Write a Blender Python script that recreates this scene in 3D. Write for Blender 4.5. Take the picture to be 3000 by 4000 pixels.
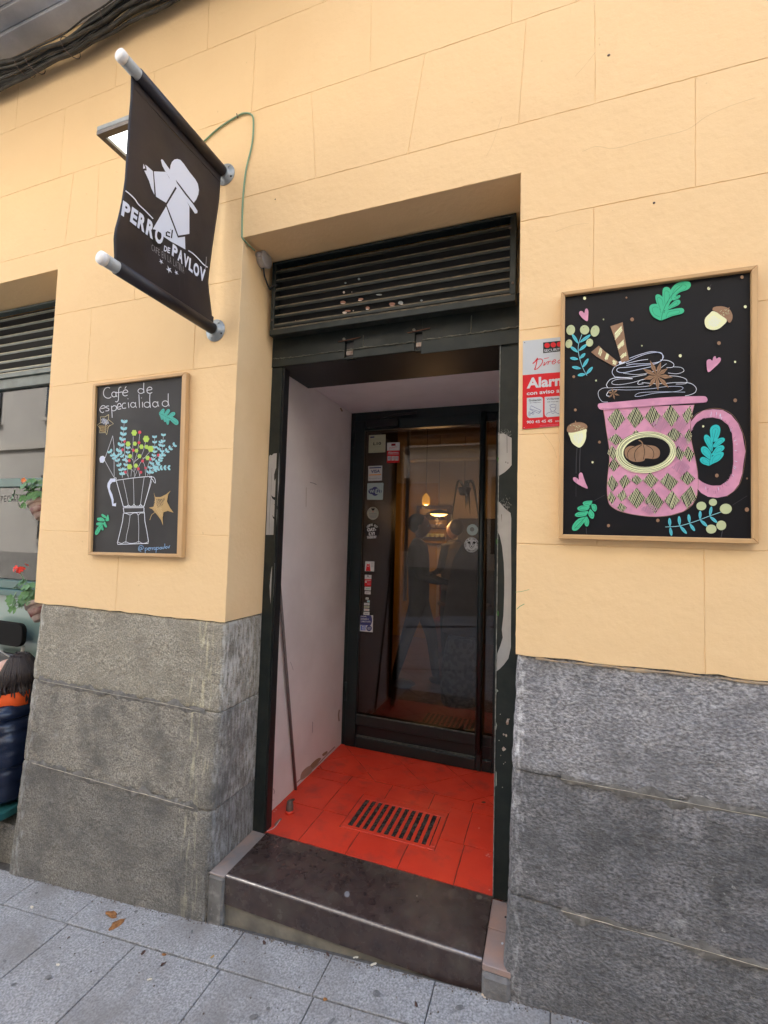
import bpy, bmesh, math, random
from mathutils import Vector, Matrix, noise
from mathutils.geometry import tessellate_polygon
random.seed(7)
PI = math.pi
for o in list(bpy.data.objects): bpy.data.objects.remove(o)
S = bpy.context.scene
COL = S.collection

# ------------------------------------------------------------------ camera
CAM = Vector((0.0, -1.8, 1.6)); FPX = 1800.0
YAW, PITCH, ROLL = -0.3455, 0.0581, 0.0277
cy, sy = math.cos(YAW), math.sin(YAW); cp, sp = math.cos(PITCH), math.sin(PITCH)
FW = Vector((sy*cp, cy*cp, sp)); R0 = Vector((cy, -sy, 0)); U0 = R0.cross(FW)
RT = R0*math.cos(ROLL) + U0*math.sin(ROLL); UP = U0*math.cos(ROLL) - R0*math.sin(ROLL)
cam = bpy.data.cameras.new('camera'); co = bpy.data.objects.new('camera', cam); COL.objects.link(co)
cam.sensor_fit = 'HORIZONTAL'; cam.sensor_width = 36.0; cam.lens = 36.0*FPX/3000.0
cam.clip_start = 0.02; cam.clip_end = 400
co.matrix_world = Matrix(((RT.x, UP.x, -FW.x, CAM.x), (RT.y, UP.y, -FW.y, CAM.y), (RT.z, UP.z, -FW.z, CAM.z), (0, 0, 0, 1)))
S.camera = co
# ------------------------------------------------------------------ light
W = bpy.data.worlds.new('World'); S.world = W; W.use_nodes = True
nt = W.node_tree; bg = nt.nodes['Background']; sky = nt.nodes.new('ShaderNodeTexSky'); sky.sky_type = 'NISHITA'
SUN_EL, SUN_AZ = math.radians(43), math.radians(-34)      # azimuth measured from +Y (behind the cafe) towards -X
sky.sun_disc = False; sky.sun_elevation = SUN_EL; sky.sun_rotation = SUN_AZ
sky.air_density = 1.0; sky.dust_density = 2.5; sky.ozone_density = 0.6
nt.links.new(sky.outputs[0], bg.inputs[0]); bg.inputs[1].default_value = 0.15
sl = bpy.data.lights.new('sun', 'SUN'); sl.energy = 3.0; sl.angle = math.radians(0.53); sl.color = (1.0, 0.96, 0.90)
so = bpy.data.objects.new('sun', sl); COL.objects.link(so)
sd = Vector((math.sin(SUN_AZ)*math.cos(SUN_EL), math.cos(SUN_AZ)*math.cos(SUN_EL), math.sin(SUN_EL)))
so.rotation_euler = sd.to_track_quat('Z', 'Y').to_euler(); so.location = (0, -3, 20)
S.view_settings.view_transform = 'Standard'; S.view_settings.look = 'None'
S.view_settings.exposure = 2.98; S.view_settings.gamma = 1.0; S.view_settings.use_curve_mapping = False
S.render.engine = 'CYCLES'
try:
    S.cycles.use_denoising = True; S.cycles.max_bounces = 10; S.cycles.diffuse_bounces = 5; S.cycles.glossy_bounces = 4
    S.cycles.transmission_bounces = 6; S.cycles.sample_clamp_indirect = 6.0; S.cycles.caustics_reflective = False; S.cycles.caustics_refractive = False
except Exception: pass

# ------------------------------------------------------------------ measured-photograph helpers (points on real planes)
def ray(u, v): return RT*((u-1500)/FPX) - UP*((v-2000)/FPX) + FW
def aty(u, v, y=0.0): d = ray(u, v); return CAM + d*((y-CAM.y)/d.y)
def atx(u, v, x): d = ray(u, v); return CAM + d*((x-CAM.x)/d.x)
def atz(u, v, z): d = ray(u, v); return CAM + d*((z-CAM.z)/d.z)
def gz(x, y): return 0.018 + 0.093*x + 0.012*y      # street surface
def atg(u, v):
    d = ray(u, v); t = (0.018 - 0.012*1.8 - CAM.z)/(d.z - 0.093*d.x - 0.012*d.y); return CAM + d*t

# ------------------------------------------------------------------ materials
MATS = {}
def mat(name, col, col2=None, scale=8.0, rough=0.6, bump=0.0, bscale=40.0, metal=0.0, lo=0.35, hi=0.65, detail=4.0, emit=None, estr=1.0, stretch=None, spec=0.5, dist=0.004, col3=None, scale3=2.0, lo3=.5, hi3=.7, rvar=0.0, sheen=0, coat=0.0, b2=0.0, b2s=6.0):
    if name in MATS: return MATS[name]
    m = bpy.data.materials.new(name); m.use_nodes = True; n = m.node_tree; L = n.links
    b = n.nodes['Principled BSDF']
    b.inputs['Roughness'].default_value = rough; b.inputs['Metallic'].default_value = metal
    b.inputs['Specular IOR Level'].default_value = spec; b.inputs['Coat Weight'].default_value = coat
    c4 = lambda c: (c[0], c[1], c[2], 1)
    b.inputs['Base Color'].default_value = c4(col)
    geo = n.nodes.new('ShaderNodeNewGeometry'); vec = geo.outputs['Position']
    if stretch:
        mp = n.nodes.new('ShaderNodeMapping'); mp.inputs['Scale'].default_value = stretch
        L.new(vec, mp.inputs['Vector']); vec = mp.outputs['Vector']
    def nz(s, d=4.0, r=.55):
        t = n.nodes.new('ShaderNodeTexNoise'); t.inputs['Scale'].default_value = s; t.inputs['Detail'].default_value = d
        t.inputs['Roughness'].default_value = r; L.new(vec, t.inputs['Vector']); return t.outputs['Fac']
    def mr(x, a, c, p=0.0, q=1.0):
        r = n.nodes.new('ShaderNodeMapRange'); r.inputs['From Min'].default_value = a; r.inputs['From Max'].default_value = c
        r.inputs['To Min'].default_value = p; r.inputs['To Max'].default_value = q; L.new(x, r.inputs['Value']); return r.outputs['Result']
    def mix(f, A, B):
        x = n.nodes.new('ShaderNodeMix'); x.data_type = 'RGBA'; L.new(f, x.inputs['Factor'])
        for s_, v in ((6, A), (7, B)):
            if isinstance(v, tuple): x.inputs[s_].default_value = c4(v)
            else: L.new(v, x.inputs[s_])
        return x.outputs[2]
    out = None
    if col2: out = mix(mr(nz(scale, detail), lo, hi), tuple(col), tuple(col2))
    if col3: out = mix(mr(nz(scale3, 5.0), lo3, hi3), out if out is not None else tuple(col), tuple(col3))
    if out is not None: L.new(out, b.inputs['Base Color'])
    if rvar: L.new(mr(nz(scale*.7+3, 4), .3, .7, max(0, rough-rvar), min(1, rough+rvar)), b.inputs['Roughness'])
    if bump:
        bp = n.nodes.new('ShaderNodeBump'); bp.inputs['Strength'].default_value = bump; bp.inputs['Distance'].default_value = dist
        L.new(nz(bscale, 6.0, .6), bp.inputs['Height']); last = bp
        if b2:
            bq = n.nodes.new('ShaderNodeBump'); bq.inputs['Strength'].default_value = b2; bq.inputs['Distance'].default_value = .02
            L.new(nz(b2s, 3.0), bq.inputs['Height']); L.new(bp.outputs[0], bq.inputs['Normal']); last = bq
        L.new(last.outputs[0], b.inputs['Normal'])
    if emit: b.inputs['Emission Color'].default_value = c4(emit); b.inputs['Emission Strength'].default_value = estr
    MATS[name] = m; return m

def glass(name, tint=(1, 1, 1), rough=0.0, refl=1.0, body=0.0, bodycol=(.5, .6, .55)):
    m = bpy.data.materials.new(name); m.use_nodes = True; n = m.node_tree; L = n.links; n.nodes.clear()
    o = n.nodes.new('ShaderNodeOutputMaterial'); tr = n.nodes.new('ShaderNodeBsdfTransparent'); tr.inputs[0].default_value = (*tint, 1)
    gl = n.nodes.new('ShaderNodeBsdfGlossy'); gl.inputs['Roughness'].default_value = rough
    fr = n.nodes.new('ShaderNodeFresnel'); fr.inputs['IOR'].default_value = 1.52
    mu = n.nodes.new('ShaderNodeMath'); mu.operation = 'MULTIPLY'; mu.inputs[1].default_value = 1.6*refl; mu.use_clamp = True
    L.new(fr.outputs[0], mu.inputs[0]); mx = n.nodes.new('ShaderNodeMixShader')
    L.new(mu.outputs[0], mx.inputs[0]); L.new(tr.outputs[0], mx.inputs[1]); L.new(gl.outputs[0], mx.inputs[2])
    res = mx
    if body:
        df = n.nodes.new('ShaderNodeBsdfDiffuse'); df.inputs[0].default_value = (*bodycol, 1)
        m2 = n.nodes.new('ShaderNodeMixShader'); m2.inputs[0].default_value = body; L.new(mx.outputs[0], m2.inputs[1]); L.new(df.outputs[0], m2.inputs[2]); res = m2
    L.new(res.outputs[0], o.inputs[0]); MATS[name] = m; return m

YEL = (0.84, 0.60, 0.325)
M_PLASTER = mat('ochre_plaster', YEL, (0.82, 0.58, 0.31), 3.0, .85, .35, 38, lo=.3, hi=.7, dist=.006, col3=(0.79, .545, .285), scale3=1.1, lo3=.55, hi3=.8, b2=.35, b2s=5)
M_GROOVE = mat('plaster_groove', (0.50, 0.30, 0.13), rough=.9)
M_GRAN = mat('granite_warm', (0.15, 0.14, 0.12), (0.38, 0.36, 0.315), 120, .85, 1.0, 130, lo=.36, hi=.66, detail=10, dist=.006, col3=(.15, .14, .125), scale3=5.0, lo3=.48, hi3=.85, stretch=(1, 1, 1.2), b2=.5, b2s=30)
M_GRAN2 = mat('granite_cool', (0.12, 0.118, 0.118), (0.37, 0.365, 0.36), 110, .85, 1.0, 110, lo=.36, hi=.67, detail=10, dist=.007, col3=(.11, .11, .115), scale3=5.0, lo3=.46, hi3=.82, stretch=(.8, 1, 1.3), b2=.5, b2s=26)
def streaks(m, xc, width, col, thr=.66, soft=.12, sx=70, sz=.16, wgt=.30, yaxis=False, zhi=None):
    n = m.node_tree; L = n.links; b = n.nodes['Principled BSDF']; src = b.inputs['Base Color'].links[0].from_socket
    geo = n.nodes.new('ShaderNodeNewGeometry'); mp = n.nodes.new('ShaderNodeMapping'); mp.inputs['Scale'].default_value = (1, 1, sz); L.new(geo.outputs['Position'], mp.inputs['Vector'])
    nz = n.nodes.new('ShaderNodeTexNoise'); nz.inputs['Scale'].default_value = sx; nz.inputs['Detail'].default_value = 5; L.new(mp.outputs[0], nz.inputs['Vector'])
    sp_ = n.nodes.new('ShaderNodeSeparateXYZ'); L.new(geo.outputs['Position'], sp_.inputs[0])
    a = n.nodes.new('ShaderNodeMath'); a.operation = 'SUBTRACT'; a.inputs[1].default_value = xc; L.new(sp_.outputs[0], a.inputs[0])
    a2_ = n.nodes.new('ShaderNodeMath'); a2_.operation = 'ABSOLUTE'; L.new(a.outputs[0], a2_.inputs[0])
    r = n.nodes.new('ShaderNodeMapRange'); r.inputs['From Min'].default_value = 0; r.inputs['From Max'].default_value = width; r.inputs['To Min'].default_value = wgt; r.inputs['To Max'].default_value = -.12; L.new(a2_.outputs[0], r.inputs['Value'])
    ad = n.nodes.new('ShaderNodeMath'); ad.operation = 'ADD'; L.new(r.outputs[0], ad.inputs[0]); L.new(nz.outputs['Fac'], ad.inputs[1])
    f = n.nodes.new('ShaderNodeMapRange'); f.inputs['From Min'].default_value = thr; f.inputs['From Max'].default_value = thr+soft; f.inputs['To Max'].default_value = .8; L.new(ad.outputs[0], f.inputs['Value'])
    x = n.nodes.new('ShaderNodeMix'); x.data_type = 'RGBA'; L.new(f.outputs[0], x.inputs['Factor']); L.new(src, x.inputs[6]); x.inputs[7].default_value = (*col, 1); L.new(x.outputs[2], b.inputs['Base Color'])
streaks(M_GRAN, -1.53, .17, (.52, .49, .36), .70, .16, 55, .12, .24); streaks(M_GRAN, -2.66, .10, (.42, .43, .42), .68, .14, 60, .3, .26); streaks(M_GRAN, -1.42, .05, (.50, .50, .49), .66, .2, 70, .25, .26)
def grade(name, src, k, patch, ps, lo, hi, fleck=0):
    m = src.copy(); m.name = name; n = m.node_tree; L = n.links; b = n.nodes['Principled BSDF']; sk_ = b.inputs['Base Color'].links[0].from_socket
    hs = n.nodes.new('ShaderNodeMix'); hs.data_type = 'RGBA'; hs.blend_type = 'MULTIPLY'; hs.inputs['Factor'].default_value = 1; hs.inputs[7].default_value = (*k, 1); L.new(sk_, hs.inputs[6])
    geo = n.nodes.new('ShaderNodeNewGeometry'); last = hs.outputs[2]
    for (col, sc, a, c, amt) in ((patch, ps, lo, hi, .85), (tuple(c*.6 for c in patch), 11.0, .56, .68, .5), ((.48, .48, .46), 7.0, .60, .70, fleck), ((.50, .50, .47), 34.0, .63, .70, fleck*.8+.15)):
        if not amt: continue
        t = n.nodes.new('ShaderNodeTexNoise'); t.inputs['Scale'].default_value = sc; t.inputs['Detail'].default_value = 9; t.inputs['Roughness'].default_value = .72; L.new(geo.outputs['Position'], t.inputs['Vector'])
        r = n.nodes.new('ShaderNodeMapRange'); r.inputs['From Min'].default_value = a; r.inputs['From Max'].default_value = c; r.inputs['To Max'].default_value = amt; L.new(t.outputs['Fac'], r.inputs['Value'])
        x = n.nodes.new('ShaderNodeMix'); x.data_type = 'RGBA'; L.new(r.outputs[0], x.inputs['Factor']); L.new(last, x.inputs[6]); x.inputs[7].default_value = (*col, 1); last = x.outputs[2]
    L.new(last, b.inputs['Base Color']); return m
streaks(M_GRAN2, -.10, .055, (.56, .56, .55), .66, .2, 70, .45, .24)
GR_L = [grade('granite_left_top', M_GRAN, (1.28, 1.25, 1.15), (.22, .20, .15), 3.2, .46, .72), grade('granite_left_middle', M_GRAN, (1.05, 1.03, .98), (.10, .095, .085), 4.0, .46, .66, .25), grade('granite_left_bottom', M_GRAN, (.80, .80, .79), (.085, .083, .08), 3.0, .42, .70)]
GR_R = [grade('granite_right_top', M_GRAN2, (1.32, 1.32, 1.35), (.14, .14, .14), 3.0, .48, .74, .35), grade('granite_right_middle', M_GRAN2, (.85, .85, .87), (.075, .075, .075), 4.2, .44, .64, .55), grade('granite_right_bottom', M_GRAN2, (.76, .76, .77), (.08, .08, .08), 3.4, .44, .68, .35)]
M_CEM = mat('dark_cement', (.105, .10, .092), (.18, .172, .158), 14, .9, .6, 70, col3=(.25, .24, .22), scale3=30, lo3=.52, hi3=.7)
M_MORTAR = mat('pale_mortar', (.52, .46, .33), (.34, .31, .26), 60, .9)
M_CHALKY = mat('limewash_stain', (.46, .46, .46), (.28, .28, .28), 70, .9, .4, 80)
M_PAVE = mat('pavement_granite', (0.18, 0.18, 0.178), (0.42, 0.415, 0.41), 130, .8, .5, 110, lo=.36, hi=.68, detail=8, dist=.003, col3=(.19, .178, .165), scale3=3.2, lo3=.44, hi3=.70)
M_JOINT = mat('joint_dirt', (.10, .095, .088), (.06, .055, .05), 40, .95)
M_ROAD = mat('road_setts', (.20, .20, .20), (.30, .29, .28), 12, .9, .4, 30)
M_STEEL = mat('dark_green_steel', (.011, .016, .0145), (.019, .024, .021), 16, .5, .25, 60, rvar=.12, dist=.002, col3=(.032, .033, .027), scale3=9, lo3=.55, hi3=.78, spec=.35)
M_DOOR = mat('door_green_paint', (.005, .013, .014), (.007, .017, .018), 6, .38, .05, 90, dist=.001)
M_BLACK = mat('black_void', (.006, .006, .006), rough=.8)
M_BLACKP = mat('black_plastic', (.012, .012, .013), rough=.45)
M_DUST = mat('dusty_slat', (.17, .135, .085), (.07, .062, .045), 22, .8, .2, 80)
M_CHIP = mat('chipped_paint', (.55, .5, .44), (.32, .2, .15), 50, .8)
M_WHITEW = mat('lilac_white_render', (.76, .71, .71), (.71, .66, .66), 4, .75, .3, 30, dist=.004, col3=(.62, .56, .55), scale3=2.5, lo3=.5, hi3=.8, b2=.3, b2s=4)
M_RED = mat('red_floor_paint', (.74, .058, .026), (.66, .046, .022), 5, .42, .3, 30, rvar=.1, dist=.003, col3=(.42, .05, .035), scale3=8, lo3=.54, hi3=.78)
M_REDJ = mat('red_joint', (.30, .035, .022), (.12, .05, .035), 30, .9)
M_TERRA = mat('bare_terracotta', (.20, .10, .075), (.26, .13, .10), 6, .5, .2, 40)
M_TILE = mat('worn_pink_tile', (.30, .24, .21), (.22, .20, .19), 8, .75, .3, 70, col3=(.42, .27, .20), scale3=5, lo3=.5, hi3=.7)
M_SLAB = mat('polished_brown_slab', (.036, .023, .021), (.062, .042, .036), 26, .26, .12, 150, rvar=.1, dist=.001, col3=(.075, .060, .048), scale3=9, lo3=.52, hi3=.72, coat=.2)
M_WOOD = mat('pale_pine', (.60, .38, .175), (.50, .30, .13), 25, .5, .1, 60, stretch=(1, 1, 1), dist=.001)
M_WOODV = mat('pale_pine_upright', (.60, .38, .175), (.50, .30, .13), 30, .5, stretch=(1, 1, .08))
M_WOODH = mat('pale_pine_rail', (.60, .38, .175), (.50, .30, .13), 30, .5, stretch=(.08, 1, 1))
M_BOARD1 = mat('slate_black', (.022, .021, .022), (.030, .029, .030), 5, .6, rvar=.06, spec=.3)
M_BOARD2 = mat('gloss_black_board', (.007, .007, .009), (.009, .009, .011), 5, .45, rvar=.06, spec=.2)
M_BANNER = mat('black_banner_cloth', (.012, .009, .011), (.017, .012, .015), 7, .52, .2, 60, dist=.002, rvar=.07)
M_ZINC = mat('grey_painted_pole', (.42, .44, .43), (.33, .33, .31), 25, .5, .1, 60, col3=(.30, .24, .17), scale3=14, lo3=.6, hi3=.75)
M_WCAP = mat('white_cap', (.80, .80, .78), rough=.5)
M_FLANGE = mat('galvanised_flange', (.36, .38, .38), (.28, .30, .30), 20, .45, metal=.4)
M_WPRINT = mat('white_print', (.70, .71, .76), rough=.5)
M_GPRINT = mat('grey_print', (.28, .28, .30), rough=.5)
M_CABLE = mat('sooty_cable', (.030, .027, .022), (.065, .058, .045), 14, .8)
M_CABLE2 = mat('olive_cable', (.09, .085, .065), (.05, .045, .035), 10, .75)
M_CABLE3 = mat('pale_cable', (.36, .33, .27), rough=.7)
M_GCABLE = mat('pale_green_cord', (.20, .33, .20), rough=.6)
M_CORNICE = mat('weathered_cornice', (.60, .61, .63), (.48, .49, .51), 4, .85, .4, 30, col3=(.34, .35, .37), scale3=1.6, lo3=.45, hi3=.7)
M_LAMPB = mat('lamp_bronze', (.16, .125, .085), (.10, .085, .07), 12, .5, metal=.5)
M_LAMPT = mat('lamp_grey_top', (.36, .38, .37), (.28, .30, .28), 30, .6)
M_JBOX = mat('junction_box_plastic', (.46, .44, .42), rough=.5)
M_WGREEN = mat('window_teal_paint', (.015, .085, .080), (.02, .10, .095), 8, .4)
M_WGREY = mat('window_grey_green', (.13, .16, .15), (.09, .11, .10), 12, .5)
M_PANEL = mat('pale_sage_panel', (.215, .31, .285), (.19, .28, .26), 3, .3)
M_SKIN = mat('skin', (.58, .34, .25), rough=.5)
M_HAIR = mat('dark_brown_hair', (.018, .012, .010), (.045, .028, .022), 60, .42, .6, 120, stretch=(6, 6, 1), dist=.004)
M_NAVY = mat('navy_puffer_nylon', (.006, .011, .030), (.009, .016, .04), 12, .22, .35, 26, dist=.01)
M_ORANGE = mat('orange_lining', (.95, .12, .015), rough=.75)
M_TAN = mat('tan_scarf', (.42, .17, .06), rough=.9)
M_LEAF = mat('geranium_leaf', (.055, .17, .045), (.10, .24, .07), 25, .55)
M_LEAF2 = mat('pale_geranium_leaf', (.13, .25, .12), (.08, .18, .07), 25, .55)
M_FLOWER = mat('red_petal', (.85, .05, .02), (.75, .03, .02), 40, .5)
M_FLOWER2 = mat('orange_petal', (.80, .22, .05), rough=.5)
M_POT = mat('clay_pot', (.44, .35, .30), (.30, .21, .18), 20, .8)
M_POTRED = mat('pot_red_pattern', (.16, .012, .015), (.34, .24, .2), 20, .7)
M_DRY = mat('dry_leaf_brown', (.16, .062, .016), (.34, .15, .045), 60, .8)
M_DRY2 = mat('dark_scrap', (.07, .035, .025), rough=.8)
M_PAPER = mat('paper_scrap', (.62, .55, .42), rough=.8)
M_ROD = mat('iron_rod', (.13, .105, .10), (.17, .13, .12), 20, .6)
M_STUB = mat('rusty_stub', (.10, .08, .065), (.16, .11, .09), 40, .8)
M_SILVER = mat('silver_spray_paint', (.40, .395, .38), (.34, .335, .325), 10, .45)
M_IWALL = mat('interior_cream_wall', (.62, .50, .34), (.56, .45, .30), 3, .8)
M_IBROWN = mat('interior_brown_panel', (.030, .020, .017), (.04, .028, .022), 3, .5)
M_IMUST = mat('interior_mustard_wall', (.50, .28, .04), rough=.8)
M_IPOST = mat('interior_pale_post', (.42, .38, .30), rough=.7)
M_IWOOD = mat('interior_dark_wood', (.07, .035, .022), (.11, .06, .035), 12, .5)
M_IRED = mat('interior_red_bench', (.20, .015, .012), rough=.6)
M_BULB = mat('warm_bulb', (1, .8, .5), emit=(1.0, .55, .14), estr=2.5)
M_SHADE = mat('amber_shade', (.5, .3, .05), rough=.2, emit=(1.0, .45, .05), estr=.22)
M_OPP = mat('opposite_facade', (.50, .48, .44), (.45, .43, .40), 1.5, .85, .2, 20)
M_OPPB = mat('opposite_base_stone', (.28, .27, .25), (.22, .21, .2), 6, .85)
M_OPPW = mat('opposite_window', (.04, .045, .05), rough=.15)
M_OPPS = mat('opposite_shutter', (.18, .13, .09), rough=.7)
M_DCLOTH = mat('dark_clothing', (.012, .011, .013), rough=.85)
M_OLIVE = mat('olive_jacket', (.16, .125, .075), rough=.85)
M_PLAID = mat('plaid_cloth', (.10, .13, .16), (.25, .29, .32), 28, .9, detail=0, lo=.45, hi=.55)
M_GLASS = glass('door_glass', (.55, .53, .53), refl=1.0)
M_WINGLASS = glass('window_glass', (.30, .33, .31), refl=.62, rough=.01)
def paint(n, c, r=.6, c2=None): return mat(n, c, c2, 45, r, spec=.25)
P_PINK = mat('pink_marker', (.68, .31, .45), (.58, .26, .39), 22, .6, lo=.42, hi=.58)
P_PINKD = paint('pink_marker_thin', (.40, .17, .27)); P_CREAM = paint('cream_marker', (.80, .82, .50))
P_CREAMG = paint('olive_cream_marker', (.50, .56, .32)); P_BRN = paint('brown_marker', (.33, .20, .12), .6, (.28, .165, .095))
P_GRN = paint('green_marker', (.06, .50, .27)); P_GRND = paint('deep_green_line', (.012, .14, .075)); P_TEAL = paint('teal_marker', (.03, .50, .50))
P_TEALD = paint('teal_line', (.01, .17, .18)); P_CYAN = paint('cyan_marker', (.10, .50, .60)); P_SKY = paint('sky_chalk', (.28, .58, .66))
P_WHT = paint('white_marker', (.72, .76, .85)); P_CHALK = paint('chalk_white', (.60, .62, .68)); P_LIME = paint('lime_marker', (.42, .62, .10))
P_REDM = paint('red_marker', (.62, .06, .10)); P_GOLD = paint('gold_marker', (.46, .31, .13)); P_BLK = paint('board_black', (.007, .007, .009), .3)
P_BLUE = paint('blue_chalk', (.25, .45, .75)); P_LTEAL = paint('chalk_teal', (.07, .42, .36)); P_LILAC = paint('pale_lilac', (.60, .66, .82))
P_SRED = paint('sign_red', (.58, .016, .022), .35); P_SGREY = paint('sign_grey', (.50, .53, .55), .35); P_SBLK = paint('sign_black', (.015, .015, .015), .35)
P_SNAVY = paint('sticker_navy', (.045, .05, .17)); P_SWHT = paint('sticker_white', (.55, .57, .58)); P_SCRM = paint('sticker_cream', (.42, .43, .30))
P_SMINT = paint('sticker_mint', (.40, .50, .50)); P_SORG = paint('sticker_orange', (.75, .33, .10)); P_SGRY2 = paint('sticker_grey', (.20, .22, .22)); P_SBLU = paint('sticker_blue', (.05, .12, .50))

# ------------------------------------------------------------------ object helpers
ORG = {}
def org(p): return ORG.get(p.name, Vector((0, 0, 0))) if p else Vector((0, 0, 0))
def thing(name, label, cat, loc=(0, 0, 0), group=None, kind=None):
    o = bpy.data.objects.new(name, None); COL.objects.link(o); o.location = loc; o.empty_display_size = .1
    ORG[o.name] = Vector(loc); tag(o, label, cat, group, kind); return o
def tag(o, label=None, cat=None, group=None, kind=None):
    if label: o['label'] = label
    if cat: o['category'] = cat
    if group: o['group'] = group
    if kind: o['kind'] = kind
    return o
def mesh_obj(name, verts, faces, mats, parent=None, mi=None, smooth=False):
    """verts in world coordinates; object origin = parent's origin"""
    g = org(parent); me = bpy.data.meshes.new(name)
    me.from_pydata([tuple(Vector(v)-g) for v in verts], [], faces)
    for m in (mats if isinstance(mats, (list, tuple)) else [mats]): me.materials.append(m)
    if mi: me.polygons.foreach_set('material_index', mi)
    if smooth: me.polygons.foreach_set('use_smooth', [True]*len(me.polygons))
    me.update(); o = bpy.data.objects.new(name, me); COL.objects.link(o)
    if parent: o.parent = parent
    ORG[o.name] = g; return o
def bm_obj(name, bm, mats, parent=None, smooth=False, fix=True):
    if fix: bmesh.ops.recalc_face_normals(bm, faces=bm.faces)
    g = org(parent)
    bmesh.ops.translate(bm, verts=bm.verts, vec=-g)
    me = bpy.data.meshes.new(name); bm.to_mesh(me); bm.free()
    for m in (mats if isinstance(mats, (list, tuple)) else [mats]): me.materials.append(m)
    if smooth: me.polygons.foreach_set('use_smooth', [True]*len(me.polygons))
    o = bpy.data.objects.new(name, me); COL.objects.link(o)
    if parent: o.parent = parent
    ORG[o.name] = g; return o
def add_box(bm, x, y, z, bev=0, seg=1):
    r = bmesh.ops.create_cube(bm, size=1); vs = r['verts']
    for v in vs:
        v.co = Vector(((x[0]+x[1])/2 + v.co.x*(x[1]-x[0]), (y[0]+y[1])/2 + v.co.y*(y[1]-y[0]), (z[0]+z[1])/2 + v.co.z*(z[1]-z[0])))
    if bev:
        es = list({e for v in vs for e in v.link_edges})
        bmesh.ops.bevel(bm, geom=es, offset=bev, segments=seg, affect='EDGES', profile=.6)
def box(name, x, y, z, m, parent=None, bev=0, seg=1, smooth=False):
    bm = bmesh.new(); add_box(bm, x, y, z, bev, seg); return bm_obj(name, bm, m, parent, smooth)
def prism(name, pts, vec, m, parent=None, bev=0):
    """pts: planar 3D outline, extruded by vec"""
    bm = bmesh.new(); vs = [bm.verts.new(p) for p in pts]; f = bm.faces.new(vs)
    e = bmesh.ops.extrude_face_region(bm, geom=[f]); nv = [g for g in e['geom'] if isinstance(g, bmesh.types.BMVert)]
    bmesh.ops.translate(bm, verts=nv, vec=Vector(vec))
    if bev: bmesh.ops.bevel(bm, geom=list(bm.edges), offset=bev, segments=1, affect='EDGES')
    return bm_obj(name, bm, m, parent)
def catmull(P, n=6, closed=False):
    P = [Vector(p) for p in P]
    if len(P) < 3: return P
    out = []; N = len(P); rng = range(N) if closed else range(N-1)
    for i in rng:
        p1, p2 = P[i], P[(i+1) % N]
        p0 = P[(i-1) % N] if closed or i > 0 else P[i]*2-P[i+1]
        p3 = P[(i+2) % N] if closed or i+2 < N else p2*2-p1
        for k in range(n):
            t = k/n; out.append(.5*((2*p1)+(p2-p0)*t+(2*p0-5*p1+4*p2-p3)*t*t+(3*p1-p0-3*p2+p3)*t**3))
    if not closed: out.append(P[-1])
    return out
def add_tube(bm, pts, r, seg=8, cap=True):
    pts = [Vector(p) for p in pts]; rings = []
    rr = r if isinstance(r, (list, tuple)) else [r]*len(pts)
    prev = None
    for i, p in enumerate(pts):
        t = (pts[min(i+1, len(pts)-1)]-pts[max(i-1, 0)]).normalized()
        if prev is None:
            a = Vector((0, 0, 1)) if abs(t.z) < .9 else Vector((1, 0, 0)); u = t.cross(a).normalized()
        else: u = (prev - t*prev.dot(t)).normalized()
        prev = u; w = t.cross(u)
        rings.append([bm.verts.new(p+(u*math.cos(2*PI*k/seg)+w*math.sin(2*PI*k/seg))*rr[i]) for k in range(seg)])
    for a, b in zip(rings, rings[1:]):
        for k in range(seg): bm.faces.new((a[k], a[(k+1) % seg], b[(k+1) % seg], b[k]))
    if cap: bm.faces.new(rings[0][::-1]); bm.faces.new(rings[-1])
def tube(name, pts, r, m, parent=None, seg=8, smooth=True):
    bm = bmesh.new(); add_tube(bm, pts, r, seg); return bm_obj(name, bm, m, parent, smooth)
def add_lathe(bm, prof, origin, axis=(0, 0, 1), seg=24):
    """prof: (radius, height along axis)"""
    ax = Vector(axis).normalized(); a = Vector((0, 0, 1)) if abs(ax.z) < .9 else Vector((1, 0, 0)); u = ax.cross(a).normalized(); w = ax.cross(u)
    O = Vector(origin); rings = []
    for r, h in prof:
        rings.append([bm.verts.new(O+ax*h+(u*math.cos(2*PI*k/seg)+w*math.sin(2*PI*k/seg))*max(r, 1e-4)) for k in range(seg)])
    for p, q in zip(rings, rings[1:]):
        for k in range(seg): bm.faces.new((p[k], p[(k+1) % seg], q[(k+1) % seg], q[k]))
    bm.faces.new(rings[0][::-1]); bm.faces.new(rings[-1])
def lathe(name, prof, origin, m, parent=None, axis=(0, 0, 1), seg=24, smooth=True):
    bm = bmesh.new(); add_lathe(bm, prof, origin, axis, seg); return bm_obj(name, bm, m, parent, smooth)
def rough_outline(pts, step=.04, amp=.0015, rnd=random):
    """2D outline resampled with small irregularities"""
    out = []; N = len(pts)
    for i in range(N):
        a = Vector(pts[i]); b = Vector(pts[(i+1) % N]); L = (b-a).length; n = max(1, int(L/step))
        for k in range(n):
            p = a.lerp(b, k/n)
            if k: d = (b-a).normalized(); p = p + Vector((-d.y, d.x))*rnd.uniform(-amp, amp)
            out.append(p)
    return out
def tess(pts2):
    """triangulate 2D outline -> faces"""
    v = [Vector((p[0], p[1], 0)) for p in pts2]; return [tuple(t) for t in tessellate_polygon([v])]

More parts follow.
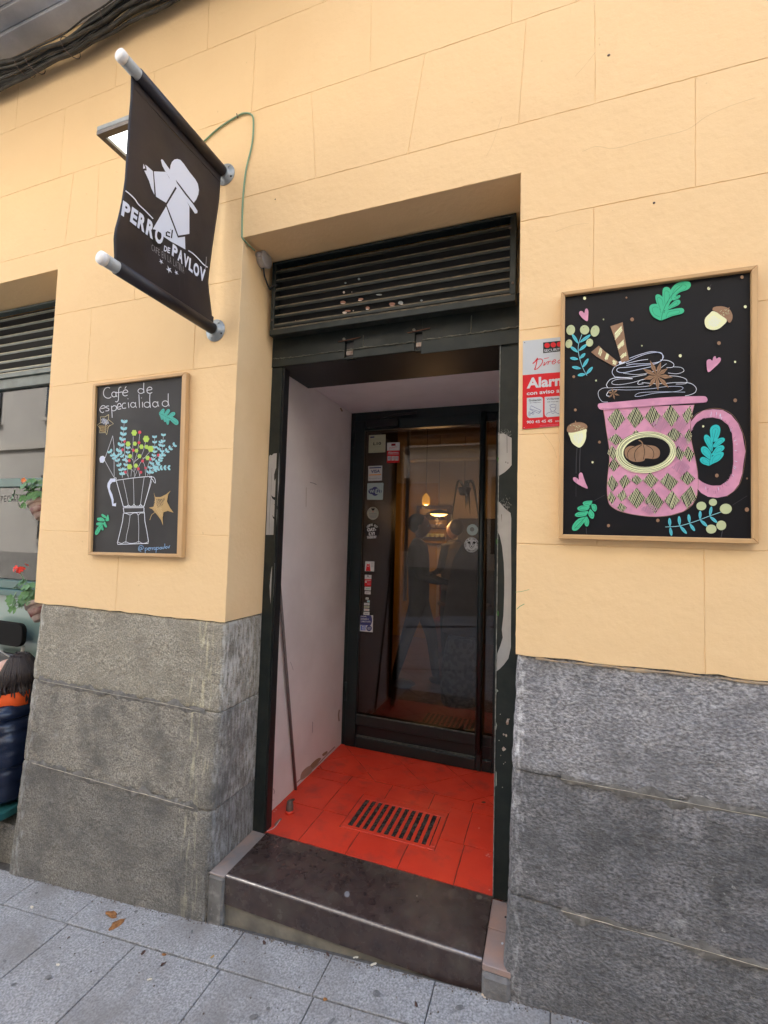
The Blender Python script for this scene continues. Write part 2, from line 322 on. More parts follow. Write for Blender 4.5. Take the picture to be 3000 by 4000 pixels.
# ------------------------------------------------------------------ flat artwork (print, marker, chalk) laid on real surfaces
FONT_CACHE = {}
def text_tris(s, bold=0.0):
    k = (s, bold)
    if k in FONT_CACHE: return FONT_CACHE[k]
    c = bpy.data.curves.new('t', 'FONT'); c.body = s; c.offset = bold; c.resolution_u = 3
    o = bpy.data.objects.new('t', c); COL.objects.link(o)
    dg = bpy.context.evaluated_depsgraph_get(); me = bpy.data.meshes.new_from_object(o.evaluated_get(dg))
    vs = [(v.co.x, v.co.y) for v in me.vertices]; fs = [tuple(p.vertices) for p in me.polygons]
    bpy.data.objects.remove(o); bpy.data.curves.remove(c); bpy.data.meshes.remove(me)
    FONT_CACHE[k] = (vs, fs); return vs, fs
class Art:
    def __init__(s, origin, scale, surf, normal, lift=.0006, step=.000006):
        s.o = origin; s.k = scale; s.surf = surf; s.n = Vector(normal); s.h = lift; s.step = step; s.parts = {}
    def w(s, p, h):
        u = s.o[0]+p[0]/s.k; v = s.o[1]+p[1]/s.k; return s.surf(u, v)+s.n*h
    def put(s, part, m, v2, faces, h=None):
        d = s.parts.setdefault(part, ([], [], [], []))
        if h is None: s.h += s.step; h = s.h
        b = len(d[0]); d[0].extend(s.w(p, h) for p in v2); d[1].extend(tuple(i+b for i in f) for f in faces)
        if m not in d[2]: d[2].append(m)
        d[3].extend([d[2].index(m)]*len(faces))
    def poly(s, part, m, pts, smooth=0, closed=True):
        if smooth: pts = [(p.x, p.y) for p in catmull([(a, b, 0) for a, b in pts], smooth, True)]
        s.put(part, m, pts, tess(pts))
    def line(s, part, m, pts, w, smooth=4, closed=False, taper=False):
        P = catmull([(a, b, 0) for a, b in pts], smooth, closed) if smooth and len(pts) > 2 else [Vector((a, b, 0)) for a, b in pts]
        if closed: P = P+[P[0]]
        v2 = []; f = []
        for i, p in enumerate(P):
            t = P[min(i+1, len(P)-1)]-P[max(i-1, 0)]
            if t.length < 1e-6: t = Vector((1, 0, 0))
            t.normalize(); ww = w*.5*(1 if not taper else (1-.8*i/(len(P)-1)))
            v2 += [(p.x-t.y*ww, p.y+t.x*ww), (p.x+t.y*ww, p.y-t.x*ww)]
            if i: f.append((2*i-2, 2*i-1, 2*i+1, 2*i))
        s.put(part, m, v2, f)
    def ell(s, part, m, c, rx, ry, w=None, rot=0, a0=0, a1=360, n=22):
        pts = []
        full = abs(a1-a0) >= 360
        for i in range(n if full else n+1):
            a = math.radians(a0+(a1-a0)*i/n); x = rx*math.cos(a); y = ry*math.sin(a); r = math.radians(rot)
            pts.append((c[0]+x*math.cos(r)-y*math.sin(r), c[1]+x*math.sin(r)+y*math.cos(r)))
        if w: s.line(part, m, pts, w, 0, closed=full)
        else: s.poly(part, m, pts)
    def hatch(s, part, m, pts, ang, gap, w, jit=.5):
        a = math.radians(ang); ca, sa = math.cos(a), math.sin(a)
        R = [(x*ca+y*sa, -x*sa+y*ca) for x, y in pts]; ys = [p[1] for p in R]; y = min(ys)+gap*.6
        while y < max(ys):
            xs = []
            for i in range(len(R)):
                (x1, y1), (x2, y2) = R[i], R[(i+1) % len(R)]
                if (y1 <= y) != (y2 <= y): xs.append(x1+(y-y1)/(y2-y1)*(x2-x1))
            xs.sort()
            for x1, x2 in zip(xs[::2], xs[1::2]):
                if x2-x1 < gap*.6: continue
                j = lambda: random.uniform(-jit, jit)*gap; p = (x1+j()*.7, y+j()*.4); q = (x2+j()*.7, y+j()*.4)
                s.line(part, m, [(p[0]*ca-p[1]*sa, p[0]*sa+p[1]*ca), (q[0]*ca-q[1]*sa, q[0]*sa+q[1]*ca)], w*random.uniform(.7, 1.2), 0)
            y += gap*random.uniform(.75, 1.25)
    def text(s, part, m, t, quad, bold=0.0, box=None):
        """quad = TL, TR, BR, BL of the glyph bounding box"""
        v, f = text_tris(t, bold)
        if not v: return
        x0 = min(p[0] for p in v); x1 = max(p[0] for p in v); y0 = min(p[1] for p in v); y1 = max(p[1] for p in v)
        TL, TR, BR, BL = [Vector((q[0], q[1])) for q in quad]; o = []
        for x, y in v:
            a = (x-x0)/(x1-x0); b = (y-y0)/(y1-y0); p = (BL.lerp(BR, a)).lerp(TL.lerp(TR, a), b); o.append((p.x, p.y))
        s.put(part, m, o, f)
    def build(s, parent):
        return [mesh_obj(k if isinstance(k, str) else k[0], d[0], d[1], d[2], parent, d[3]) for k, d in s.parts.items()]

# ================================================================== SETTING: street
def sheet(name, x0, x1, y0, y1, dz, m, nx=2):
    vs = []; fs = []
    for i in range(nx+1):
        x = x0+(x1-x0)*i/nx
        vs += [(x, y0, gz(x, y0)+dz), (x, y1, gz(x, y1)+dz)]
        if i: fs.append((2*i-2, 2*i, 2*i+1, 2*i-1))
    return mesh_obj(name, vs, fs, m)
tag(sheet('ground', -60, 60, -60, 60, -.17, M_ROAD), kind='structure')
pav = thing('pavement', None, None, (0, 0, 0), kind='structure')
def slab_block(name, x0, x1, y0, y1, m, parent, top=0.0, thick=.06, bev=.004):
    q = [(x0, y0), (x1, y0), (x1, y1), (x0, y1)]
    bm = bmesh.new(); t = random.uniform(-.0016, .0012)
    a = [bm.verts.new((x, y, gz(x, y)+top+t)) for x, y in q]; b = [bm.verts.new((x, y, gz(x, y)+top-thick)) for x, y in q]
    bm.faces.new(a); bm.faces.new(b[::-1])
    for i in range(4): bm.faces.new((a[i], b[i], b[(i+1) % 4], a[(i+1) % 4]))
    bmesh.ops.bevel(bm, geom=[e for e in bm.edges if e.verts[0] in a and e.verts[1] in a], offset=bev, segments=1, affect='EDGES')
    return bm_obj(name, bm, m, parent)
o = sheet('pavement_bed', -60, 60, -1.72, .40, -.009, M_JOINT); o.parent = pav
rows = [(-.205, -.030, [-6.3, -5.4, -4.6, -3.75, -3.33, -2.91, -2.485, -2.055, -1.22, -.80, -.385, .013, .43, .85, 1.3, 2.1, 3.0]),
        (-.625, -.208, [-6.1, -5.2, -4.4, -3.7, -3.3, -2.87, -2.45, -2.03, -1.63, -1.20, -.79, -.37, .05, .47, .9, 1.5, 2.3, 3.0]),
        (-1.04, -.628, [-6.3, -5.4, -4.1, -3.3, -2.66, -2.24, -1.83, -1.41, -1.0, -.58, -.16, .26, .68, 1.3, 2.1, 3.0]),
        (-1.45, -1.043, [-6.1, -5.2, -4.4, -3.5, -2.87, -2.03, -1.2, -.37, .47, 1.3, 2.1, 3.0])]
for y0, y1, xs in rows:
    for a, b in zip(xs, xs[1:]):
        slab_block('paving_slab', a+.0018, b-.0018, y0+.0015, y1-.0015, M_PAVE, pav, bev=.0022)
kerb = thing('kerb', None, None, (0, 0, 0), kind='structure')
x = -9.0
while x < 7:
    slab_block('kerb_stone', x, x+.985, -1.62, -1.455, M_PAVE, kerb, bev=.006, thick=.14); x += 1.0
tag(sheet('road', -60, 60, -5.4, -1.62, -.028, M_ROAD), kind='structure')
tag(sheet('far_pavement', -60, 60, -7.0, -5.4, 0.0, M_PAVE), kind='structure')

# ================================================================== CAFE BUILDING
B = thing('cafe_building', 'ochre plastered cafe frontage on a grey granite base with a deep dark green doorway', 'building')
XL, XR, XW = -1.42, -.115, -2.72
ZD, ZW, ZP = 3.052, 3.122, 1.188
# solid wall behind the plaster skin
bm = bmesh.new()
yb = .0024
add_box(bm, (XW, XL), (yb, .30), (ZP+.004, ZD))
add_box(bm, (XR, 2.4), (yb, .30), (ZP+.004, ZD))
add_box(bm, (XW, 2.4), (yb, .34), (ZD, ZW))
add_box(bm, (-7.0, 2.4), (yb, .34), (ZW, 14.0))
add_box(bm, (-7.0, -4.5), (yb, .34), (-.8, ZW))
bm_obj('wall_body', bm, mat('plaster_reveal', YEL, (0.82, 0.58, 0.31), 3.0, .85, .4, 45, dist=.006, col3=(.76, .52, .26), scale3=2.2, lo3=.5, hi3=.8), B)
# unseen storeys and side blocks, sized to keep the sun off the street
box('sun_blocking_storeys', (-7.0, 2.4), (.34, 8.0), (3.45, 14.0), M_OPP, B)
box('sun_blocking_storeys', (-14.0, -7.003), (.0, 8.0), (-1.5, 13.0), M_OPP, B)
box('sun_blocking_storeys', (2.403, 14.0), (.0, 8.0), (-1.0, 13.0), mat('ochre_far', YEL, rough=.9), B)
rr = random.Random(3)
def panel(pts, bottom=None):
    """one scored plaster block: outline in (x, z), chamfered edge"""
    P = rough_outline(pts, .035, .0013, rr)
    n = len(P); A = sum(P[i].x*P[(i+1) % n].y-P[(i+1) % n].x*P[i].y for i in range(n)); sg = 1 if A > 0 else -1
    def inset(d):
        o = []
        for i in range(n):
            a, b, c = P[i-1], P[i], P[(i+1) % n]; t1 = (b-a).normalized(); t2 = (c-b).normalized()
            n1 = Vector((-t1.y, t1.x))*sg; n2 = Vector((-t2.y, t2.x))*sg; m_ = (n1+n2); m_ = m_.normalized() if m_.length > .2 else n1
            k = max(.4, m_.dot(n1)); o.append(b+m_*(d/k))
        return o
    O = inset(.0004); I = inset(rr.uniform(.0011, .0022))
    if bottom is not None:
        for L in (O, I):
            for p in L:
                if abs(p.y-bottom) < .006: p.y += .007*noise.noise(Vector((p.x*9, 3.1, 0)))+.004*noise.noise(Vector((p.x*40, 1, 0)))
    vs = [(p.x, yb, p.y) for p in O]+[(p.x, 0.0, p.y) for p in I]
    fs = [(i, (i+1) % n, n+(i+1) % n, n+i) for i in range(n)]
    for t in tess([(p.x, p.y) for p in I]): fs.append(tuple(n+i for i in t))
    bm = bmesh.new(); bv = [bm.verts.new(v) for v in vs]
    for f in fs:
        try: bm.faces.new([bv[i] for i in f])
        except ValueError: pass
    bmesh.ops.recalc_face_normals(bm, faces=bm.faces)
    ff = max(bm.faces, key=lambda f: f.calc_area())
    if ff.normal.y > 0: bmesh.ops.reverse_faces(bm, faces=bm.faces)
    bm_obj('plaster_block', bm, M_PLASTER, B, fix=False)
def rect(x0, x1, z0, z1, s0=0, s1=0): return [(x0, z0), (x1+s1, z0), (x1, z1), (x0+s0, z1)]
def course(z0, z1, br, bottom=None):
    for a, b in zip(br, br[1:]): panel([(a, z0), (b, z0), (b, z1), (a, z1)], bottom)
course(ZP, 1.593, [XW, -2.107, XL], ZP); course(1.593, 2.01, [XW, -1.98, XL]); course(2.01, 2.42, [XW, -1.86, XL])
course(2.42, 2.845, [XW, -2.42, -1.686, XL])
course(ZP-.002, 1.596, [XR, .482, 1.2, 2.4], ZP-.002); course(1.596, 2.008, [XR, .16, .9, 2.4]); course(2.008, 2.416, [XR, .50, 1.25, 2.4])
course(2.416, 2.852, [XR, .146, .84, 2.4])
panel([(-7, ZW), (XW, ZW), (XW, 2.845), (-2.108, 2.845), (-2.112, 3.258), (-7, 3.258)])
panel([(-2.108, 2.845), (XL, 2.845), (XL, ZD), (XR, ZD), (XR, 2.852), (.47, 2.852), (.474, 3.258), (-2.112, 3.258)])
panel([(.47, 2.852), (2.4, 2.852), (2.4, 3.258), (.474, 3.258)])
def skew(z0, z1, br):   # breaks as (x at z0, x at z1)
    for (a, a1), (b, b1) in zip(br, br[1:]): panel([(a, z0), (b, z0), (b1, z1), (a1, z1)])
skew(3.258, 3.695, [(-7, -7), (-3.4, -3.4), (-2.676, -2.642), (-2.425, -2.438), (-1.03, -1.07), (-.585, -.518), (-.125, -.10), (.152, .150), (1.0, 1.0), (2.4, 2.4)])
skew(3.695, 4.13, [(-7, -7), (-3.6, -3.6), (-2.758, -2.753), (-2.05, -2.06), (-1.405, -1.40), (-.773, -.778), (-.158, -.155), (.55, .55), (2.4, 2.4)])
skew(4.13, 4.565, [(-7, -7), (-3.2, -3.2), (-2.35, -2.35), (-1.702, -1.71), (-1.02, -1.02), (-.3, -.3), (.5, .5), (2.4, 2.4)])
skew(4.565, 5.3, [(-7, -7), (-2.9, -2.9), (-1.3, -1.3), (.2, .2), (2.4, 2.4)])
# small knocks, drill holes and paint runs in the plaster
for (u, v, r) in [(2378, 215, .006), (2555, 792, .005), (1075, 778, .004), (2710, 1465, .003)]:
    lathe('plaster_hole', [(r, -.0008), (r*.5, .0006)], aty(u, v, -.0006), M_IWOOD, B, (0, -1, 0), 8)
A = Art((1900, 1600), 2.212, lambda u, v: aty(u, v, 0), (0, -1, 0), lift=.0006)
A.line('paint_scratch', paint('green_scratch', (.12, .30, .16)), [(250, 1577), (300, 1572), (370, 1555)], 3)
A.line(('paint_scratch', 2), MATS['green_scratch'], [(262, 1725), (290, 1700), (328, 1680)], 5)
A.build(B)
A = Art((0, 0), 1.0, lambda u, v: aty(u, v, 0), (0, -1, 0), lift=.0003)
CRK = mat('crack_shade', (.66, .46, .25), (.74, .52, .28), 30, .9)
for k, (P_, w_) in enumerate((([(2275, 592), (2330, 572), (2400, 580), (2520, 548), (2640, 520), (2700, 498), (2760, 455), (2850, 415), (2950, 382)], 2.2), ([(2245, 300), (2290, 250), (2325, 205)], 1.8), ([(2120, 1690), (2160, 1745), (2175, 1790)], 1.8), ([(690, 960), (730, 955), (760, 962)], 3), ([(2170, 905), (2240, 880), (2300, 872)], 1.6), ([(1960, 455), (1925, 560), (1900, 610)], 1.5))): A.line(('hairline_crack', k), CRK, P_, w_, 4)
rq = random.Random(77)
for k in range(46):
    u_, v_ = rq.uniform(60, 2980), rq.uniform(60, 2400)
    p_ = aty(u_, v_); 
    if (XW < p_.x < XL or p_.x > XR or p_.z > 3.2) and 1.25 < p_.z < 4.2: A.ell(('plaster_pit', k), CRK, (u_, v_), rq.uniform(1.5, 5), rq.uniform(1.2, 3), rot=rq.uniform(0, 180), n=8)
A.build(B)
# plaster fill between the wall edge and steel post (left reveal joint) 
# ------------------------------------------------------------------ granite base stones
def path_pts(P, rad=.022, step=.016):
    """round the corners of a 2D polyline and resample; returns points with outward normals (left-hand side = outside)"""
    P = [Vector(p) for p in P]; Q = [P[0]]
    for i in range(1, len(P)-1):
        a = (P[i-1]-P[i]).normalized(); b = (P[i+1]-P[i]).normalized(); s = P[i]+a*rad; e = P[i]+b*rad
        for k in range(6):
            t = k/5; Q.append(s*(1-t)**2+P[i]*2*t*(1-t)+e*t*t)
    Q.append(P[-1]); out = []; acc = [0]
    for a, b in zip(Q, Q[1:]): acc.append(acc[-1]+(b-a).length)
    n = int(acc[-1]/step); j = 0
    for k in range(n+1):
        d = acc[-1]*k/n
        while j < len(Q)-2 and acc[j+1] < d: j += 1
        t = (d-acc[j])/max(1e-9, acc[j+1]-acc[j]); out.append(Q[j].lerp(Q[j+1], t))
    res = []
    for i, p in enumerate(out):
        t = (out[min(i+1, n)]-out[max(i-1, 0)]).normalized(); res.append((p, Vector((t.y, -t.x))))
    return res
def stone_pt(p, nrm, z, seed, amp, z0=None, z1=None):
    base = -.004+.046*max(0, (1.18-z))/1.35
    q = Vector((p.x*1.0, p.y*1.0, z))+Vector((seed*7.3, 0, 0))
    d = amp*(noise.noise(q*3.0)*1.0+noise.noise(q*11)*.55+noise.noise(q*34)*.42)
    edge = 0
    if z0 is not None:
        e = min(z-z0, z1-z); edge = -.006*max(0, 1-e/.012)**2
    off = d+edge
    v = Vector((p.x, p.y, z)); v.x += nrm.x*off; v.y += nrm.y*off + (base*nrm.y if abs(nrm.y) > .3 else 0)
    if nrm.x < -.3: v.x -= .035*max(0, 1.18-z)/1.35
    return v
def stone(path, z0, z1, m, seed, amp=.006, zfun=None, name='base_stone'):
    pp = path_pts(path); nz_ = max(3, int((z1-z0)/.016)); vs = []; fs = []; w = len(pp)
    zs = [z0, z0+.004]+[z0+(z1-z0)*k/nz_ for k in range(1, nz_)]+[z1-.004, z1]
    zs = sorted(zs)
    for z in zs:
        for p, nn in pp: vs.append(stone_pt(p, nn, z, seed, amp, z0, z1))
    for i in range(len(zs)-1):
        for k in range(w-1): fs.append((i*w+k, i*w+k+1, (i+1)*w+k+1, (i+1)*w+k))
    # top and bottom cap back into the wall
    b = len(vs); cxy = Vector((sum(p.x for p, _ in pp)/w, max(p.y for p, _ in pp)))
    for z in (z0, z1):
        for p, nn in pp: q = p-nn*.03; vs.append(Vector((q.x, q.y, z)))
    top = (len(zs)-1)*w
    for k in range(w-1):
        fs.append((b+w+k, b+w+k+1, top+k+1, top+k)[::-1]); fs.append((b+k, b+k+1, k+1, k))
    mesh_obj(name, vs, fs, m, B, smooth=True)
def smear(path, zc, m, seed, amp, wbase, wvar, s0, s1, lift, name, freq=14, dropn=0.0):
    """patch of mortar following the stone face, ragged edges"""
    pp = path_pts(path, step=.008); L = len(pp)-1; i0 = int(s0*L); i1 = int(s1*L); vs = []; fs = []
    rows_ = []
    for i in range(i0, i1+1):
        p, nn = pp[i]; f = max(0.0, wbase+wvar*noise.noise(Vector((p.x*freq, p.y*freq, seed))) + wvar*.4*noise.noise(Vector((p.x*60, seed, 1)))); g = max(0.0, wbase+wvar*noise.noise(Vector((p.x*freq, p.y*freq, seed+50))))
        c = zc + .002*noise.noise(Vector((p.x*6, 0, seed)))
        if dropn and noise.noise(Vector((p.x*5, 9, seed))) < -dropn: f = g = 0.0001
        row = []
        for k in range(5):
            z = c-g+(f+g)*k/4; e = lift*(1-abs(k-2)/2*.9)
            v = stone_pt(p, nn, z, 0, 0); v.x += nn.x*(e+amp*.2); v.y += nn.y*(e+amp*.2); row.append(v)
        rows_.append(row)
    for r_ in rows_: vs += r_
    for i in range(len(rows_)-1):
        for k in range(4): fs.append((i*5+k, (i+1)*5+k, (i+1)*5+k+1, i*5+k+1))
    mesh_obj(name, vs, fs, m, B, smooth=True)
LP = [(-2.675, .30), (-2.675, 0), (XL, 0), (XL, .298)]
RP = [(XR, .298), (XR, 0), (2.4, 0)]
ZJ = [1.186, .777, .347]
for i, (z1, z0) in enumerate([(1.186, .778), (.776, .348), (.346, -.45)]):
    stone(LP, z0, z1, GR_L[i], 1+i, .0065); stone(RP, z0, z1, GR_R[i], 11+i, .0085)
for zc, sd_ in ((.777, 3), (.347, 5)):
    smear(LP, zc, M_CEM, sd_, .003, .016, .030, .19, .80, .003, 'joint_mortar')
    smear(LP, zc, M_MORTAR, sd_+20, .003, .0012, .0012, .20, .79, .0048, 'mortar_line', dropn=.12)
    smear(RP, zc, M_CEM, sd_+2, .003, .015, .030, .16, .7, .003, 'joint_mortar')
    smear(RP, zc, M_MORTAR, sd_+30, .003, .0009, .0012, .16, .7, .0045, 'mortar_line', dropn=.1)
# limewash and yellowish drips along the arrises
def drips(path, s0, s1, z0, z1, n, m, seed, wmax=.012, lmax=.10):
    pp = path_pts(path, step=.004); L = len(pp)-1; R_ = random.Random(seed); vs = []; fs = []
    for _ in range(n):
        i = int((s0+(s1-s0)*R_.random()**1.3)*L); zt = R_.uniform(z0, z1); ln = R_.uniform(.015, lmax); w = R_.uniform(.002, wmax)
        k = max(3, int(ln/.008)); b = len(vs)
        for j in range(k+1):
            z = zt-ln*j/k; ww = w*(1-(j/k)**2)*(.6+.8*abs(noise.noise(Vector((z*60, seed, i)))))+.0006
            for sgn in (-1, 1):
                ii = min(L, max(0, i+int(round(sgn*ww/.004)))); p, nn = pp[ii]; v = stone_pt(p, nn, z, 0, 0); v.x += nn.x*.0035; v.y += nn.y*.0035; vs.append(v)
            if j: fs.append((b+2*j-2, b+2*j-1, b+2*j+1, b+2*j))
    mesh_obj('limewash_drip', vs, fs, m, B, smooth=True)
# ------------------------------------------------------------------ step, sill tiles, concrete footing
box('step_footing', (XL+.001, XR-.001), (-.012, .288), (-.5, -.0225), mat('footing_cement', (.22, .20, .16), (.13, .12, .10), 14, .9, .6, 40, col3=(.09, .085, .075), scale3=4), B, .004)
box('step_footing', (XL+.002, -1.338), (-.036, .288), (-.45, .0875), M_CEM, B, .008)
box('step_footing', (-.2165, XR-.002), (-.046, .286), (-.03, .0745), mat('grey_mortar_lump', (.22, .21, .20), (.12, .115, .11), 14, .9, .9, 30, dist=.01), B, .012)
bm = bmesh.new(); add_box(bm, (-1.335, -.219), (-.022, .292), (-.022, .100))
es = [e for e in bm.edges if all(abs(v.co.y+.022) < 1e-4 and v.co.z > .09 for v in e.verts)]
bmesh.ops.bevel(bm, geom=es, offset=.010, segments=5, affect='EDGES', profile=.5)
bmesh.ops.bevel(bm, geom=[e for e in bm.edges if e.calc_length() > .1 and not e.smooth], offset=.002, segments=1, affect='EDGES')
bm.normal_update(); sl_ = bm_obj('step_slab', bm, [M_SLAB, mat('nosing_highlight', (.10, .08, .075), (.16, .14, .13), 90, .16, .1, 200, dist=.0006, spec=1.0, coat=1.0)], B)  # bevel coloured lighter as well as glossier than the slab, to carry the edge highlight
for pl_ in sl_.data.polygons:
    c_ = pl_.center
    if pl_.area < .004*1.2 and c_.y < -.010 and c_.z > .088 and pl_.area > .0005: pl_.material_index = 1
box('sill_tile', (XL+.003, -1.337), (-.03, .288), (.088, .097), M_TILE, B, .002)
box('sill_tile', (-.216, XR-.003), (-.034, .13), (.075, .0965), mat('pink_terracotta', (.40, .25, .19), (.28, .22, .20), 9, .75, .3, 70), B, .002); box('sill_tile', (-.216, XR-.003), (.134, .288), (.075, .096), MATS['pink_terracotta'], B, .002)
A = Art((1800, 3300), 3.16, lambda u, v: atz(u, v, .0967), (0, 0, 1), lift=.0004)
for c_, r_ in (((552, 893), 13), ):
    A.ell('tile_spot', M_BLACK, c_, r_, r_*1.1)
A.ell(('tile_spot', 1), P_SWHT, (512, 1218), 14, 16); A.ell(('tile_spot', 2), P_SWHT, (607, 965), 8, 22)
A.build(B)
A = Art((1000, 3000), 1.659, lambda u, v: atz(u, v, .1003), (0, 0, 1), lift=.0003)
A.ell('slab_stain', paint('slab_spot', (.22, .22, .23)), (590, 818), 17, 20); A.ell(('slab_stain', 2), paint('slab_spot2', (.13, .115, .09)), (1447, 838), 20, 14)
A.ell(('slab_stain', 3), P_PAPER if 'P_PAPER' in globals() else M_PAPER, (1043, 829), 4, 6)
A.build(B)

# ------------------------------------------------------------------ red tiled entrance floor
FL = thing('entrance_floor', None, None, (0, 0, 0), kind='structure')
box('floor_bed', (-1.43, -.18), (.296, 1.50), (.02, .0965), M_REDJ, FL)
GX0, GX1, GY0, GY1 = -1.02, -.512, .48, .812
def tile(pts, top=.1):
    t = random.uniform(-.0008, .0008); g = .0030
    c = Vector((sum(p[0] for p in pts)/len(pts), sum(p[1] for p in pts)/len(pts)))
    P = rough_outline(pts, .03, .0012); P = [p+(c-p).normalized()*g for p in P]
    prism('floor_tile', [(p.x, p.y, top+t) for p in P], (0, 0, -.005), M_RED, FL)
R4 = lambda a, b, c, d: [(a, c), (b, c), (b, d), (a, d)]
LXF = -1.42; RXF = -.2
tile(R4(LXF, -1.16, .298, .578)); tile(R4(-.385, RXF, .298, .582))
tile([(-1.16, .298), (-.905, .298), (-.905, GY0), (GX0, GY0), (GX0, .578), (-1.16, .578)])
tile(R4(-.905, -.645, .298, GY0)); tile([(-.645, .298), (-.385, .298), (-.385, .58), (GX1, .58), (GX1, GY0), (-.645, GY0)])
tile(R4(LXF, -1.17, .578, .875)); tile(R4(-1.17, GX0, .578, .875)); tile(R4(GX1, -.392, .58, .875)); tile(R4(-.392, RXF, .582, .875))
tile([(GX0, GY1), (-.89, GY1), (-.89, .97), (-1.16, .97), (-1.16, .875), (GX0, .875)])
tile(R4(-.89, -.628, GY1, .97)); tile([(-.628, GY1), (GX1, GY1), (GX1, .875), (-.40, .875), (-.40, .97), (-.628, .97)]); tile(R4(-.40, RXF, .875, .97)); tile(R4(LXF, -1.16, .875, .97))
# diagonal tiles behind the border strip
def clip(poly, f):
    out = []
    for i in range(len(poly)):
        a, b = poly[i], poly[(i+1) % len(poly)]; fa, fb = f(a), f(b)
        if fa >= 0: out.append(a)
        if (fa >= 0) != (fb >= 0):
            t = fa/(fa-fb); out.append((a[0]+(b[0]-a[0])*t, a[1]+(b[1]-a[1])*t))
    return out
dd = .367/2
for i in range(-14, 16):
    for j in range(-2, 18):
        cx = -.535+(i-j)*dd if False else -.535+i*dd*1.0; cyy = 1.235-dd+j*dd
        if (i+j) % 2: continue
        q = [(cx-dd, cyy), (cx, cyy-dd), (cx+dd, cyy), (cx, cyy+dd)]
        for f in (lambda p: p[1]-.972, lambda p: 1.50-p[1], lambda p: p[0]-LXF, lambda p: RXF-p[0]):
            q = clip(q, f) if len(q) > 2 else q
        if len(q) > 2 and abs(sum(q[k][0]*q[(k+1) % len(q)][1]-q[(k+1) % len(q)][0]*q[k][1] for k in range(len(q)))) > .0015: tile(q)
# drain grating
G = thing('drain_grating', 'red painted iron drain grating set in the doorway floor', 'grating', ((GX0+GX1)/2, (GY0+GY1)/2, .1))
box('pit', (-.99, -.54), (.50, .77), (.02, .0966), M_BLACK, G)
def gbar(x0, x1, y0, y1, z1=.1015, nm='grating_rim'): box(nm, (x0, x1), (y0, y1), (.09, z1), M_RED, G, .0015)
gbar(GX0+.004, GX1-.004, GY0+.004, .507); gbar(GX0+.004, GX1-.004, .765, GY1-.004); gbar(GX0+.004, -.985, .5075, .7645); gbar(-.543, GX1-.004, .5075, .7645)
for k in range(11):
    x = -.985+.442*(k+.6)/11.2+.010; w = .0082
    P = rough_outline([(x-w, .5072), (x+w, .5072), (x+w, .7648), (x-w, .7648)], .012, .0011)
    prism('grating_bar', [(p.x, p.y, .1008) for p in P], (0, 0, -.006), M_RED, G)
rg = random.Random(5); bm = bmesh.new()
for k in range(900):
    x, y = rg.uniform(-.985, -.545), rg.uniform(.505, .765); s_ = rg.uniform(.002, .006)
    add_box(bm, (x-s_, x+s_), (y-s_*.7, y+s_*.7), (.0966, .0975+s_*.4))
bm_obj('pit_debris', bm, mat('pit_grit', (.10, .09, .08), (.035, .03, .028), 120, .95), G)

# iron stub, leaning rod, holes
ST = thing('floor_stub', 'short rusty iron stub standing in the red floor near the white wall', 'door stop', atz(1131, 3172, .1))
lathe('stub', [(.021, -.002), (.020, .03), (.016, .055), (.011, .062)], ST.location, M_STUB, ST, seg=10)
lathe('stub_foot', [(.026, -.001), (.024, .012)], ST.location, M_RED, ST, seg=12)
rb = Vector((-1.408, .70, .1)); rtp = Vector((-1.395, .35, 1.62))
RD = thing('iron_rod', 'thin brown iron rod leaning against the white side wall of the doorway', 'rod', rb)
tube('rod', [rb, rb.lerp(rtp, .5), rtp], .0085, M_ROD, RD, 8)
A = Art((1000, 3000), 1.659, lambda u, v: atz(u, v, .1012), (0, 0, 1), lift=.0003)
A.ell('floor_chip', M_IWOOD, (235, 208), 18, 9, rot=-20); A.line('floor_chip', M_TERRA, [(120, 372), (140, 348), (165, 328)], 12); A.line('floor_chip', P_SWHT, [(72, 410), (120, 385), (157, 335)], 4)
for p_ in ((130, 270), (118, 282), (1505, 560), (1512, 575), (1495, 568), (1513, 790), (1445, 390)): A.ell(('floor_chip', p_), paint('pink_scuff', (.75, .25, .2)), p_, 7, 5)
A.ell('floor_chip', M_IWOOD, (1475, 222), 14, 6)
A.build(FL)

# ------------------------------------------------------------------ white recess behind the steel portal
box('recess_wall', (-1.75, XL), (.315, 1.40), (.0, 2.544), M_WHITEW, B)
box('recess_wall', (-.205, .10), (.315, 1.40), (.0, 2.544), M_WHITEW, B)
box('recess_ceiling', (-1.75, .10), (.69, 1.46), (2.545, 2.60), M_WHITEW, B)
A = Art((960, 2200), 2.01, lambda u, v: atx(u, v, XL), (1, 0, 0), lift=.0006)
STN = paint('wall_stain', (.34, .27, .22)); STN2 = paint('wall_scuff', (.30, .27, .31)); STN3 = paint('flaked_render', (.27, .20, .13))
A.poly('wall_stain', STN3, [(500, 1600), (530, 1560), (570, 1530), (590, 1535), (560, 1580), (520, 1625)], 3)
A.poly('wall_stain', STN3, [(600, 1500), (635, 1475), (640, 1490), (610, 1515)], 3)
A.poly('wall_stain', STN, [(440, 1640), (500, 1590), (520, 1632), (470, 1680), (430, 1700)], 3)
A.line('wall_stain', STN, [(700, 1440), (640, 1500), (560, 1585), (480, 1650), (400, 1722)], 8)
for P_ in ([(185, 1720), (200, 1735), (185, 1745)], [(215, 1770), (225, 1790), (220, 1810)], [(180, 1870), (195, 1850), (215, 1862)]): A.line('wall_stain', STN2, P_, 5)
A.line('wall_stain', STN2, [(350, 775), (365, 815), (372, 840)], 3); A.line('wall_stain', STN2, [(525, 1245), (522, 1330)], 4)
A.line('wall_stain', STN, [(735, 1150), (728, 1190), (732, 1240)], 12)
A.build(B)
A = Art((950, 1300), 2.765, lambda u, v: atx(u, v, XL), (1, 0, 0), lift=.0006)
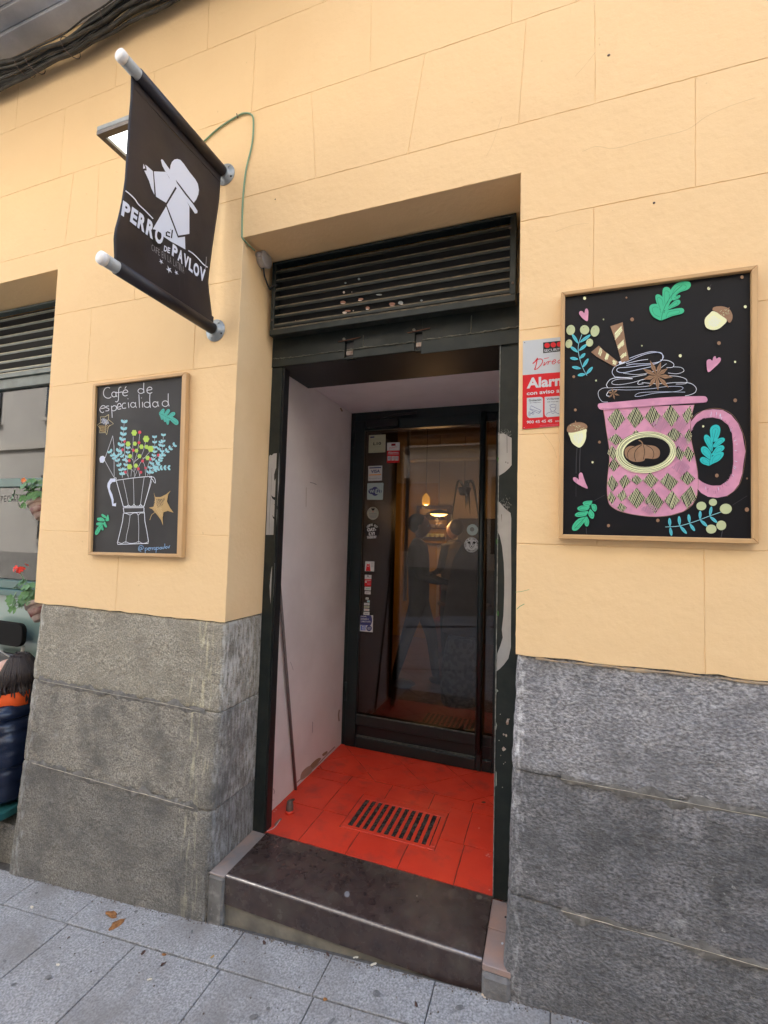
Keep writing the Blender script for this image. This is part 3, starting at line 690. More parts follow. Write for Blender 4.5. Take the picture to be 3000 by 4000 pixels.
A.line('wall_stain', STN, [(680, 1670), (678, 1880)], 4); A.line(('wall_stain', 2), STN2, [(720, 1615), (760, 1625), (790, 1640)], 7)
A.line(('wall_stain', 3), STN3, [(1050, 812), (1070, 850)], 16); A.build(B)
# ------------------------------------------------------------------ steel portal: posts, lintel, soffit
YF = .29
ZL = 2.505
F = thing('steel_portal', 'dark green steel door portal with welded lintel and silver spray paint on its posts', 'door frame', ((XL+XR)/2, YF, .1))
bm = bmesh.new(); add_box(bm, (XL+.001, -1.352), (YF, YF+.012), (.088, ZL), .002); add_box(bm, (-1.3645, -1.3515), (YF-.004, YF+.055), (.1, ZL-.002)); bm_obj('post', bm, M_STEEL, F)
box('post_edge', (-1.3515, -1.343), (YF+.006, YF+.055), (.1005, ZL-.003), M_BLACKP, F)
bm = bmesh.new(); add_box(bm, (-.213, XR-.001), (YF, YF+.014), (.0965, ZL), .002); add_box(bm, (-.213, -.206), (YF+.0145, YF+.05), (.1, ZL-.002)); bm_obj('post', bm, M_STEEL, F)
box('post_lip', (-.2165, -.2132), (YF-.003, YF+.02), (.1005, ZL-.003), mat('bare_metal_edge', (.30, .31, .29), (.12, .13, .12), 50, .6), F)
# lintel plate with two lock slots
def slot_x(u, v): return aty(u, v, YF).x
s1a, s1b = slot_x(1348, 1360), slot_x(1381, 1360); s2a, s2b = slot_x(1621, 1320), slot_x(1650, 1320)
zs0, zs1 = 2.522, 2.598
bm = bmesh.new()
xs = [XL+.001, s1a, s1b, s2a, s2b, XR-.001]
for a, b in ((xs[0], xs[1]), (xs[2], xs[3]), (xs[4], xs[5])): add_box(bm, (a, b), (YF-.004, YF+.01), (ZL+.002, 2.72), .001)
for a, b in ((xs[1], xs[2]), (xs[3], xs[4])): add_box(bm, (a+.0003, b-.0003), (YF-.003, YF+.009), (zs1, 2.72)); add_box(bm, (a+.0003, b-.0003), (YF-.003, YF+.009), (ZL+.002, zs0-.008))
bm_obj('lintel_plate', bm, M_STEEL, F)
box('lintel_strip', (s2b-.002, XR-.003), (YF-.010, YF-.0045), (ZL-.018, 2.551), M_STEEL, F, .001)
box('lintel_strip', (XL+.003, s1a), (YF-.007, YF-.0045), (ZL+.003, 2.545), M_STEEL, F, .001)
box('lintel_strip', (s1b, s2a), (YF-.007, YF-.0045), (ZL+.003, 2.545), M_STEEL, F, .001)
for a, b in ((s1a, s1b), (s2a, s2b)):
    L_ = box('lock_slot', (a, b), (YF+.03, YF+.034), (zs0-.01, zs1+.004), M_BLACK, F)
    tube('lock_bolt', [(a-.004, YF-.012, zs1+.012), (a-.004, YF+.02, zs1+.012)], .007, mat('worn_bolt', (.25, .24, .2), rough=.5), L_, 10)
    tube('lock_pin', [(a-.035, YF-.010, zs1+.001), (b+.04, YF-.010, zs1+.010)], .0022, mat('rust', (.13, .05, .03), (.2, .09, .05), 50, .8), L_, 6)
    box('slot_filler', (a+.004, b-.002), (YF+.004, YF+.02), (zs0+.008, zs0+.030), M_CHIP, L_, .003)
def weld(pts, r, name='weld_seam'):
    bm = bmesh.new(); P = catmull(pts, 24); R_ = random.Random(len(P)); Q = [p+Vector((0, R_.uniform(-.001, .001), R_.uniform(-.0022, .0022))) for p in P]
    add_tube(bm, Q, [r*R_.uniform(.35, 1.5) for _ in Q], 6); bm_obj(name, bm, mat('weld_paint', (.065, .068, .056), (.15, .145, .115), 60, .6), F, True)
weld([(XL+.01, YF-.008, 2.553), (-1.30, YF-.008, 2.549), (s1a, YF-.008, 2.552)], .0024); weld([(s1b, YF-.008, 2.548), (-.95, YF-.008, 2.553), (s2a, YF-.008, 2.551)], .0032)
weld([(s2b, YF-.010, 2.553), (-.35, YF-.010, 2.556), (XR-.005, YF-.009, 2.562)], .0032); weld([(aty(1420, 1350, YF).x, YF-.005, 2.553), (aty(1420, 1350, YF).x, YF-.005, 2.62)], .0016); weld([(aty(1840, 1290, YF).x, YF-.005, 2.557), (aty(1840, 1290, YF).x+.002, YF-.005, 2.645)], .0022)
bm = bmesh.new(); add_box(bm, (-1.43, -.18), (YF+.0105, .688), (2.522, 2.60)); bm_obj('lintel_soffit', bm, M_BLACKP, F)
# spray paint on the posts
A = Art((1900, 1600), 2.212, lambda u, v: aty(u, v, YF), (0, -1, 0), lift=.0008)
A.poly('spray_paint', M_SILVER, [(103, 212), (150, 205), (180, 225), (218, 245), (218, 480), (198, 505), (160, 540), (120, 565), (99, 580)], 0)
A.poly('spray_paint', M_SILVER, [(97, 790), (115, 800), (145, 838), (175, 868), (208, 892), (215, 940), (213, 1150), (216, 1500), (212, 1900), (212, 2050), (190, 2150), (150, 2205), (115, 2240), (88, 2260), (92, 2110), (120, 2040), (141, 1970), (133, 1900), (147, 1780), (154, 1600), (155, 1450), (150, 1320), (135, 1180), (115, 1090), (94, 1045)], 0)
for _ in range(260):   # overspray specks
    u_, v_ = random.choice([(random.gauss(150, 40), 210+random.gauss(0, 22)), (150+random.gauss(0, 35), 850+random.gauss(-20, 30))])
    if 100 < u_ < 216: A.ell('spray_paint', M_SILVER, (u_, v_), random.uniform(1, 3), random.uniform(1, 3), n=6)
A.line('spray_paint', M_BLACK, [(178, 170), (179, 375)], 3); A.line('spray_paint', M_STUB, [(131, 905), (132, 968)], 5, taper=True)
for p_, r_ in (((100, 430), 9), ((94, 1140), 12), ((100, 1760), 10)): A.ell('spray_paint', paint('green_tag', (.05, .14, .04)), p_, r_*.8, r_*2.4)
for p_ in ((168, 455), (186, 462)): A.ell('spray_paint', M_CEM, p_, 5, 6)
A.build(F)
A = Art((1850, 2500), 3.687, lambda u, v: aty(u, v, YF), (0, -1, 0), lift=.0010)
for P_, w_ in (([(485, 1130), (525, 1132), (505, 1160), (502, 1215), (478, 1220), (466, 1190), (476, 1160)], 0), ([(420, 1350), (435, 1342), (448, 1362), (436, 1378), (422, 1366)], 0), ([(455, 1355), (472, 1352), (486, 1378), (474, 1398), (458, 1385)], 0), ([(408, 1560), (430, 1532), (450, 1552), (470, 1570), (455, 1585), (432, 1600), (415, 1588)], 0)):
    A.poly(('paint_chip', P_[0]), M_CHIP, P_)
for P_ in ([(331, 700), (348, 722), (358, 735), (334, 750), (328, 800)], [(322, 1180), (338, 1225), (325, 1300)], [(318, 1880), (332, 1910), (334, 2090), (316, 2110)]): A.poly(('paint_chip', P_[0]), mat('sage_primer', (.33, .36, .31), rough=.8), P_)
for p_ in ((367, 1445), (391, 1662), (455, 1760), (432, 1782), (416, 2120), (384, 1068)): A.ell(('paint_chip', p_), M_CHIP, p_, 6, 8)
A.build(F)
A = Art((950, 1300), 2.765, lambda u, v: aty(u, v, YF), (0, -1, 0), lift=.0008)
A.poly('spray_paint', M_SILVER, [(278, 1335), (292, 1318), (310, 1325), (330, 1305), (392, 1298), (388, 1620), (372, 1800), (366, 1980), (350, 2182), (246, 2182), (258, 1900), (272, 1500)])
for P_ in ([(368, 1440), (352, 1470), (335, 1530), (335, 1580), (342, 1600), (358, 1560), (368, 1500)], [(302, 1755), (330, 1775), (370, 1772), (368, 1800), (340, 1808), (315, 1790)], [(335, 1855), (365, 1845), (372, 1900), (360, 1912), (352, 1880)], [(316, 1965), (330, 1990), (362, 1990), (355, 2010), (338, 2018), (322, 2000)]): A.poly('spray_paint', M_STEEL, P_)
A.line('spray_paint', M_CEM, [(312, 1460), (300, 1750), (285, 1960), (282, 2170)], 3)
A.build(F)
A = Art((960, 2200), 2.01, lambda u, v: aty(u, v, YF), (0, -1, 0), lift=.0008)
A.poly('spray_paint', M_SILVER, [(212, 0), (230, 0), (225, 120), (216, 300), (208, 360), (196, 330), (190, 260), (188, 180), (196, 90), (203, 40)], 0)
A.build(F)
# ------------------------------------------------------------------ louvred vent above the portal
def louvre(label, x0, x1, yF, z0, z1, n, dep, mslat, mlip, frame_m, group=None, chips=False):
    V = thing('louvre_vent', label, 'vent', ((x0+x1)/2, yF, z0), group)
    box('backing', (x0+.01, x1-.01), (yF+.06, yF+.066), (z0+.01, z1-.01), M_BLACK, V)
    box('frame_rail', (x0, x1), (yF, yF+.05), (z0, z0+.030), frame_m, V, .002); box('frame_rail', (x0, x1), (yF, yF+.05), (z1-.012, z1), frame_m, V, .002)
    box('frame_lip', (x0+.02, x1-.02), (yF+.0015, yF+.02), (z0+.0305, z0+.036), mslat, V)
    box('frame_stile', (x0, x0+.022), (yF+.0015, yF+.05), (z0+.0305, z1-.0125), frame_m, V, .002); box('frame_stile', (x1-.026, x1), (yF+.0015, yF+.05), (z0+.0305, z1-.0125), frame_m, V, .002)
    zz0, zz1 = z0+.04, z1-.02; p = (zz1-zz0)/n; ms = None
    for k in range(n):
        z = zz0+p*(k+.10); a, b = x0+.0225, x1-.0265
        if ms is None:
            q = [(yF+.006, z), (yF+.006, z+.011), (yF+.013, z+.0215), (yF+.016, z+.0205), (yF+.009, z+.009), (yF+.009, z)]
            vs = [(a, y, zz) for y, zz in q]+[(b, y, zz) for y, zz in q]; N = len(q)
            fs = [(i, (i+1) % N, N+(i+1) % N, N+i) for i in range(N)]+[tuple(range(N))[::-1], tuple(range(N, 2*N))]
            o = mesh_obj('slat', vs, fs, [mlip, mslat], V, [1 if i == 1 else 0 for i in range(N)]+[0, 0]); ms = o.data; zb = z
        else:
            o = bpy.data.objects.new('slat', ms); COL.objects.link(o); o.parent = V; o.location = (0, 0, z-zb)
    return V
V1 = louvre('dark green louvred metal vent with seven dusty slats above the doorway', -1.392, -.145, .212, 2.648, 3.046, 7, .05, M_DUST, M_STEEL, M_STEEL)
A = Art((1000, 1000), 3.318, lambda u, v: aty(u, v, .218), (0, -1, 0), lift=.0008)
CHR = paint('chip_rust', (.26, .13, .09))
for (u_, v_, a_, b_, m_) in [(1160, 350, 14, 12, P_SGRY2), (1335, 300, 16, 16, P_SGRY2), (1140, 472, 14, 16, M_CHIP), (1243, 468, 6, 6, M_CHIP), (1128, 600, 36, 20, CHR), (1128, 618, 32, 6, M_CHIP), (1360, 560, 34, 16, CHR), (1350, 578, 26, 7, M_CHIP), (1150, 735, 30, 16, M_CHIP), (1190, 712, 40, 12, CHR), (1262, 710, 9, 8, M_CHIP), (1448, 675, 28, 20, CHR), (1444, 692, 20, 7, M_CHIP), (515, 838, 5, 6, M_CHIP)]:
    A.ell(('flaked_paint', u_), m_, (u_, v_), a_, b_, n=9)
A.build(V1)
A = Art((1300, 1150), 3.318, lambda u, v: aty(u, v, .218), (0, -1, 0), lift=.0008)
for (u_, v_, a_, b_, m_) in [(770, 125, 40, 20, CHR), (770, 150, 34, 6, M_CHIP), (880, 110, 34, 24, P_SGRY2), (895, 128, 20, 7, M_CHIP), (600, 5, 40, 10, P_SGRY2), (1150, 80, 16, 14, P_SGRY2)]: A.ell(('flaked_paint', u_), m_, (u_, v_), a_, b_, n=9)
A.build(V1)
for q in ((1062, 1250), (1992, 890), (2002, 1105)):
    lathe('screw', [(.006, -.001), (.004, .003)], aty(*q, .212), M_STUB, V1, (0, -1, 0), 8)

# ------------------------------------------------------------------ glazed door
YD = 1.352
D = thing('glass_door', 'dark green framed glass door covered in small stickers at the end of the red doorway', 'door', (-.9, YD, .1))
DX0, DX1 = -1.419, -.206
SX = -.4095     # meeting line of the leaf and the fixed side light
box('door_frame', (DX0, -1.385), (YD+.004, YD+.07), (.1, 2.544), M_DOOR, D, .002)
box('door_frame', (-1.3845, DX1), (YD+.004, YD+.07), (2.478, 2.544), M_DOOR, D, .002)
box('door_frame', (-.343, DX1), (YD+.002, YD+.07), (.1, 2.4775), M_DOOR, D, .002)
box('leaf_stile', (-1.3845, -1.303), (YD-.012, YD+.045), (.103, 2.476), M_DOOR, D, .003)
box('leaf_stile', (-.447, -.4105), (YD-.012, YD+.045), (.103, 2.476), M_DOOR, D, .003)
box('leaf_rail', (-1.3027, -.4473), (YD-.0115, YD+.045), (2.402, 2.476), M_DOOR, D, .003)
box('leaf_rail', (-1.3027, -.4473), (YD-.0115, YD+.045), (.262, .330), M_DOOR, D, .003)
box('leaf_rail', (-1.3027, -.4473), (YD-.0115, YD+.045), (.103, .175), M_DOOR, D, .003)
box('kick_panel', (-1.3027, -.4473), (YD+.012, YD+.030), (.1755, .2615), mat('kick_black', (.006, .008, .009), rough=.5), D)
box('kick_moulding', (-1.3, -.45), (YD-.003, YD+.0115), (.1765, .186), mat('worn_door_edge', (.085, .095, .085), (.02, .035, .035), 30, .5), D, .002)
box('glazing_bead', (-1.302, -.448), (YD-.0145, YD-.004), (.3305, .338), MATS['worn_door_edge'], D, .002)
box('side_rail', (-.4085, -.3435), (YD-.004, YD+.045), (2.42, 2.476), M_DOOR, D, .002); box('side_rail', (-.4085, -.3435), (YD-.004, YD+.045), (.262, .322), M_DOOR, D, .002)
box('side_rail', (-.4085, -.3435), (YD-.004, YD+.045), (.103, .175), M_DOOR, D, .002); box('kick_panel', (-.4085, -.3435), (YD+.012, YD+.030), (.1755, .2615), MATS['kick_black'], D)
box('side_bead', (-.408, -.344), (YD-.007, YD-.0045), (.3225, .336), MATS['worn_door_edge'], D)
def pane(name, x0, x1, z0, z1, y, m, parent): return mesh_obj(name, [(x0, y, z0), (x1, y, z0), (x1, y, z1), (x0, y, z1)], [(0, 1, 2, 3)], m, parent)
box('glass_pane', (-1.3026, -.4474), (YD+.010, YD+.0135), (.3305, 2.4015), M_GLASS, D)
box('glass_pane', (-.4084, -.3436), (YD+.014, YD+.0175), (.3225, 2.4195), M_GLASS, D)
hb = tube('pull_bar', [(-.424, YD-.058, .235), (-.424, YD-.058, 2.47)], .020, M_DOOR, D, 14)
for z in (.30, 2.40): tube('bar_bracket', [(-.424, YD-.05, z), (-.424, YD-.010, z)], .010, M_DOOR, hb, 8)
box('door_closer', (-1.27, -1.03), (YD-.062, YD-.0125), (2.412, 2.462), M_BLACKP, D, .004)
tube('closer_arm', [(-1.17, YD-.03, 2.470), (-1.05, YD-.05, 2.494), (-.90, YD-.02, 2.508)], .009, M_BLACKP, D, 6)
for z in (.42, 1.27, 2.28): tube('hinge', [(-1.386, YD-.014, z), (-1.386, YD-.014, z+.13)], .010, M_DOOR, D, 8)
# stickers on the glass: each one a printed label
YS = YD+.0095
sf = lambda u, v: aty(u, v, YS)
def sticker(o_, k_, fn, label=None):
    A = Art(o_, k_, sf, (0, -1, 0), lift=.0006); fn(A)
    for ob in A.build(D):
        if label: ob['label'] = label
a5 = ((1400, 1650), 3.016); a6 = ((1370, 2100), 2.860); a7 = ((1300, 1950), 4.023); a8 = ((1700, 1950), 4.916)
def st(A):
    A.poly('sticker', P_SCRM, [(125, 152), (322, 143), (318, 352), (119, 362)]); A.poly('sticker', P_SNAVY, [(141, 168), (188, 164), (188, 180), (140, 184)])
    A.text('sticker', P_SBLK, 'L10', [(177, 236), (268, 230), (268, 264), (175, 270)], .03)
    for y in (198, 290, 342): A.line('sticker', P_SGRY2, [(180, y), (262, y-4)], 2)
sticker(*a5, st, 'cream square sticker with L10')
def st(A):
    A.poly('sticker', P_SWHT, [(340, 240), (488, 234), (486, 330), (338, 332)]); A.poly('sticker', P_SRED, [(338, 332), (486, 330), (483, 474), (335, 480)])
    A.poly('sticker', paint('sign_dark_red', (.2, .01, .02)), [(388, 250), (438, 248), (438, 275), (388, 278)])
    A.line('sticker', P_SRED, [(365, 318), (372, 296), (392, 306), (404, 296), (420, 300), (436, 286), (455, 290)], 4)
    A.text('sticker', P_SWHT, 'Alarma', [(348, 343), (474, 340), (474, 368), (347, 371)], .02)
    for x in (344, 390, 434): A.poly('sticker', P_SWHT, [(x, 398), (x+38, 396), (x+37, 448), (x-1, 450)]); A.line('sticker', P_SNAVY, [(x+8, 432), (x+16, 415), (x+28, 420), (x+26, 438)], 3)
    A.line('sticker', P_SWHT, [(345, 382), (474, 379)], 3)
sticker(*a5, st, 'small red and white alarm sticker')
def st(A):
    A.poly('sticker', P_SWHT, [(118, 516), (282, 509), (278, 684), (114, 691)]); A.poly('sticker', P_SNAVY, [(128, 530), (270, 523), (270, 538), (128, 545)])
    A.text('sticker', P_SNAVY, 'VISA', [(146, 560), (258, 553), (252, 592), (148, 597)], .03); A.poly('sticker', P_SORG, [(126, 614), (268, 607), (268, 620), (126, 627)])
    A.text('sticker', P_SGRY2, 'Accepted here', [(124, 655), (268, 649), (268, 668), (124, 674)])
sticker(*a5, st, 'white card payment sticker with VISA')
def st(A):
    A.poly('sticker', P_SMINT, [(112, 716), (292, 711), (296, 720), (288, 905), (280, 913), (106, 910), (101, 902), (106, 722)])
    A.ell('sticker', P_SNAVY, (196, 812), 44, 54); A.ell('sticker', P_SNAVY, (160, 812), 42, 34); A.ell('sticker', P_SNAVY, (236, 812), 38, 34); A.poly('sticker', P_SMINT, [(208, 782), (256, 780), (266, 792), (264, 830), (254, 842), (204, 844), (198, 832), (202, 792)])
    A.text('sticker', P_SMINT, 'Wi', [(130, 794), (188, 791), (188, 829), (130, 831)], .04); A.text('sticker', P_SNAVY, 'Fi', [(216, 792), (256, 790), (254, 830), (214, 832)], .04)
sticker(*a5, st, 'square sticker with a Wi Fi cloud')
def st(A):
    A.ell('sticker', P_SGREY if False else paint('sticker_beige', (.34, .34, .28)), (631, 222), 92, 102); A.poly('sticker', P_SBLK, [(605, 142), (620, 140), (631, 150), (645, 138), (660, 143), (655, 165), (645, 178), (620, 178), (610, 165)])
    for y, w_ in ((228, 60), (252, 62), (275, 56), (292, 42)): A.line('sticker', P_SGRY2, [(631-w_, y), (631+w_, y-2)], 7)
    for x in (570, 590, 680, 700): A.line('sticker', P_SGRY2, [(x, 170), (x+6, 195)], 4)
    A.line('sticker', P_SRED, [(620, 180), (632, 205), (645, 182)], 4)
sticker(*a7, st, 'round beige sticker with small print')
def st(A):
    A.ell('sticker', P_SBLK, (618, 500), 118, 128)
    for i, ch in enumerate("WE'VE GOT"):
        if ch == ' ': continue
        a = math.radians(-142+i*13.0); c = (618+92*math.cos(a), 500+98*math.sin(a)); r = a+PI/2; ux, uy = math.cos(r)*10, math.sin(r)*10; vx, vy = -math.sin(r)*17, math.cos(r)*17
        A.text('sticker', P_SWHT, ch, [(c[0]-ux-vx, c[1]-uy-vy), (c[0]+ux-vx, c[1]+uy-vy), (c[0]+ux+vx, c[1]+uy+vy), (c[0]-ux+vx, c[1]-uy+vy)], .05)
    A.text('sticker', P_SWHT, 'OAT-', [(540, 452), (682, 446), (680, 502), (540, 510)], .07); A.text('sticker', P_SWHT, 'LY!', [(566, 520), (662, 514), (658, 566), (566, 572)], .07)
    A.text('sticker', P_SWHT, 'INSIDE!', [(538, 578), (688, 572), (680, 612), (546, 622)], .05)
sticker(*a7, st, "round black sticker with WE'VE GOT OATLY! INSIDE!")
def st(A):
    A.poly('sticker', P_SWHT, [(512, 977), (655, 980), (650, 1136), (502, 1130)]); A.poly('sticker', P_SRED, [(518, 1128), (536, 1008), (548, 1022), (565, 1022), (578, 1008), (595, 1130)])
    A.ell('sticker', P_SWHT, (548, 1052), 6, 7); A.ell('sticker', P_SWHT, (565, 1052), 6, 7)
    for y in (995, 1008, 1022, 1045, 1060): A.line('sticker', P_SGRY2, [(598, y), (640, y+1)], 4)
sticker(*a7, st, 'white sticker with a red pointed figure')
def st(A):
    A.poly('sticker', P_SWHT, [(504, 1186), (608, 1192), (606, 1256), (502, 1252)]); A.ell('sticker', P_SBLK, (552, 1208), 16, 9); A.line('sticker', P_SGRY2, [(522, 1240), (545, 1228), (560, 1236), (588, 1222)], 4)
    A.poly('sticker', P_SRED, [(502, 1252), (606, 1256), (602, 1372), (498, 1368)])
    A.line('sticker', P_SWHT, [(510, 1272), (598, 1276)], 7); A.poly('sticker', P_SWHT, [(508, 1286), (532, 1287), (532, 1312), (507, 1311)])
    for y in (1300, 1325, 1340): A.line('sticker', P_PINK, [(540, y), (596, y+2)], 4)
sticker(*a7, st, 'narrow red and white alarm strip sticker')
for P_, m1, m2 in (([(500, 1376), (600, 1378), (597, 1434), (497, 1430)], P_SWHT, P_GRN), ([(502, 1444), (596, 1450), (593, 1496), (500, 1490)], P_SWHT, P_SGRY2), ([(518, 1542), (564, 1546), (560, 1578), (516, 1574)], P_SWHT, P_SGRY2), ([(540, 1590), (582, 1590), (580, 1624), (537, 1620)], P_SMINT, P_TEAL),
                   ([(494, 1628), (580, 1634), (576, 1668), (492, 1664)], P_SWHT, P_SGRY2), ([(492, 1672), (578, 1680), (574, 1712), (490, 1708)], P_SCRM, P_SGRY2), ([(490, 1716), (576, 1724), (573, 1762), (488, 1756)], P_SWHT, P_SORG), ([(484, 1768), (578, 1774), (575, 1824), (481, 1816)], P_SWHT, P_SGRY2)):
    def st(A, P_=P_, m1=m1, m2=m2):
        A.poly('small_sticker', m1, P_); cx = sum(p[0] for p in P_)/4; cyy = sum(p[1] for p in P_)/4; w_ = (P_[1][0]-P_[0][0])*.3
        A.line('small_sticker', m2, [(cx-w_, cyy), (cx-w_*.3, cyy+2), (cx+w_, cyy+1)], 9)
    sticker(*a7, st)
def st(A):
    A.poly('sticker', P_SWHT, [(436, 1826), (634, 1824), (628, 2092), (424, 2074), (428, 1990)]); A.poly('sticker', P_SNAVY, [(437, 1826), (590, 1824), (608, 1840), (618, 1880), (616, 1930), (600, 1975), (580, 1985), (430, 1975)])
    for i, t_ in enumerate(('HAZTE', 'CLIENTE', 'COMERCIO LOCAL')):
        A.text('sticker', P_SWHT, ('PAGAR,', 'DONDE A', 'COMERCIO LOCAL')[i], [(442, 1832+i*38), (532+i*32, 1832+i*40), (532+i*32, 1856+i*40), (442, 1856+i*38)], .02)
    A.poly('sticker', P_SBLU, [(440, 1985), (518, 1982), (515, 2062), (438, 2056)]); A.text('sticker', P_SWHT, 'MAD', [(458, 1990), (512, 1990), (510, 2018), (458, 2018)], .02); A.text('sticker', P_SWHT, 'RID', [(458, 2026), (512, 2026), (510, 2050), (458, 2050)], .02)
    A.ell('sticker', P_SNAVY, (570, 2028), 44, 46); A.line('sticker', P_SWHT, [(542, 2020), (598, 2008)], 5); A.line('sticker', P_SWHT, [(542, 2036), (600, 2024)], 5); A.line('sticker', P_SWHT, [(548, 2052), (596, 2042)], 4)
sticker(*a7, st, 'large navy and white shop sticker, lowest on the glass')
def st(A): A.ell('sticker', P_SMINT, (715, 588), 108, 108); A.ell('sticker', P_SGRY2, (708, 578), 43, 43); A.line('sticker', P_SGRY2, [(668, 518), (690, 508), (735, 506)], 3)
sticker(*a8, st, 'round pale sticker with a grey dot')
def st(A):
    A.ell('sticker', P_SWHT, (699, 876), 142, 147); A.ell('sticker', P_SBLK, (699, 876), 134, 139, w=3)
    for txt, a0, st_, r_, fl in (('WORK ON MY OWN SMILE', -195, 10.8, 116, 1), ('CHINOCRAZY', 135, -10.5, 116, -1)):
        for i, ch in enumerate(txt):
            if ch == ' ': continue
            a = math.radians(a0+i*st_); c = (699+r_*math.cos(a), 876+r_*math.sin(a)); r = a+fl*PI/2; ux, uy = math.cos(r)*8, math.sin(r)*8; vx, vy = -math.sin(r)*14, math.cos(r)*14
            A.text('sticker', P_SBLK, ch, [(c[0]-ux-vx, c[1]-uy-vy), (c[0]+ux-vx, c[1]+uy-vy), (c[0]+ux+vx, c[1]+uy+vy), (c[0]-ux+vx, c[1]-uy+vy)], .04)
    A.poly('sticker', P_SBLK, [(615, 830), (640, 812), (665, 812), (680, 822), (668, 845), (660, 865), (645, 862), (635, 845)]); A.poly('sticker', P_SBLK, [(784, 832), (760, 812), (735, 812), (720, 822), (730, 845), (738, 865), (755, 862), (765, 848)])
    A.line('sticker', P_SBLK, [(655, 862), (655, 895), (672, 925), (698, 942), (725, 925), (745, 895), (745, 862)], 8); A.line('sticker', P_SBLK, [(683, 838), (678, 860), (684, 885)], 9); A.line('sticker', P_SBLK, [(716, 838), (722, 860), (716, 885)], 9); A.ell('sticker', P_SBLK, (699, 905), 14, 12)
sticker(*a8, st, 'round white sticker with a dog face')

# ------------------------------------------------------------------ window at the left edge
WN = thing('cafe_window', 'teal framed shopfront window with dark lettering at the left edge', 'window', (-3.5, .25, 1.2))
YW = .25
louvre('grey louvred metal vent above the shopfront window at the left edge', -4.45, -2.735, .235, 2.63, 3.115, 7, .05, mat('pale_slat', (.40, .38, .28), (.22, .23, .18), 14, .55), M_WGREY, M_WGREY)
box('transom', (-4.45, -2.722), (YW, YW+.05), (2.56, 2.628), M_WGREY, WN, .003)
box('mullion_bar', (-4.45, -2.722), (YW-.004, YW+.05), (1.878, 1.935), M_WGREEN, WN, .003)
box('sill_rail', (-4.45, -2.722), (YW-.035, YW+.05), (1.165, 1.205), M_WGREEN, WN, .004); box('sill_rail', (-4.45, -2.722), (YW-.012, YW+.05), (1.2055, 1.262), M_WGREEN, WN, .004)
box('frame_stile', (-2.79, -2.722), (YW+.004, YW+.05), (1.2625, 2.5595), M_WGREY, WN, .003); box('frame_stile', (-4.45, -4.38), (YW+.004, YW+.05), (1.2625, 2.5595), M_WGREY, WN, .003)
box('window_pane', (-4.3795, -2.7905), (YW+.028, YW+.032), (1.9355, 2.5595), M_WINGLASS, WN); box('window_pane', (-4.3795, -2.7905), (YW+.028, YW+.032), (1.2625, 1.8775), M_WINGLASS, WN)
A = Art((0, 1150), 2.604, lambda u, v: aty(u, v, YW+.0275), (0, -1, 0), lift=.0006)
for i, ch in enumerate('SPECIALTY'):
    x0 = -25+i*32.5; y0 = 2050-i*2.0
    A.text('window_letter', M_BLACKP, ch, [(x0, y0), (x0+22, y0-2), (x0+20, y0+66), (x0-2, y0+69)], .02)
for i, ch in enumerate('COFFEE'):
    x0 = -250+i*36; A.text('window_letter', M_BLACKP, ch, [(x0, 2062), (x0+24, 2060), (x0+22, 2130), (x0-2, 2132)], .02)
A.build(WN)
box('panel', (-4.45, -2.722), (YW+.01, YW+.05), (-.05, 1.1645), M_PANEL, WN, .002)
box('base_course', (-4.5, -2.66), (.02, .30), (-.7, -.055), M_GRAN, B, .012)
# interior fitting seen dimly behind the window: shelf with a coffee machine and a jar
IR = thing('window_counter', 'dark counter standing behind the shopfront window', 'counter', (-3.4, .7, .1))
box('counter_body', (-4.3, -2.9), (.50, .95), (.1, 1.25), M_IWOOD, IR); box('counter_top', (-4.32, -2.88), (.48, .97), (1.2505, 1.285), mat('counter_steel', (.25, .26, .26), rough=.3, metal=.6), IR, .004)
CMC = thing('coffee_machine', 'steel coffee machine on the counter behind the window', 'machine', (-3.15, .7, 1.286))
box('machine_body', (-3.34, -2.98), (.55, .88), (1.33, 1.56), MATS['counter_steel'], CMC, .02, 2); tube('steam_wand', [(-3.02, .53, 1.50), (-3.01, .51, 1.42), (-3.0, .50, 1.34)], .006, MATS['counter_steel'], CMC)
for sx in (-3.30, -3.02): lathe('machine_foot', [(.015, 0), (.015, .045)], (sx, .6, 1.286), M_BLACKP, CMC, seg=10)
lathe('boiler_dial', [(.05, 0), (.05, .012), (.04, .014)], (-3.16, .55, 1.45), M_ZINC, CMC, (0, -1, 0), 20)

# ------------------------------------------------------------------ interior room behind the door
RM = thing('cafe_interior', 'dim cream and mustard cafe room seen through the glass door', 'room', (-.9, 2.5, .1))
box('room_floor', (-4.5, 1.6), (1.505, 5.4), (.02, .0985), mat('interior_terracotta', (.16, .075, .055), (.21, .105, .08), 8, .35), RM)
box('room_floor', (-4.45, -1.755), (.352, 1.50), (.02, .0985), MATS['interior_terracotta'], RM)
bm = bmesh.new()
for k in range(-14, 14):       # diagonal joints of the inner floor
    for s_ in (1, -1):
        c0 = k*.26; a = Vector((-2.2, 1.52, .0992)); P0 = Vector((-.9+c0*1.414-1.9*s_, 1.52, .0990)); P1 = P0+Vector((3.8*s_, 3.8, 0))
        d_ = (P1-P0).normalized(); n_ = Vector((-d_.y, d_.x, 0))*.0025; v = [bm.verts.new(p) for p in (P0-n_, P0+n_, P1+n_, P1-n_)]; bm.faces.new(v)
bm_obj('floor_joints', bm, M_JOINT, RM, fix=False); RM.children[-1]['kind'] = 'stuff'
box('red_painted_floor', (-1.40, -.25), (1.51, 1.86), (.0993, .104), mat('rust_paint', (.50, .06, .03), rough=.4), RM, .002)
box('room_ceiling', (-4.5, 1.6), (.345, 5.4), (3.20, 3.44), M_IWALL, RM)
box('room_wall', (-4.5, 1.6), (5.2, 5.4), (.0985, 3.1995), M_IWALL, RM)
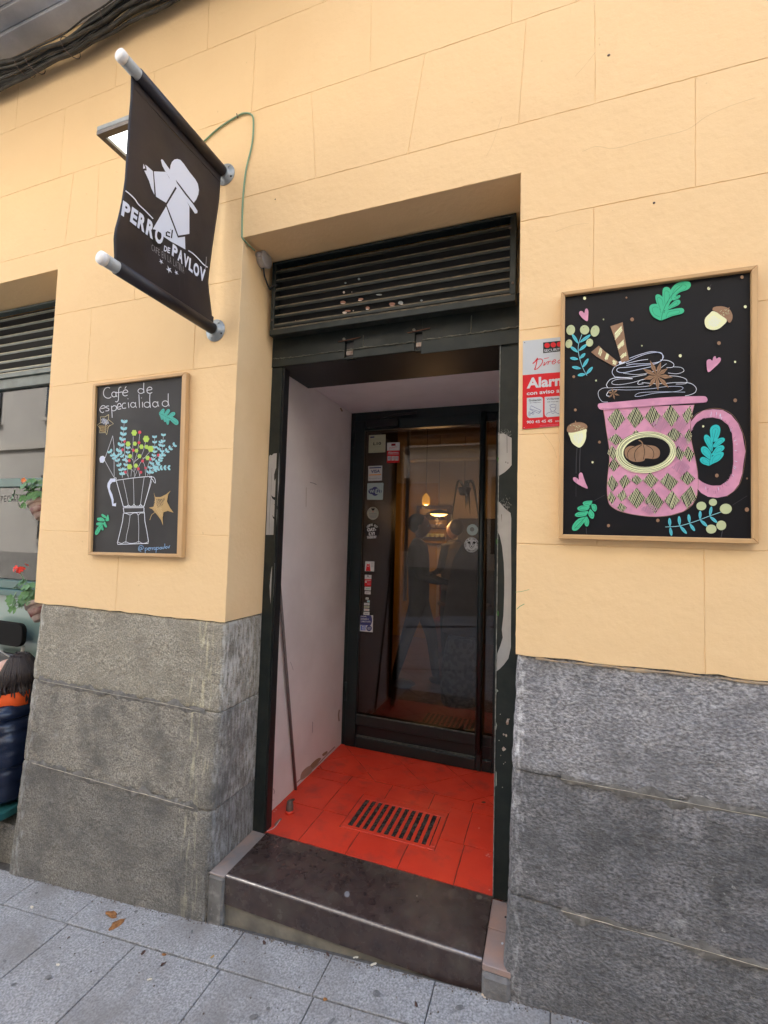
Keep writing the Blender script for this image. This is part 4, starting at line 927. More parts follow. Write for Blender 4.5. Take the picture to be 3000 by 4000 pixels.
box('room_wall', (1.0, 1.6), (1.47, 5.1995), (.0985, 3.1995), M_IWALL, RM); box('room_wall', (-4.7, -4.5), (.345, 5.1995), (.0985, 3.1995), M_IBROWN, RM)
box('room_wall', (-.2045, 1.6), (1.40, 1.4695), (.0, 3.1995), M_IWALL, RM); box('room_wall', (-1.75, -.2055), (1.425, 1.47), (2.601, 3.1995), M_IWALL, RM)
box('room_wall', (.101, 1.6), (.35, 1.3995), (.0, 3.1995), M_IWALL, RM); box('room_wall', (-1.75, .10), (.345, 1.4245), (2.6005, 3.1995), M_IWALL, RM)
box('brown_partition', (-1.75, -1.44), (1.405, 2.55), (.0985, 3.1995), M_IBROWN, RM)
xp = aty(1588, 2000, 2.56).x
box('pale_post', (xp-.012, xp+.012), (2.553, 2.60), (1.0, 3.0), M_IPOST, RM)
def atB(u, v, y=5.19): return aty(u, v, y)
a, b = atB(1545, 1890), atB(1708, 2100); box('mustard_wall', (a.x-1.2, b.x), (5.17, 5.1995), (.1, a.z), M_IMUST, RM)
a, b = atB(1790, 2025), atB(1900, 2500); box('dark_doorway', (a.x, a.x+.8), (5.17, 5.1995), (.1, a.z), mat('blue_black', (.02, .022, .035), rough=.6), RM)
a = aty(1590, 1755, 4.0); box('ceiling_beam', (a.x, 1.0), (3.9, 4.1), (a.z-.16, a.z), mat('beam_plaster', (.55, .50, .42), rough=.8), RM)
box('ceiling_fill', (-4.5, 1.0), (4.1005, 5.1995), (3.0, 3.1995), M_IWALL, RM)
# mirror, shelf and cups
Pm = [aty(1628, 1975, 5.1), aty(1762, 2130, 5.1)]
MR = thing('framed_mirror', 'dark framed mirror with shelf on the back wall seen through the door', 'mirror', (Pm[0].x, 5.1, Pm[1].z))
x0, x1, z1, z0 = Pm[0].x, Pm[1].x, Pm[0].z, Pm[1].z
box('mirror_panel', (x0+.05, x1-.05), (5.12, 5.169), (z0+.03, z1-.04), M_IMUST, MR)
for bx, bz in (((x0, x1), (z1-.05, z1)), ((x0, x1), (z0, z0+.03)), ((x0, x0+.05), (z0+.0305, z1-.0505)), ((x1-.07, x1), (z0+.0305, z1-.0505))): box('mirror_frame', bx, (5.08, 5.169), bz, M_IWOOD, MR, .004)
for k in range(3):
    zz = z0+.10+k*.14; box('shelf', (x0+.05, x1-.07), (4.98, 5.1195), (zz, zz+.015), M_IWOOD, MR)
    for j in range(5):
        cx = x0+.12+j*(x1-x0-.25)/4; c = thing('cup', ['first', 'second', 'third', 'fourth', 'fifth'][j]+' small cup from the left on the '+['lowest', 'middle', 'top'][k]+' mirror shelf behind the glass', 'cup', (cx, 5.04, zz+.0155), 'cups on the mirror shelf')
        lathe('cup_body', [(.022, 0), (.034, .02), (.036, .055), (.033, .055), (.03, .02)], (cx, 5.04, zz+.0155), [P_CREAM, M_POT, M_IWOOD][k], c, seg=10)
# hanging lamps
def pendant(u, v0, v1, y, label, dome=False):
    p = aty(u, v1, y); t = thing('pendant_lamp', label, 'lamp', p)
    tube('lamp_cord', [(p.x, y, p.z+.06), (p.x, y, 3.0 if y > 4.1 else 3.1995)], .003, M_BLACKP, t, 6)
    if dome:
        lathe('lamp_shade', [(.02, .06), (.05, .05), (.16, .005), (.17, -.012), (.165, -.012), (.15, .0)], p, M_BLACKP, t, seg=24); lathe('bulb', [(.12, -.004), (.08, -.03), (.01, -.04)], p, M_BULB, t, seg=20)
    else:
        lathe('lamp_shade', [(.008, .085), (.02, .075), (.045, .035), (.05, .0), (.042, -.05), (.038, -.05)], p, M_SHADE, t, seg=20); lathe('bulb', [(.02, .02), (.030, -.01), (.022, -.045), (.004, -.052)], p+Vector((0, 0, -.012)), M_BULB, t, seg=16)
    l = bpy.data.lights.new('lamp_light', 'POINT'); l.energy = 1.7 if not dome else 2.8; l.color = (1, .58, .22); l.shadow_soft_size = .05
    lo = bpy.data.objects.new('lamp_light', l); COL.objects.link(lo); lo.parent = t; lo.location = (0, 0, -.11)
pendant(1664, 1830, 1955, 3.6, 'glowing amber glass pendant lamp behind the door glass')
pendant(1714, 1990, 2006, 4.2, 'black dome pendant lamp glowing behind the door glass', True)
# bench and table
BN = thing('red_bench', 'dark red bench at the back of the room seen through the door', 'bench', (-.5, 4.4, .1))
a, b = aty(1690, 2385, 4.2), aty(1800, 2450, 4.2); box('seat', (a.x, b.x+.1), (4.2, 4.6), (.50, .56), M_IRED, BN, .01); box('back', (a.x, b.x+.1), (4.56, 4.62), (.5605, 1.0), M_IRED, BN, .01); box('base', (a.x+.03, b.x+.05), (4.22, 4.58), (.0985, .4995), M_IRED, BN)
TB = thing('cafe_table', 'small dark table behind the glass door', 'table', (-.95, 3.9, .1))
lathe('table_top', [(.32, .70), (.33, .715), (.32, .73)], (-1.0, 4.0, .0985), M_IWOOD, TB); tube('table_leg', [(-1.0, 4.0, .11), (-1.0, 4.0, .80)], .03, M_BLACKP, TB); lathe('table_foot', [(.22, 0), (.2, .02), (.04, .03)], (-1.0, 4.0, .0985), M_BLACKP, TB)
# trailing plant high on the right
PX = aty(1815, 1905, 4.3); PL = thing('hanging_plant', 'dark trailing plant hanging high inside, seen through the door', 'plant', PX)
lathe('plant_pot', [(.06, -.10), (.09, .0), (.08, .0)], PX, M_BLACKP, PL, seg=14); tube('plant_cord', [(PX.x, 4.3, PX.z), (PX.x, 4.3, 3.0)], .003, M_BLACKP, PL, 5)
rp = random.Random(4)
for k in range(9):
    a_ = rp.uniform(0, 6.28); r_ = rp.uniform(.08, .2); P0 = PX+Vector((0, 0, -.01)); P1 = P0+Vector((r_*math.cos(a_)*.7, r_*math.sin(a_)*.4, .08)); P2 = P0+Vector((r_*math.cos(a_)*1.3, r_*math.sin(a_)*.6, -rp.uniform(.1, .5)))
    tube('frond', catmull([P0, P1, P2], 5), [.006, .012, .016, .018, .018, .017, .015, .012, .010, .006, .003][:11], mat('dark_foliage', (.02, .035, .015), rough=.6), PL, 5)

# ================================================================== STREET BEHIND THE CAMERA (seen in reflections)
OB = thing('opposite_building', 'pale rendered block across the street mirrored in the shop glass', 'building', (-2, -7, 0))
box('facade', (-30, 26), (-12, -7.0), (.6, 13.5), M_OPP, OB); box('stone_base', (-30, 26), (-12, -6.96), (-4, .9), M_OPPB, OB)
for z in (4.0, 7.3, 10.6): box('string_course', (-30, 26), (-6.9995, -6.90), (z, z+.18), M_OPPS if False else mat('string_course_stone', (.5, .47, .42), rough=.8), OB)
for i in range(13):
    for j, z in enumerate((1.3, 4.9, 8.2)):
        x = -20+i*3.2
        w_ = box('window', (x-.55, x+.55), (-6.985, -6.95), (z, z+1.9), M_OPPW, OB)
        box('sill', (x-.65, x+.65), (-6.9495, -6.86), (z-.09, z-.005), MATS['string_course_stone'], w_); box('frame', (x-.04, x+.04), (-6.9495, -6.93), (z+.01, z+1.89), M_OPPS, w_)

# ================================================================== WALL-HUNG THINGS
def framed_board(name, label, outer, inner, mrail, mboard, y, w_):
    O = [aty(*p, y) for p in outer]; I = [aty(*p, y) for p in inner]
    c = sum(O, Vector())/4; T = thing(name, label, 'chalkboard', (c.x, 0, c.z))
    back = Vector((0, -y-.001, 0))
    for i, mm in enumerate((M_WOODH, M_WOODV, M_WOODH, M_WOODV)):
        j = (i+1) % 4; prism('frame_rail', [O[i], O[j], I[j], I[i]], (0, -y-.002, 0), mm, T, .0022)
    Q = [aty(*p, y) for p in inner]
    cc = sum(Q, Vector())/4; Q = [q+(q-cc).normalized()*.006+Vector((0, -y-.017+.0, 0)) for q in Q]
    YB = -.017; Q = [Vector((q.x, YB, q.z)) for q in Q]
    prism('board_panel', Q, (0, .009, 0), mboard, T)
    return T, YB
a4 = ((2000, 1000), 1.659)
def px4(P, a=a4): return [(a[0][0]+x/a[1], a[0][1]+y/a[1]) for x, y in P]
BB, YB = framed_board('mug_chalkboard', 'large black board in a pale pine frame with a pink checked mug drawing', px4([(318, 232), (1597, 55), (1602, 1868), (300, 1832)]), px4([(345, 253), (1555, 90), (1562, 1832), (330, 1803)]), None, M_BOARD2, -.032, .02)
A = Art(*a4, lambda u, v: aty(u, v, YB), (0, -1, 0), lift=.0004)
random.seed(21)
# --- mug
body = [(588, 985), (600, 1050), (610, 1130), (628, 1240), (630, 1330), (620, 1420), (615, 1500), (618, 1560), (628, 1605), (655, 1632), (700, 1655), (800, 1678), (920, 1690), (1020, 1682), (1110, 1655), (1170, 1610), (1198, 1550), (1205, 1480), (1202, 1400), (1190, 1330), (1172, 1250), (1156, 1160), (1158, 1060), (1180, 965)]
handle_o = [(1158, 1075), (1195, 1030), (1240, 1002), (1300, 993), (1365, 998), (1420, 1030), (1465, 1085), (1492, 1150), (1506, 1230), (1513, 1265), (1500, 1340), (1492, 1410), (1470, 1480), (1435, 1525), (1390, 1555), (1330, 1567), (1270, 1560), (1225, 1535), (1195, 1500)]
handle_i = [(1198, 1440), (1235, 1468), (1290, 1488), (1350, 1487), (1400, 1455), (1425, 1410), (1434, 1340), (1432, 1220), (1425, 1150), (1400, 1095), (1355, 1058), (1300, 1046), (1240, 1052), (1195, 1078), (1160, 1130)]
A.poly('mug_drawing', P_PINK, handle_o+handle_i)
A.poly('mug_drawing', P_PINK, body)
for _ in range(60):
    a_ = random.uniform(-1.9, 1.95); cx, cyy = 1300, 1275; r0, r1 = random.choice([(.97, 1.05), (.98, 1.10), (1.04, 1.12)])
    ex = lambda r: (cx+148*math.cos(a_)*r, cyy+238*math.sin(a_)*r)
    A.line('mug_drawing', random.choice([P_PINKD, P_LILAC, P_PINK]), [ex(r0), ex(r1)], random.uniform(2, 4), 0)
for _ in range(90):
    x, y = random.uniform(640, 1150), random.uniform(1000, 1640); A.line('mug_drawing', paint('pink_streak', (.56, .27, .40)), [(x, y), (x+random.uniform(10, 30), y-random.uniform(15, 45))], random.uniform(1.5, 4), 0)
def dia(cx, cyy, rx, ry, sk=0, col=None, rot=-72):
    rx *= 1.1; ry *= 1.1
    P = [(cx+sk, cyy-ry), (cx+rx, cyy+ry*.05), (cx-sk*.4, cyy+ry), (cx-rx, cyy+ry*.02)]
    P = [(x+random.uniform(-3, 3), y+random.uniform(-3, 3)) for x, y in P]
    A.poly('mug_drawing', P_BLK, P); A.hatch('mug_drawing', col or P_CREAM, P, rot, 9.5, 3.1, .35)
for q in [(675, 1055, 54, 68, 4), (798, 1045, 50, 66, 6), (914, 1042, 54, 64, -4), (1030, 1035, 50, 66, -2), (1136, 1030, 32, 56, 16), (672, 1190, 46, 34, 0), (805, 1150, 26, 20, 0), (1055, 1158, 50, 44, -10), (1140, 1172, 26, 48, 8), (655, 1275, 34, 42, -10), (1085, 1280, 34, 50, -12), (1145, 1282, 32, 48, -6), (658, 1356, 34, 40, 0),
          (650, 1475, 34, 52, -4), (727, 1462, 34, 44, 10), (808, 1452, 34, 32, 0), (900, 1452, 46, 46, -8), (1018, 1462, 54, 54, -12), (1136, 1440, 46, 44, -6), (645, 1566, 26, 38, -6), (712, 1555, 30, 36, 8), (806, 1570, 52, 62, 0), (922, 1592, 58, 74, -14), (1036, 1582, 46, 60, 0), (1142, 1562, 46, 66, 18), (712, 1630, 30, 28, -10)]:
    dia(*q, rot=random.choice([-70, -66, -75, -60, -112]) if q[1] > 1400 else random.choice([-68, -72, -64]))
for q in [(960, 1090, 60, 52), (1090, 1090, 46, 60), (1100, 1210, 50, 60), (1095, 1370, 62, 56), (890, 1640, 60, 40)]:
    P = [(q[0], q[1]-q[3]), (q[0]+q[2], q[1]), (q[0], q[1]+q[3]), (q[0]-q[2], q[1])]; A.hatch('mug_drawing', paint('pink_dull', (.50, .26, .37)), P, -66, 8, 5)
A.poly('mug_drawing', P_PINK, [(556, 968), (575, 955), (700, 945), (900, 925), (1050, 914), (1200, 910), (1250, 912), (1264, 928), (1262, 942), (1240, 952), (1100, 960), (900, 975), (700, 990), (600, 998), (570, 995), (558, 982)], 3)
A.line('mug_drawing', P_PINKD, [(575, 992), (700, 988), (900, 973), (1100, 958), (1240, 950), (1262, 938)], 2.5)
A.line('mug_drawing', P_BRN, body, 2.5); A.line('mug_drawing', P_BRN, [(1160, 1060), (1200, 1020), (1290, 990), (1370, 998), (1440, 1045), (1495, 1150), (1513, 1262), (1492, 1420), (1460, 1500), (1390, 1558)], 2.2)
A.line('mug_drawing', P_PINKD, handle_i, 2)
# oval badge with pumpkin
A.ell('badge_drawing', P_CREAM, (868, 1272), 195, 132, rot=-4, n=48); A.ell('badge_drawing', P_BLK, (872, 1270), 152, 96, rot=-6, n=40)
for k in range(9): A.ell('badge_drawing', random.choice([P_CREAM, P_BLK, P_CREAMG, P_CREAM, P_CREAM]), (868+random.uniform(-4, 4), 1271+random.uniform(-4, 4)), 158+k*4.6, 100+k*4.1, w=random.uniform(1.6, 3.5), rot=-4+random.uniform(-3, 3), n=44)
A.poly('badge_drawing', P_BRN, [(728, 1275), (735, 1248), (765, 1232), (800, 1234), (835, 1222), (870, 1226), (920, 1232), (950, 1252), (958, 1280), (948, 1305), (915, 1316), (865, 1312), (855, 1326), (825, 1335), (780, 1332), (755, 1318), (738, 1306)], 3)
for P_ in ([(800, 1234), (765, 1252), (748, 1280), (752, 1315)], [(840, 1225), (805, 1255), (792, 1290), (800, 1330)], [(850, 1226), (858, 1270), (850, 1320)], [(870, 1228), (905, 1250), (918, 1285), (910, 1314)]): A.line('badge_drawing', P_BLK, P_, 3.5)
A.line('badge_drawing', P_BRN, [(848, 1228), (838, 1205), (820, 1196)], 7)
# cream swirls
for P_ in ([(620, 948), (585, 945), (562, 915), (560, 880), (590, 858), (640, 856), (720, 852), (830, 850), (900, 842)], [(620, 855), (612, 835), (640, 800), (700, 790), (780, 796)], [(780, 798), (690, 800), (650, 815), (652, 832), (700, 835), (780, 822), (850, 800)],
           [(665, 786), (648, 755), (670, 718), (740, 690), (830, 650), (900, 630), (960, 628), (975, 655), (960, 685), (880, 700), (790, 702), (740, 712)], [(760, 665), (830, 640), (905, 622), (965, 634), (978, 664), (930, 700), (840, 712), (760, 722), (690, 728), (680, 748), (720, 758), (800, 742), (900, 720)],
           [(740, 700), (820, 680), (880, 672)], [(960, 676), (1010, 680), (1045, 700), (1040, 722), (1000, 726)], [(1040, 720), (1095, 725), (1112, 748), (1070, 765), (1010, 760)], [(720, 762), (820, 770), (930, 745), (1000, 700)], [(980, 778), (1070, 782), (1125, 800), (1125, 828), (1060, 832)],
           [(840, 822), (950, 830), (1060, 822), (1150, 826), (1190, 855), (1185, 885), (1150, 902), (1120, 908)], [(610, 902), (640, 870), (760, 870), (900, 862), (1000, 848), (1090, 848), (1105, 862), (1060, 880), (930, 890), (830, 910), (795, 910), (830, 888), (960, 882), (1120, 884)],
           [(665, 786), (760, 788), (870, 770)], [(850, 830), (815, 832), (830, 808), (900, 795)], [(640, 912), (612, 905), (625, 880)]):
    A.line('cream_drawing', random.choice([P_WHT, P_WHT, P_LILAC]), P_, random.uniform(2.6, 4.2), 6)
# waffle sticks
A.poly('wafer_drawing', P_BRN, [(637, 458), (716, 432), (722, 480), (740, 590), (758, 678), (708, 694), (695, 640), (672, 560)]); A.poly('wafer_drawing', P_BRN, [(512, 625), (562, 583), (600, 620), (690, 690), (668, 722), (610, 690), (548, 655)])
for P_ in ([(665, 500), (708, 455), (715, 490), (668, 545)], [(682, 585), (722, 545), (726, 575), (690, 610)], [(700, 655), (738, 620), (742, 645), (708, 668)]): A.hatch('wafer_drawing', P_CREAM, P_, -48, 5, 4.5)
for P_ in ([(570, 598), (585, 608), (575, 652), (558, 640)], [(612, 630), (630, 645), (612, 680), (598, 668)], [(655, 672), (678, 688), (668, 712), (650, 700)]): A.hatch('wafer_drawing', P_CREAM, P_, -70, 5, 4.5)
A.poly('wafer_drawing', P_WHT, [(690, 688), (705, 682), (712, 692), (735, 685), (720, 700), (695, 708)])
# star anise
def star(part, cx, cyy, r, n, ph, w=.28, m=None):
    for k in range(n):
        a_ = ph+2*PI*k/n; rr_ = r*random.uniform(.82, 1.12); tp = (cx+rr_*math.cos(a_), cyy+rr_*math.sin(a_)); px_, py_ = -math.sin(a_)*r*w*.5, math.cos(a_)*r*w*.5; mx, my = cx+(tp[0]-cx)*.52, cyy+(tp[1]-cyy)*.52
        P = [(cx, cyy), (mx+px_, my+py_), tp, (mx-px_, my-py_)]; A.poly(part, m or P_BRN, P); A.line(part, paint('brown_line', (.13, .075, .04)), [(cx+(tp[0]-cx)*.2, cyy+(tp[1]-cyy)*.2), (cx+(tp[0]-cx)*.8, cyy+(tp[1]-cyy)*.8)], r*.028, 0)
star('anise_drawing', 938, 778, 100, 9, .1); star(('anise_drawing', 2), 655, 893, 42, 6, .3)
# oak leaves
def oak(part, lobes, fill, line, spine):
    for L_ in lobes: A.poly(part, fill, L_, 3)
    for L_ in lobes: A.line(part, fill, L_+L_[:1], 3.2, 3); cx = sum(p[0] for p in L_)/len(L_); cyy = sum(p[1] for p in L_)/len(L_); A.line(part, line, [(p[0]*.62+cx*.38, p[1]*.62+cyy*.38) for p in L_], 1.8, 3)
    A.line(part, line, spine, 3.0)
oak('green_leaf_drawing', [[(968, 420), (920, 400), (893, 360), (895, 325), (930, 315), (965, 335), (982, 380)], [(965, 385), (935, 300), (930, 262), (950, 254), (980, 280), (990, 340)], [(985, 350), (975, 260), (980, 215), (1005, 206), (1025, 225), (1028, 280), (1005, 340)], [(1000, 320), (1015, 250), (1050, 195), (1100, 170), (1145, 172), (1155, 195), (1135, 220), (1080, 240), (1045, 280)], [(985, 365), (1040, 305), (1075, 288), (1088, 300), (1075, 320), (1020, 345)], [(968, 418), (990, 365), (1040, 350), (1095, 342), (1112, 355), (1100, 375), (1040, 390), (990, 410)], [(1040, 275), (1085, 258), (1080, 275), (1045, 290)]], P_GRN, P_GRND, [(966, 425), (972, 380), (995, 320), (1040, 250), (1100, 195)])
oak('teal_leaf_drawing', [[(1275, 1360), (1232, 1345), (1216, 1322), (1232, 1305), (1268, 1318), (1285, 1340)], [(1280, 1320), (1232, 1280), (1224, 1250), (1240, 1236), (1268, 1250), (1292, 1290)], [(1290, 1270), (1248, 1200), (1245, 1168), (1262, 1162), (1285, 1185), (1300, 1230)], [(1290, 1200), (1282, 1130), (1300, 1102), (1328, 1098), (1345, 1118), (1340, 1160), (1318, 1200)], [(1300, 1230), (1330, 1190), (1365, 1180), (1375, 1195), (1355, 1215), (1315, 1240)], [(1290, 1290), (1325, 1240), (1362, 1230), (1372, 1248), (1350, 1270), (1305, 1290)], [(1275, 1358), (1290, 1310), (1325, 1280), (1362, 1274), (1366, 1292), (1340, 1325), (1300, 1345)]], P_TEAL, P_TEALD, [(1275, 1362), (1285, 1290), (1300, 1210), (1318, 1130)])
oak('small_leaf_drawing', [[(520, 1588), (480, 1590), (460, 1600), (470, 1615), (505, 1615)], [(515, 1610), (540, 1612), (548, 1635), (538, 1655), (520, 1640)], [(500, 1620), (450, 1620), (424, 1635), (440, 1650), (490, 1645)], [(490, 1655), (430, 1662), (408, 1680), (430, 1690), (480, 1680)], [(505, 1640), (530, 1670), (525, 1700), (508, 1695), (495, 1670)], [(480, 1690), (430, 1705), (395, 1745), (392, 1775), (420, 1776), (450, 1745), (475, 1712)], [(485, 1690), (498, 1720), (490, 1750), (475, 1745), (470, 1710)]], P_GRN, P_GRND, [(522, 1585), (500, 1650), (460, 1710), (405, 1768)])
# acorns
def acorn(cap, nut, stem, dots, part):
    A.poly(part, P_CREAM, nut, 4); A.hatch(part, P_WHT if part != 'x' else P_CREAM, [(p[0]*.6+sum(q[0] for q in nut)/len(nut)*.4, p[1]*.6+sum(q[1] for q in nut)/len(nut)*.4) for p in nut], -80 if part == 'acorn_drawing' else -20, 9, 2.5)
    A.poly(part, P_BRN, cap, 3); A.line(part, P_BRN, stem, 6)
    for d_ in dots: A.ell(part, P_CREAMG, d_, 2.6, 2.6, n=7)
rd = random.Random(2)
acorn([(355, 1130), (362, 1105), (385, 1088), (415, 1080), (450, 1080), (478, 1092), (488, 1108), (480, 1122), (450, 1132), (400, 1145), (365, 1145)], [(372, 1140), (375, 1175), (388, 1210), (412, 1232), (438, 1243), (462, 1222), (478, 1185), (480, 1150), (475, 1122)], [(412, 1082), (411, 1070)], [(rd.uniform(375, 470), rd.uniform(1098, 1128)) for _ in range(22)], 'acorn_drawing')
acorn([(1297, 355), (1302, 338), (1330, 330), (1370, 332), (1405, 348), (1424, 380), (1425, 410), (1412, 434), (1398, 432), (1385, 412), (1350, 388), (1315, 362)], [(1308, 362), (1275, 380), (1250, 408), (1246, 440), (1258, 468), (1290, 482), (1325, 480), (1360, 458), (1388, 415)], [(1395, 348), (1406, 338)], [(rd.uniform(1330, 1405), rd.uniform(350, 390)) for _ in range(22)], 'tilted_acorn_drawing')
A.line('acorn_drawing', paint('chalk_run', (.06, .06, .065)), [(421, 1245), (416, 1320), (415, 1410)], 4); A.line('acorn_drawing', MATS['chalk_run'], [(442, 1245), (438, 1330), (438, 1415)], 5)
for P_ in ([(435, 380), (440, 362), (455, 362), (468, 374), (474, 350), (486, 345), (494, 362), (493, 395), (488, 426), (460, 410)], [(1258, 700), (1262, 678), (1282, 672), (1295, 682), (1302, 660), (1315, 652), (1322, 668), (1338, 660), (1350, 668), (1345, 690), (1310, 725), (1268, 756)], [(395, 1450), (400, 1435), (418, 1438), (432, 1450), (432, 1420), (442, 1405), (455, 1410), (465, 1440), (478, 1475), (490, 1508), (455, 1495), (412, 1470)]): A.poly(('heart_drawing', P_[0]), P_PINK, P_, 3)
# berry sprigs
def leafy(part, p, q, w_, m=P_CYAN):
    P = Vector((p[0], p[1], 0)); Q = Vector((q[0], q[1], 0)); d = (Q-P); n_ = Vector((-d.y, d.x, 0)).normalized()*w_; M1 = P+d*.45
    A.poly(part, m, [(P.x, P.y), (M1.x+n_.x, M1.y+n_.y), (P.x*.15+Q.x*.85+n_.x*.7, P.y*.15+Q.y*.85+n_.y*.7), (Q.x, Q.y), (P.x*.15+Q.x*.85-n_.x*.7, P.y*.15+Q.y*.85-n_.y*.7), (M1.x-n_.x, M1.y-n_.y)], 2)
    A.line(part, P_TEALD, [(P.x+d.x*.25, P.y+d.y*.25), (P.x+d.x*.8, P.y+d.y*.8)], 1.6, 0)
A.line('berry_sprig_drawing', P_SKY, [(485, 778), (455, 720), (432, 640), (430, 580), (452, 512)], 3.4)
for p, q in (((430, 572), (388, 508)), ((436, 565), (508, 514)), ((428, 628), (378, 590)), ((432, 618), (485, 575)), ((430, 672), (376, 664)), ((438, 668), (474, 634)), ((448, 732), (388, 722)), ((455, 728), (494, 668)), ((478, 768), (425, 776)), ((480, 770), (522, 722))): leafy('berry_sprig_drawing', p, q, 10)
for c_, rx, ry in (((380, 483), 28, 33), ((470, 482), 30, 30), ((537, 490), 28, 37), ((368, 572), 22, 28), ((502, 565), 23, 26)): A.ell('berry_sprig_drawing', P_CREAMG, c_, rx, ry, rot=15); A.ell('berry_sprig_drawing', P_BRN, (c_[0]-6, c_[1]-14), 3, 3, n=7)
A.line('lower_sprig_drawing', P_SKY, [(992, 1756), (1080, 1750), (1180, 1722), (1270, 1688), (1350, 1660)], 4)
for p, q in (((1022, 1755), (1018, 1698)), ((1022, 1757), (1032, 1814)), ((1084, 1748), (1080, 1686)), ((1084, 1748), (1130, 1800)), ((1148, 1732), (1142, 1674)), ((1148, 1734), (1182, 1782)), ((1215, 1708), (1217, 1652)), ((1215, 1710), (1262, 1752)), ((1278, 1686), (1290, 1624)), ((1278, 1688), (1326, 1728))): leafy('lower_sprig_drawing', p, q, 10)
for c_, rx, ry in (((1224, 1621), 32, 28), ((1299, 1597), 26, 23), ((1382, 1639), 39, 33), ((1353, 1746), 32, 31), ((1288, 1770), 34, 29)): A.ell('lower_sprig_drawing', P_CREAMG, c_, rx, ry)
for x, y, r_, m_ in ((470, 278, 10, P_CREAM), (740, 274, 6, P_BRN), (592, 415, 5, P_CREAMG), (777, 415, 12, P_BRN), (1272, 215, 10, P_CREAM), (1487, 142, 11, P_BRN), (1508, 333, 10, P_CREAM), (1338, 568, 12, P_BRN), (840, 585, 5, P_CREAMG), (1088, 650, 10, P_CREAM), (1442, 690, 7, P_CREAM), (400, 785, 9, P_BRN), (544, 810, 6, P_CREAMG), (1443, 938, 12, P_BRN), (410, 1000, 9, P_BRN), (566, 1208, 9, P_BRN), (1236, 1106, 7, P_CREAM), (521, 1338, 7, P_CREAM), (1324, 1424, 12, P_BRN), (1519, 1443, 6, P_BRN), (1518, 1644, 14, P_BRN), (943, 1714, 11, P_BRN), (624, 1748, 10, P_BRN)): A.ell(('dot_drawing', x), m_, (x, y), r_, r_*1.05, n=10)
for P_, w_ in (([(1272, 215), (1288, 190)], 4), ([(480, 1760), (482, 1800)], 4), ([(1360, 1780), (1350, 1830)], 5), ([(525, 1590), (600, 1550)], 2), ([(1425, 1615), (1520, 1555)], 2), ([(415, 1420), (414, 1560)], 2)): A.line(('chalk_smudge', P_[0]), MATS['chalk_run'], P_, w_, 0)
A.build(BB)
# ------------------------------------------------------------------ left chalkboard
a2 = ((340, 1430), 2.8725)
px2 = lambda P: px4(P, a2)
LB, YB2 = framed_board('coffee_pot_chalkboard', 'narrow slate board in a pine frame chalked with a stovetop coffee pot full of flowers', px2([(62, 200), (1113, 62), (1058, 2150), (5, 2118)]), px2([(92, 225), (1062, 106), (1003, 2108), (38, 2085)]), None, M_BOARD1, -.030, .02)
A = Art(*a2, lambda u, v: aty(u, v, YB2), (0, -1, 0), lift=.0004)
T = lambda *L_, w=7.5, m=P_CHALK, s=5: [A.line(('chalk_lettering', min(p[1] for p in P_) > 1900), m, P_, w, s) for P_ in L_]
ring = lambda c, rx, ry, a0=0, a1=360, w=7.5, m=P_CHALK: A.ell('chalk_lettering', m, c, rx, ry, w=w, a0=a0, a1=a1, n=18)
T([(258, 248), (232, 238), (202, 255), (186, 290), (190, 330), (215, 355), (248, 360), (272, 345)])
ring((303, 318), 25, 28, 20, 330); T([(328, 288), (326, 325), (338, 346)])
T([(385, 236), (365, 240), (356, 270), (354, 330), (352, 380), (335, 402), (318, 396)], [(328, 300), (396, 290)])
T([(404, 302), (455, 292), (450, 272), (425, 268), (403, 292), (405, 322), (428, 335), (455, 326)], [(426, 252), (440, 228)])
ring((605, 280), 33, 27); T([(638, 186), (636, 250), (640, 300)]); T([(672, 272), (726, 262), (720, 240), (694, 238), (674, 262), (678, 295), (705, 306), (732, 296)])
T([(160, 478), (204, 466), (196, 446), (168, 448), (146, 480), (150, 508), (172, 522), (190, 514)]); T([(248, 448), (222, 450), (216, 466), (244, 478), (240, 500), (208, 504)])
T([(274, 446), (280, 520), (283, 580)], [(278, 462), (305, 444), (330, 458), (325, 490), (300, 502), (282, 498)]); T([(345, 462), (382, 450), (374, 422), (352, 424), (338, 455), (350, 484), (384, 478)])
T([(436, 416), (408, 418), (394, 445), (404, 474), (440, 470)]); T([(464, 408), (470, 470)]); A.ell('chalk_lettering', P_CHALK, (460, 367), 4, 4)
ring((516, 436), 26, 28, 20, 330); T([(545, 405), (546, 445), (556, 468)]); T([(583, 318), (590, 468)]); T([(622, 402), (625, 464)]); A.ell('chalk_lettering', P_CHALK, (612, 358), 4, 4)
ring((674, 434), 33, 30); T([(708, 300), (704, 380), (712, 468)]); ring((765, 430), 28, 30, 20, 330); T([(795, 396), (796, 430), (806, 454)]); ring((878, 422), 34, 32); T([(912, 308), (912, 400), (922, 452)])
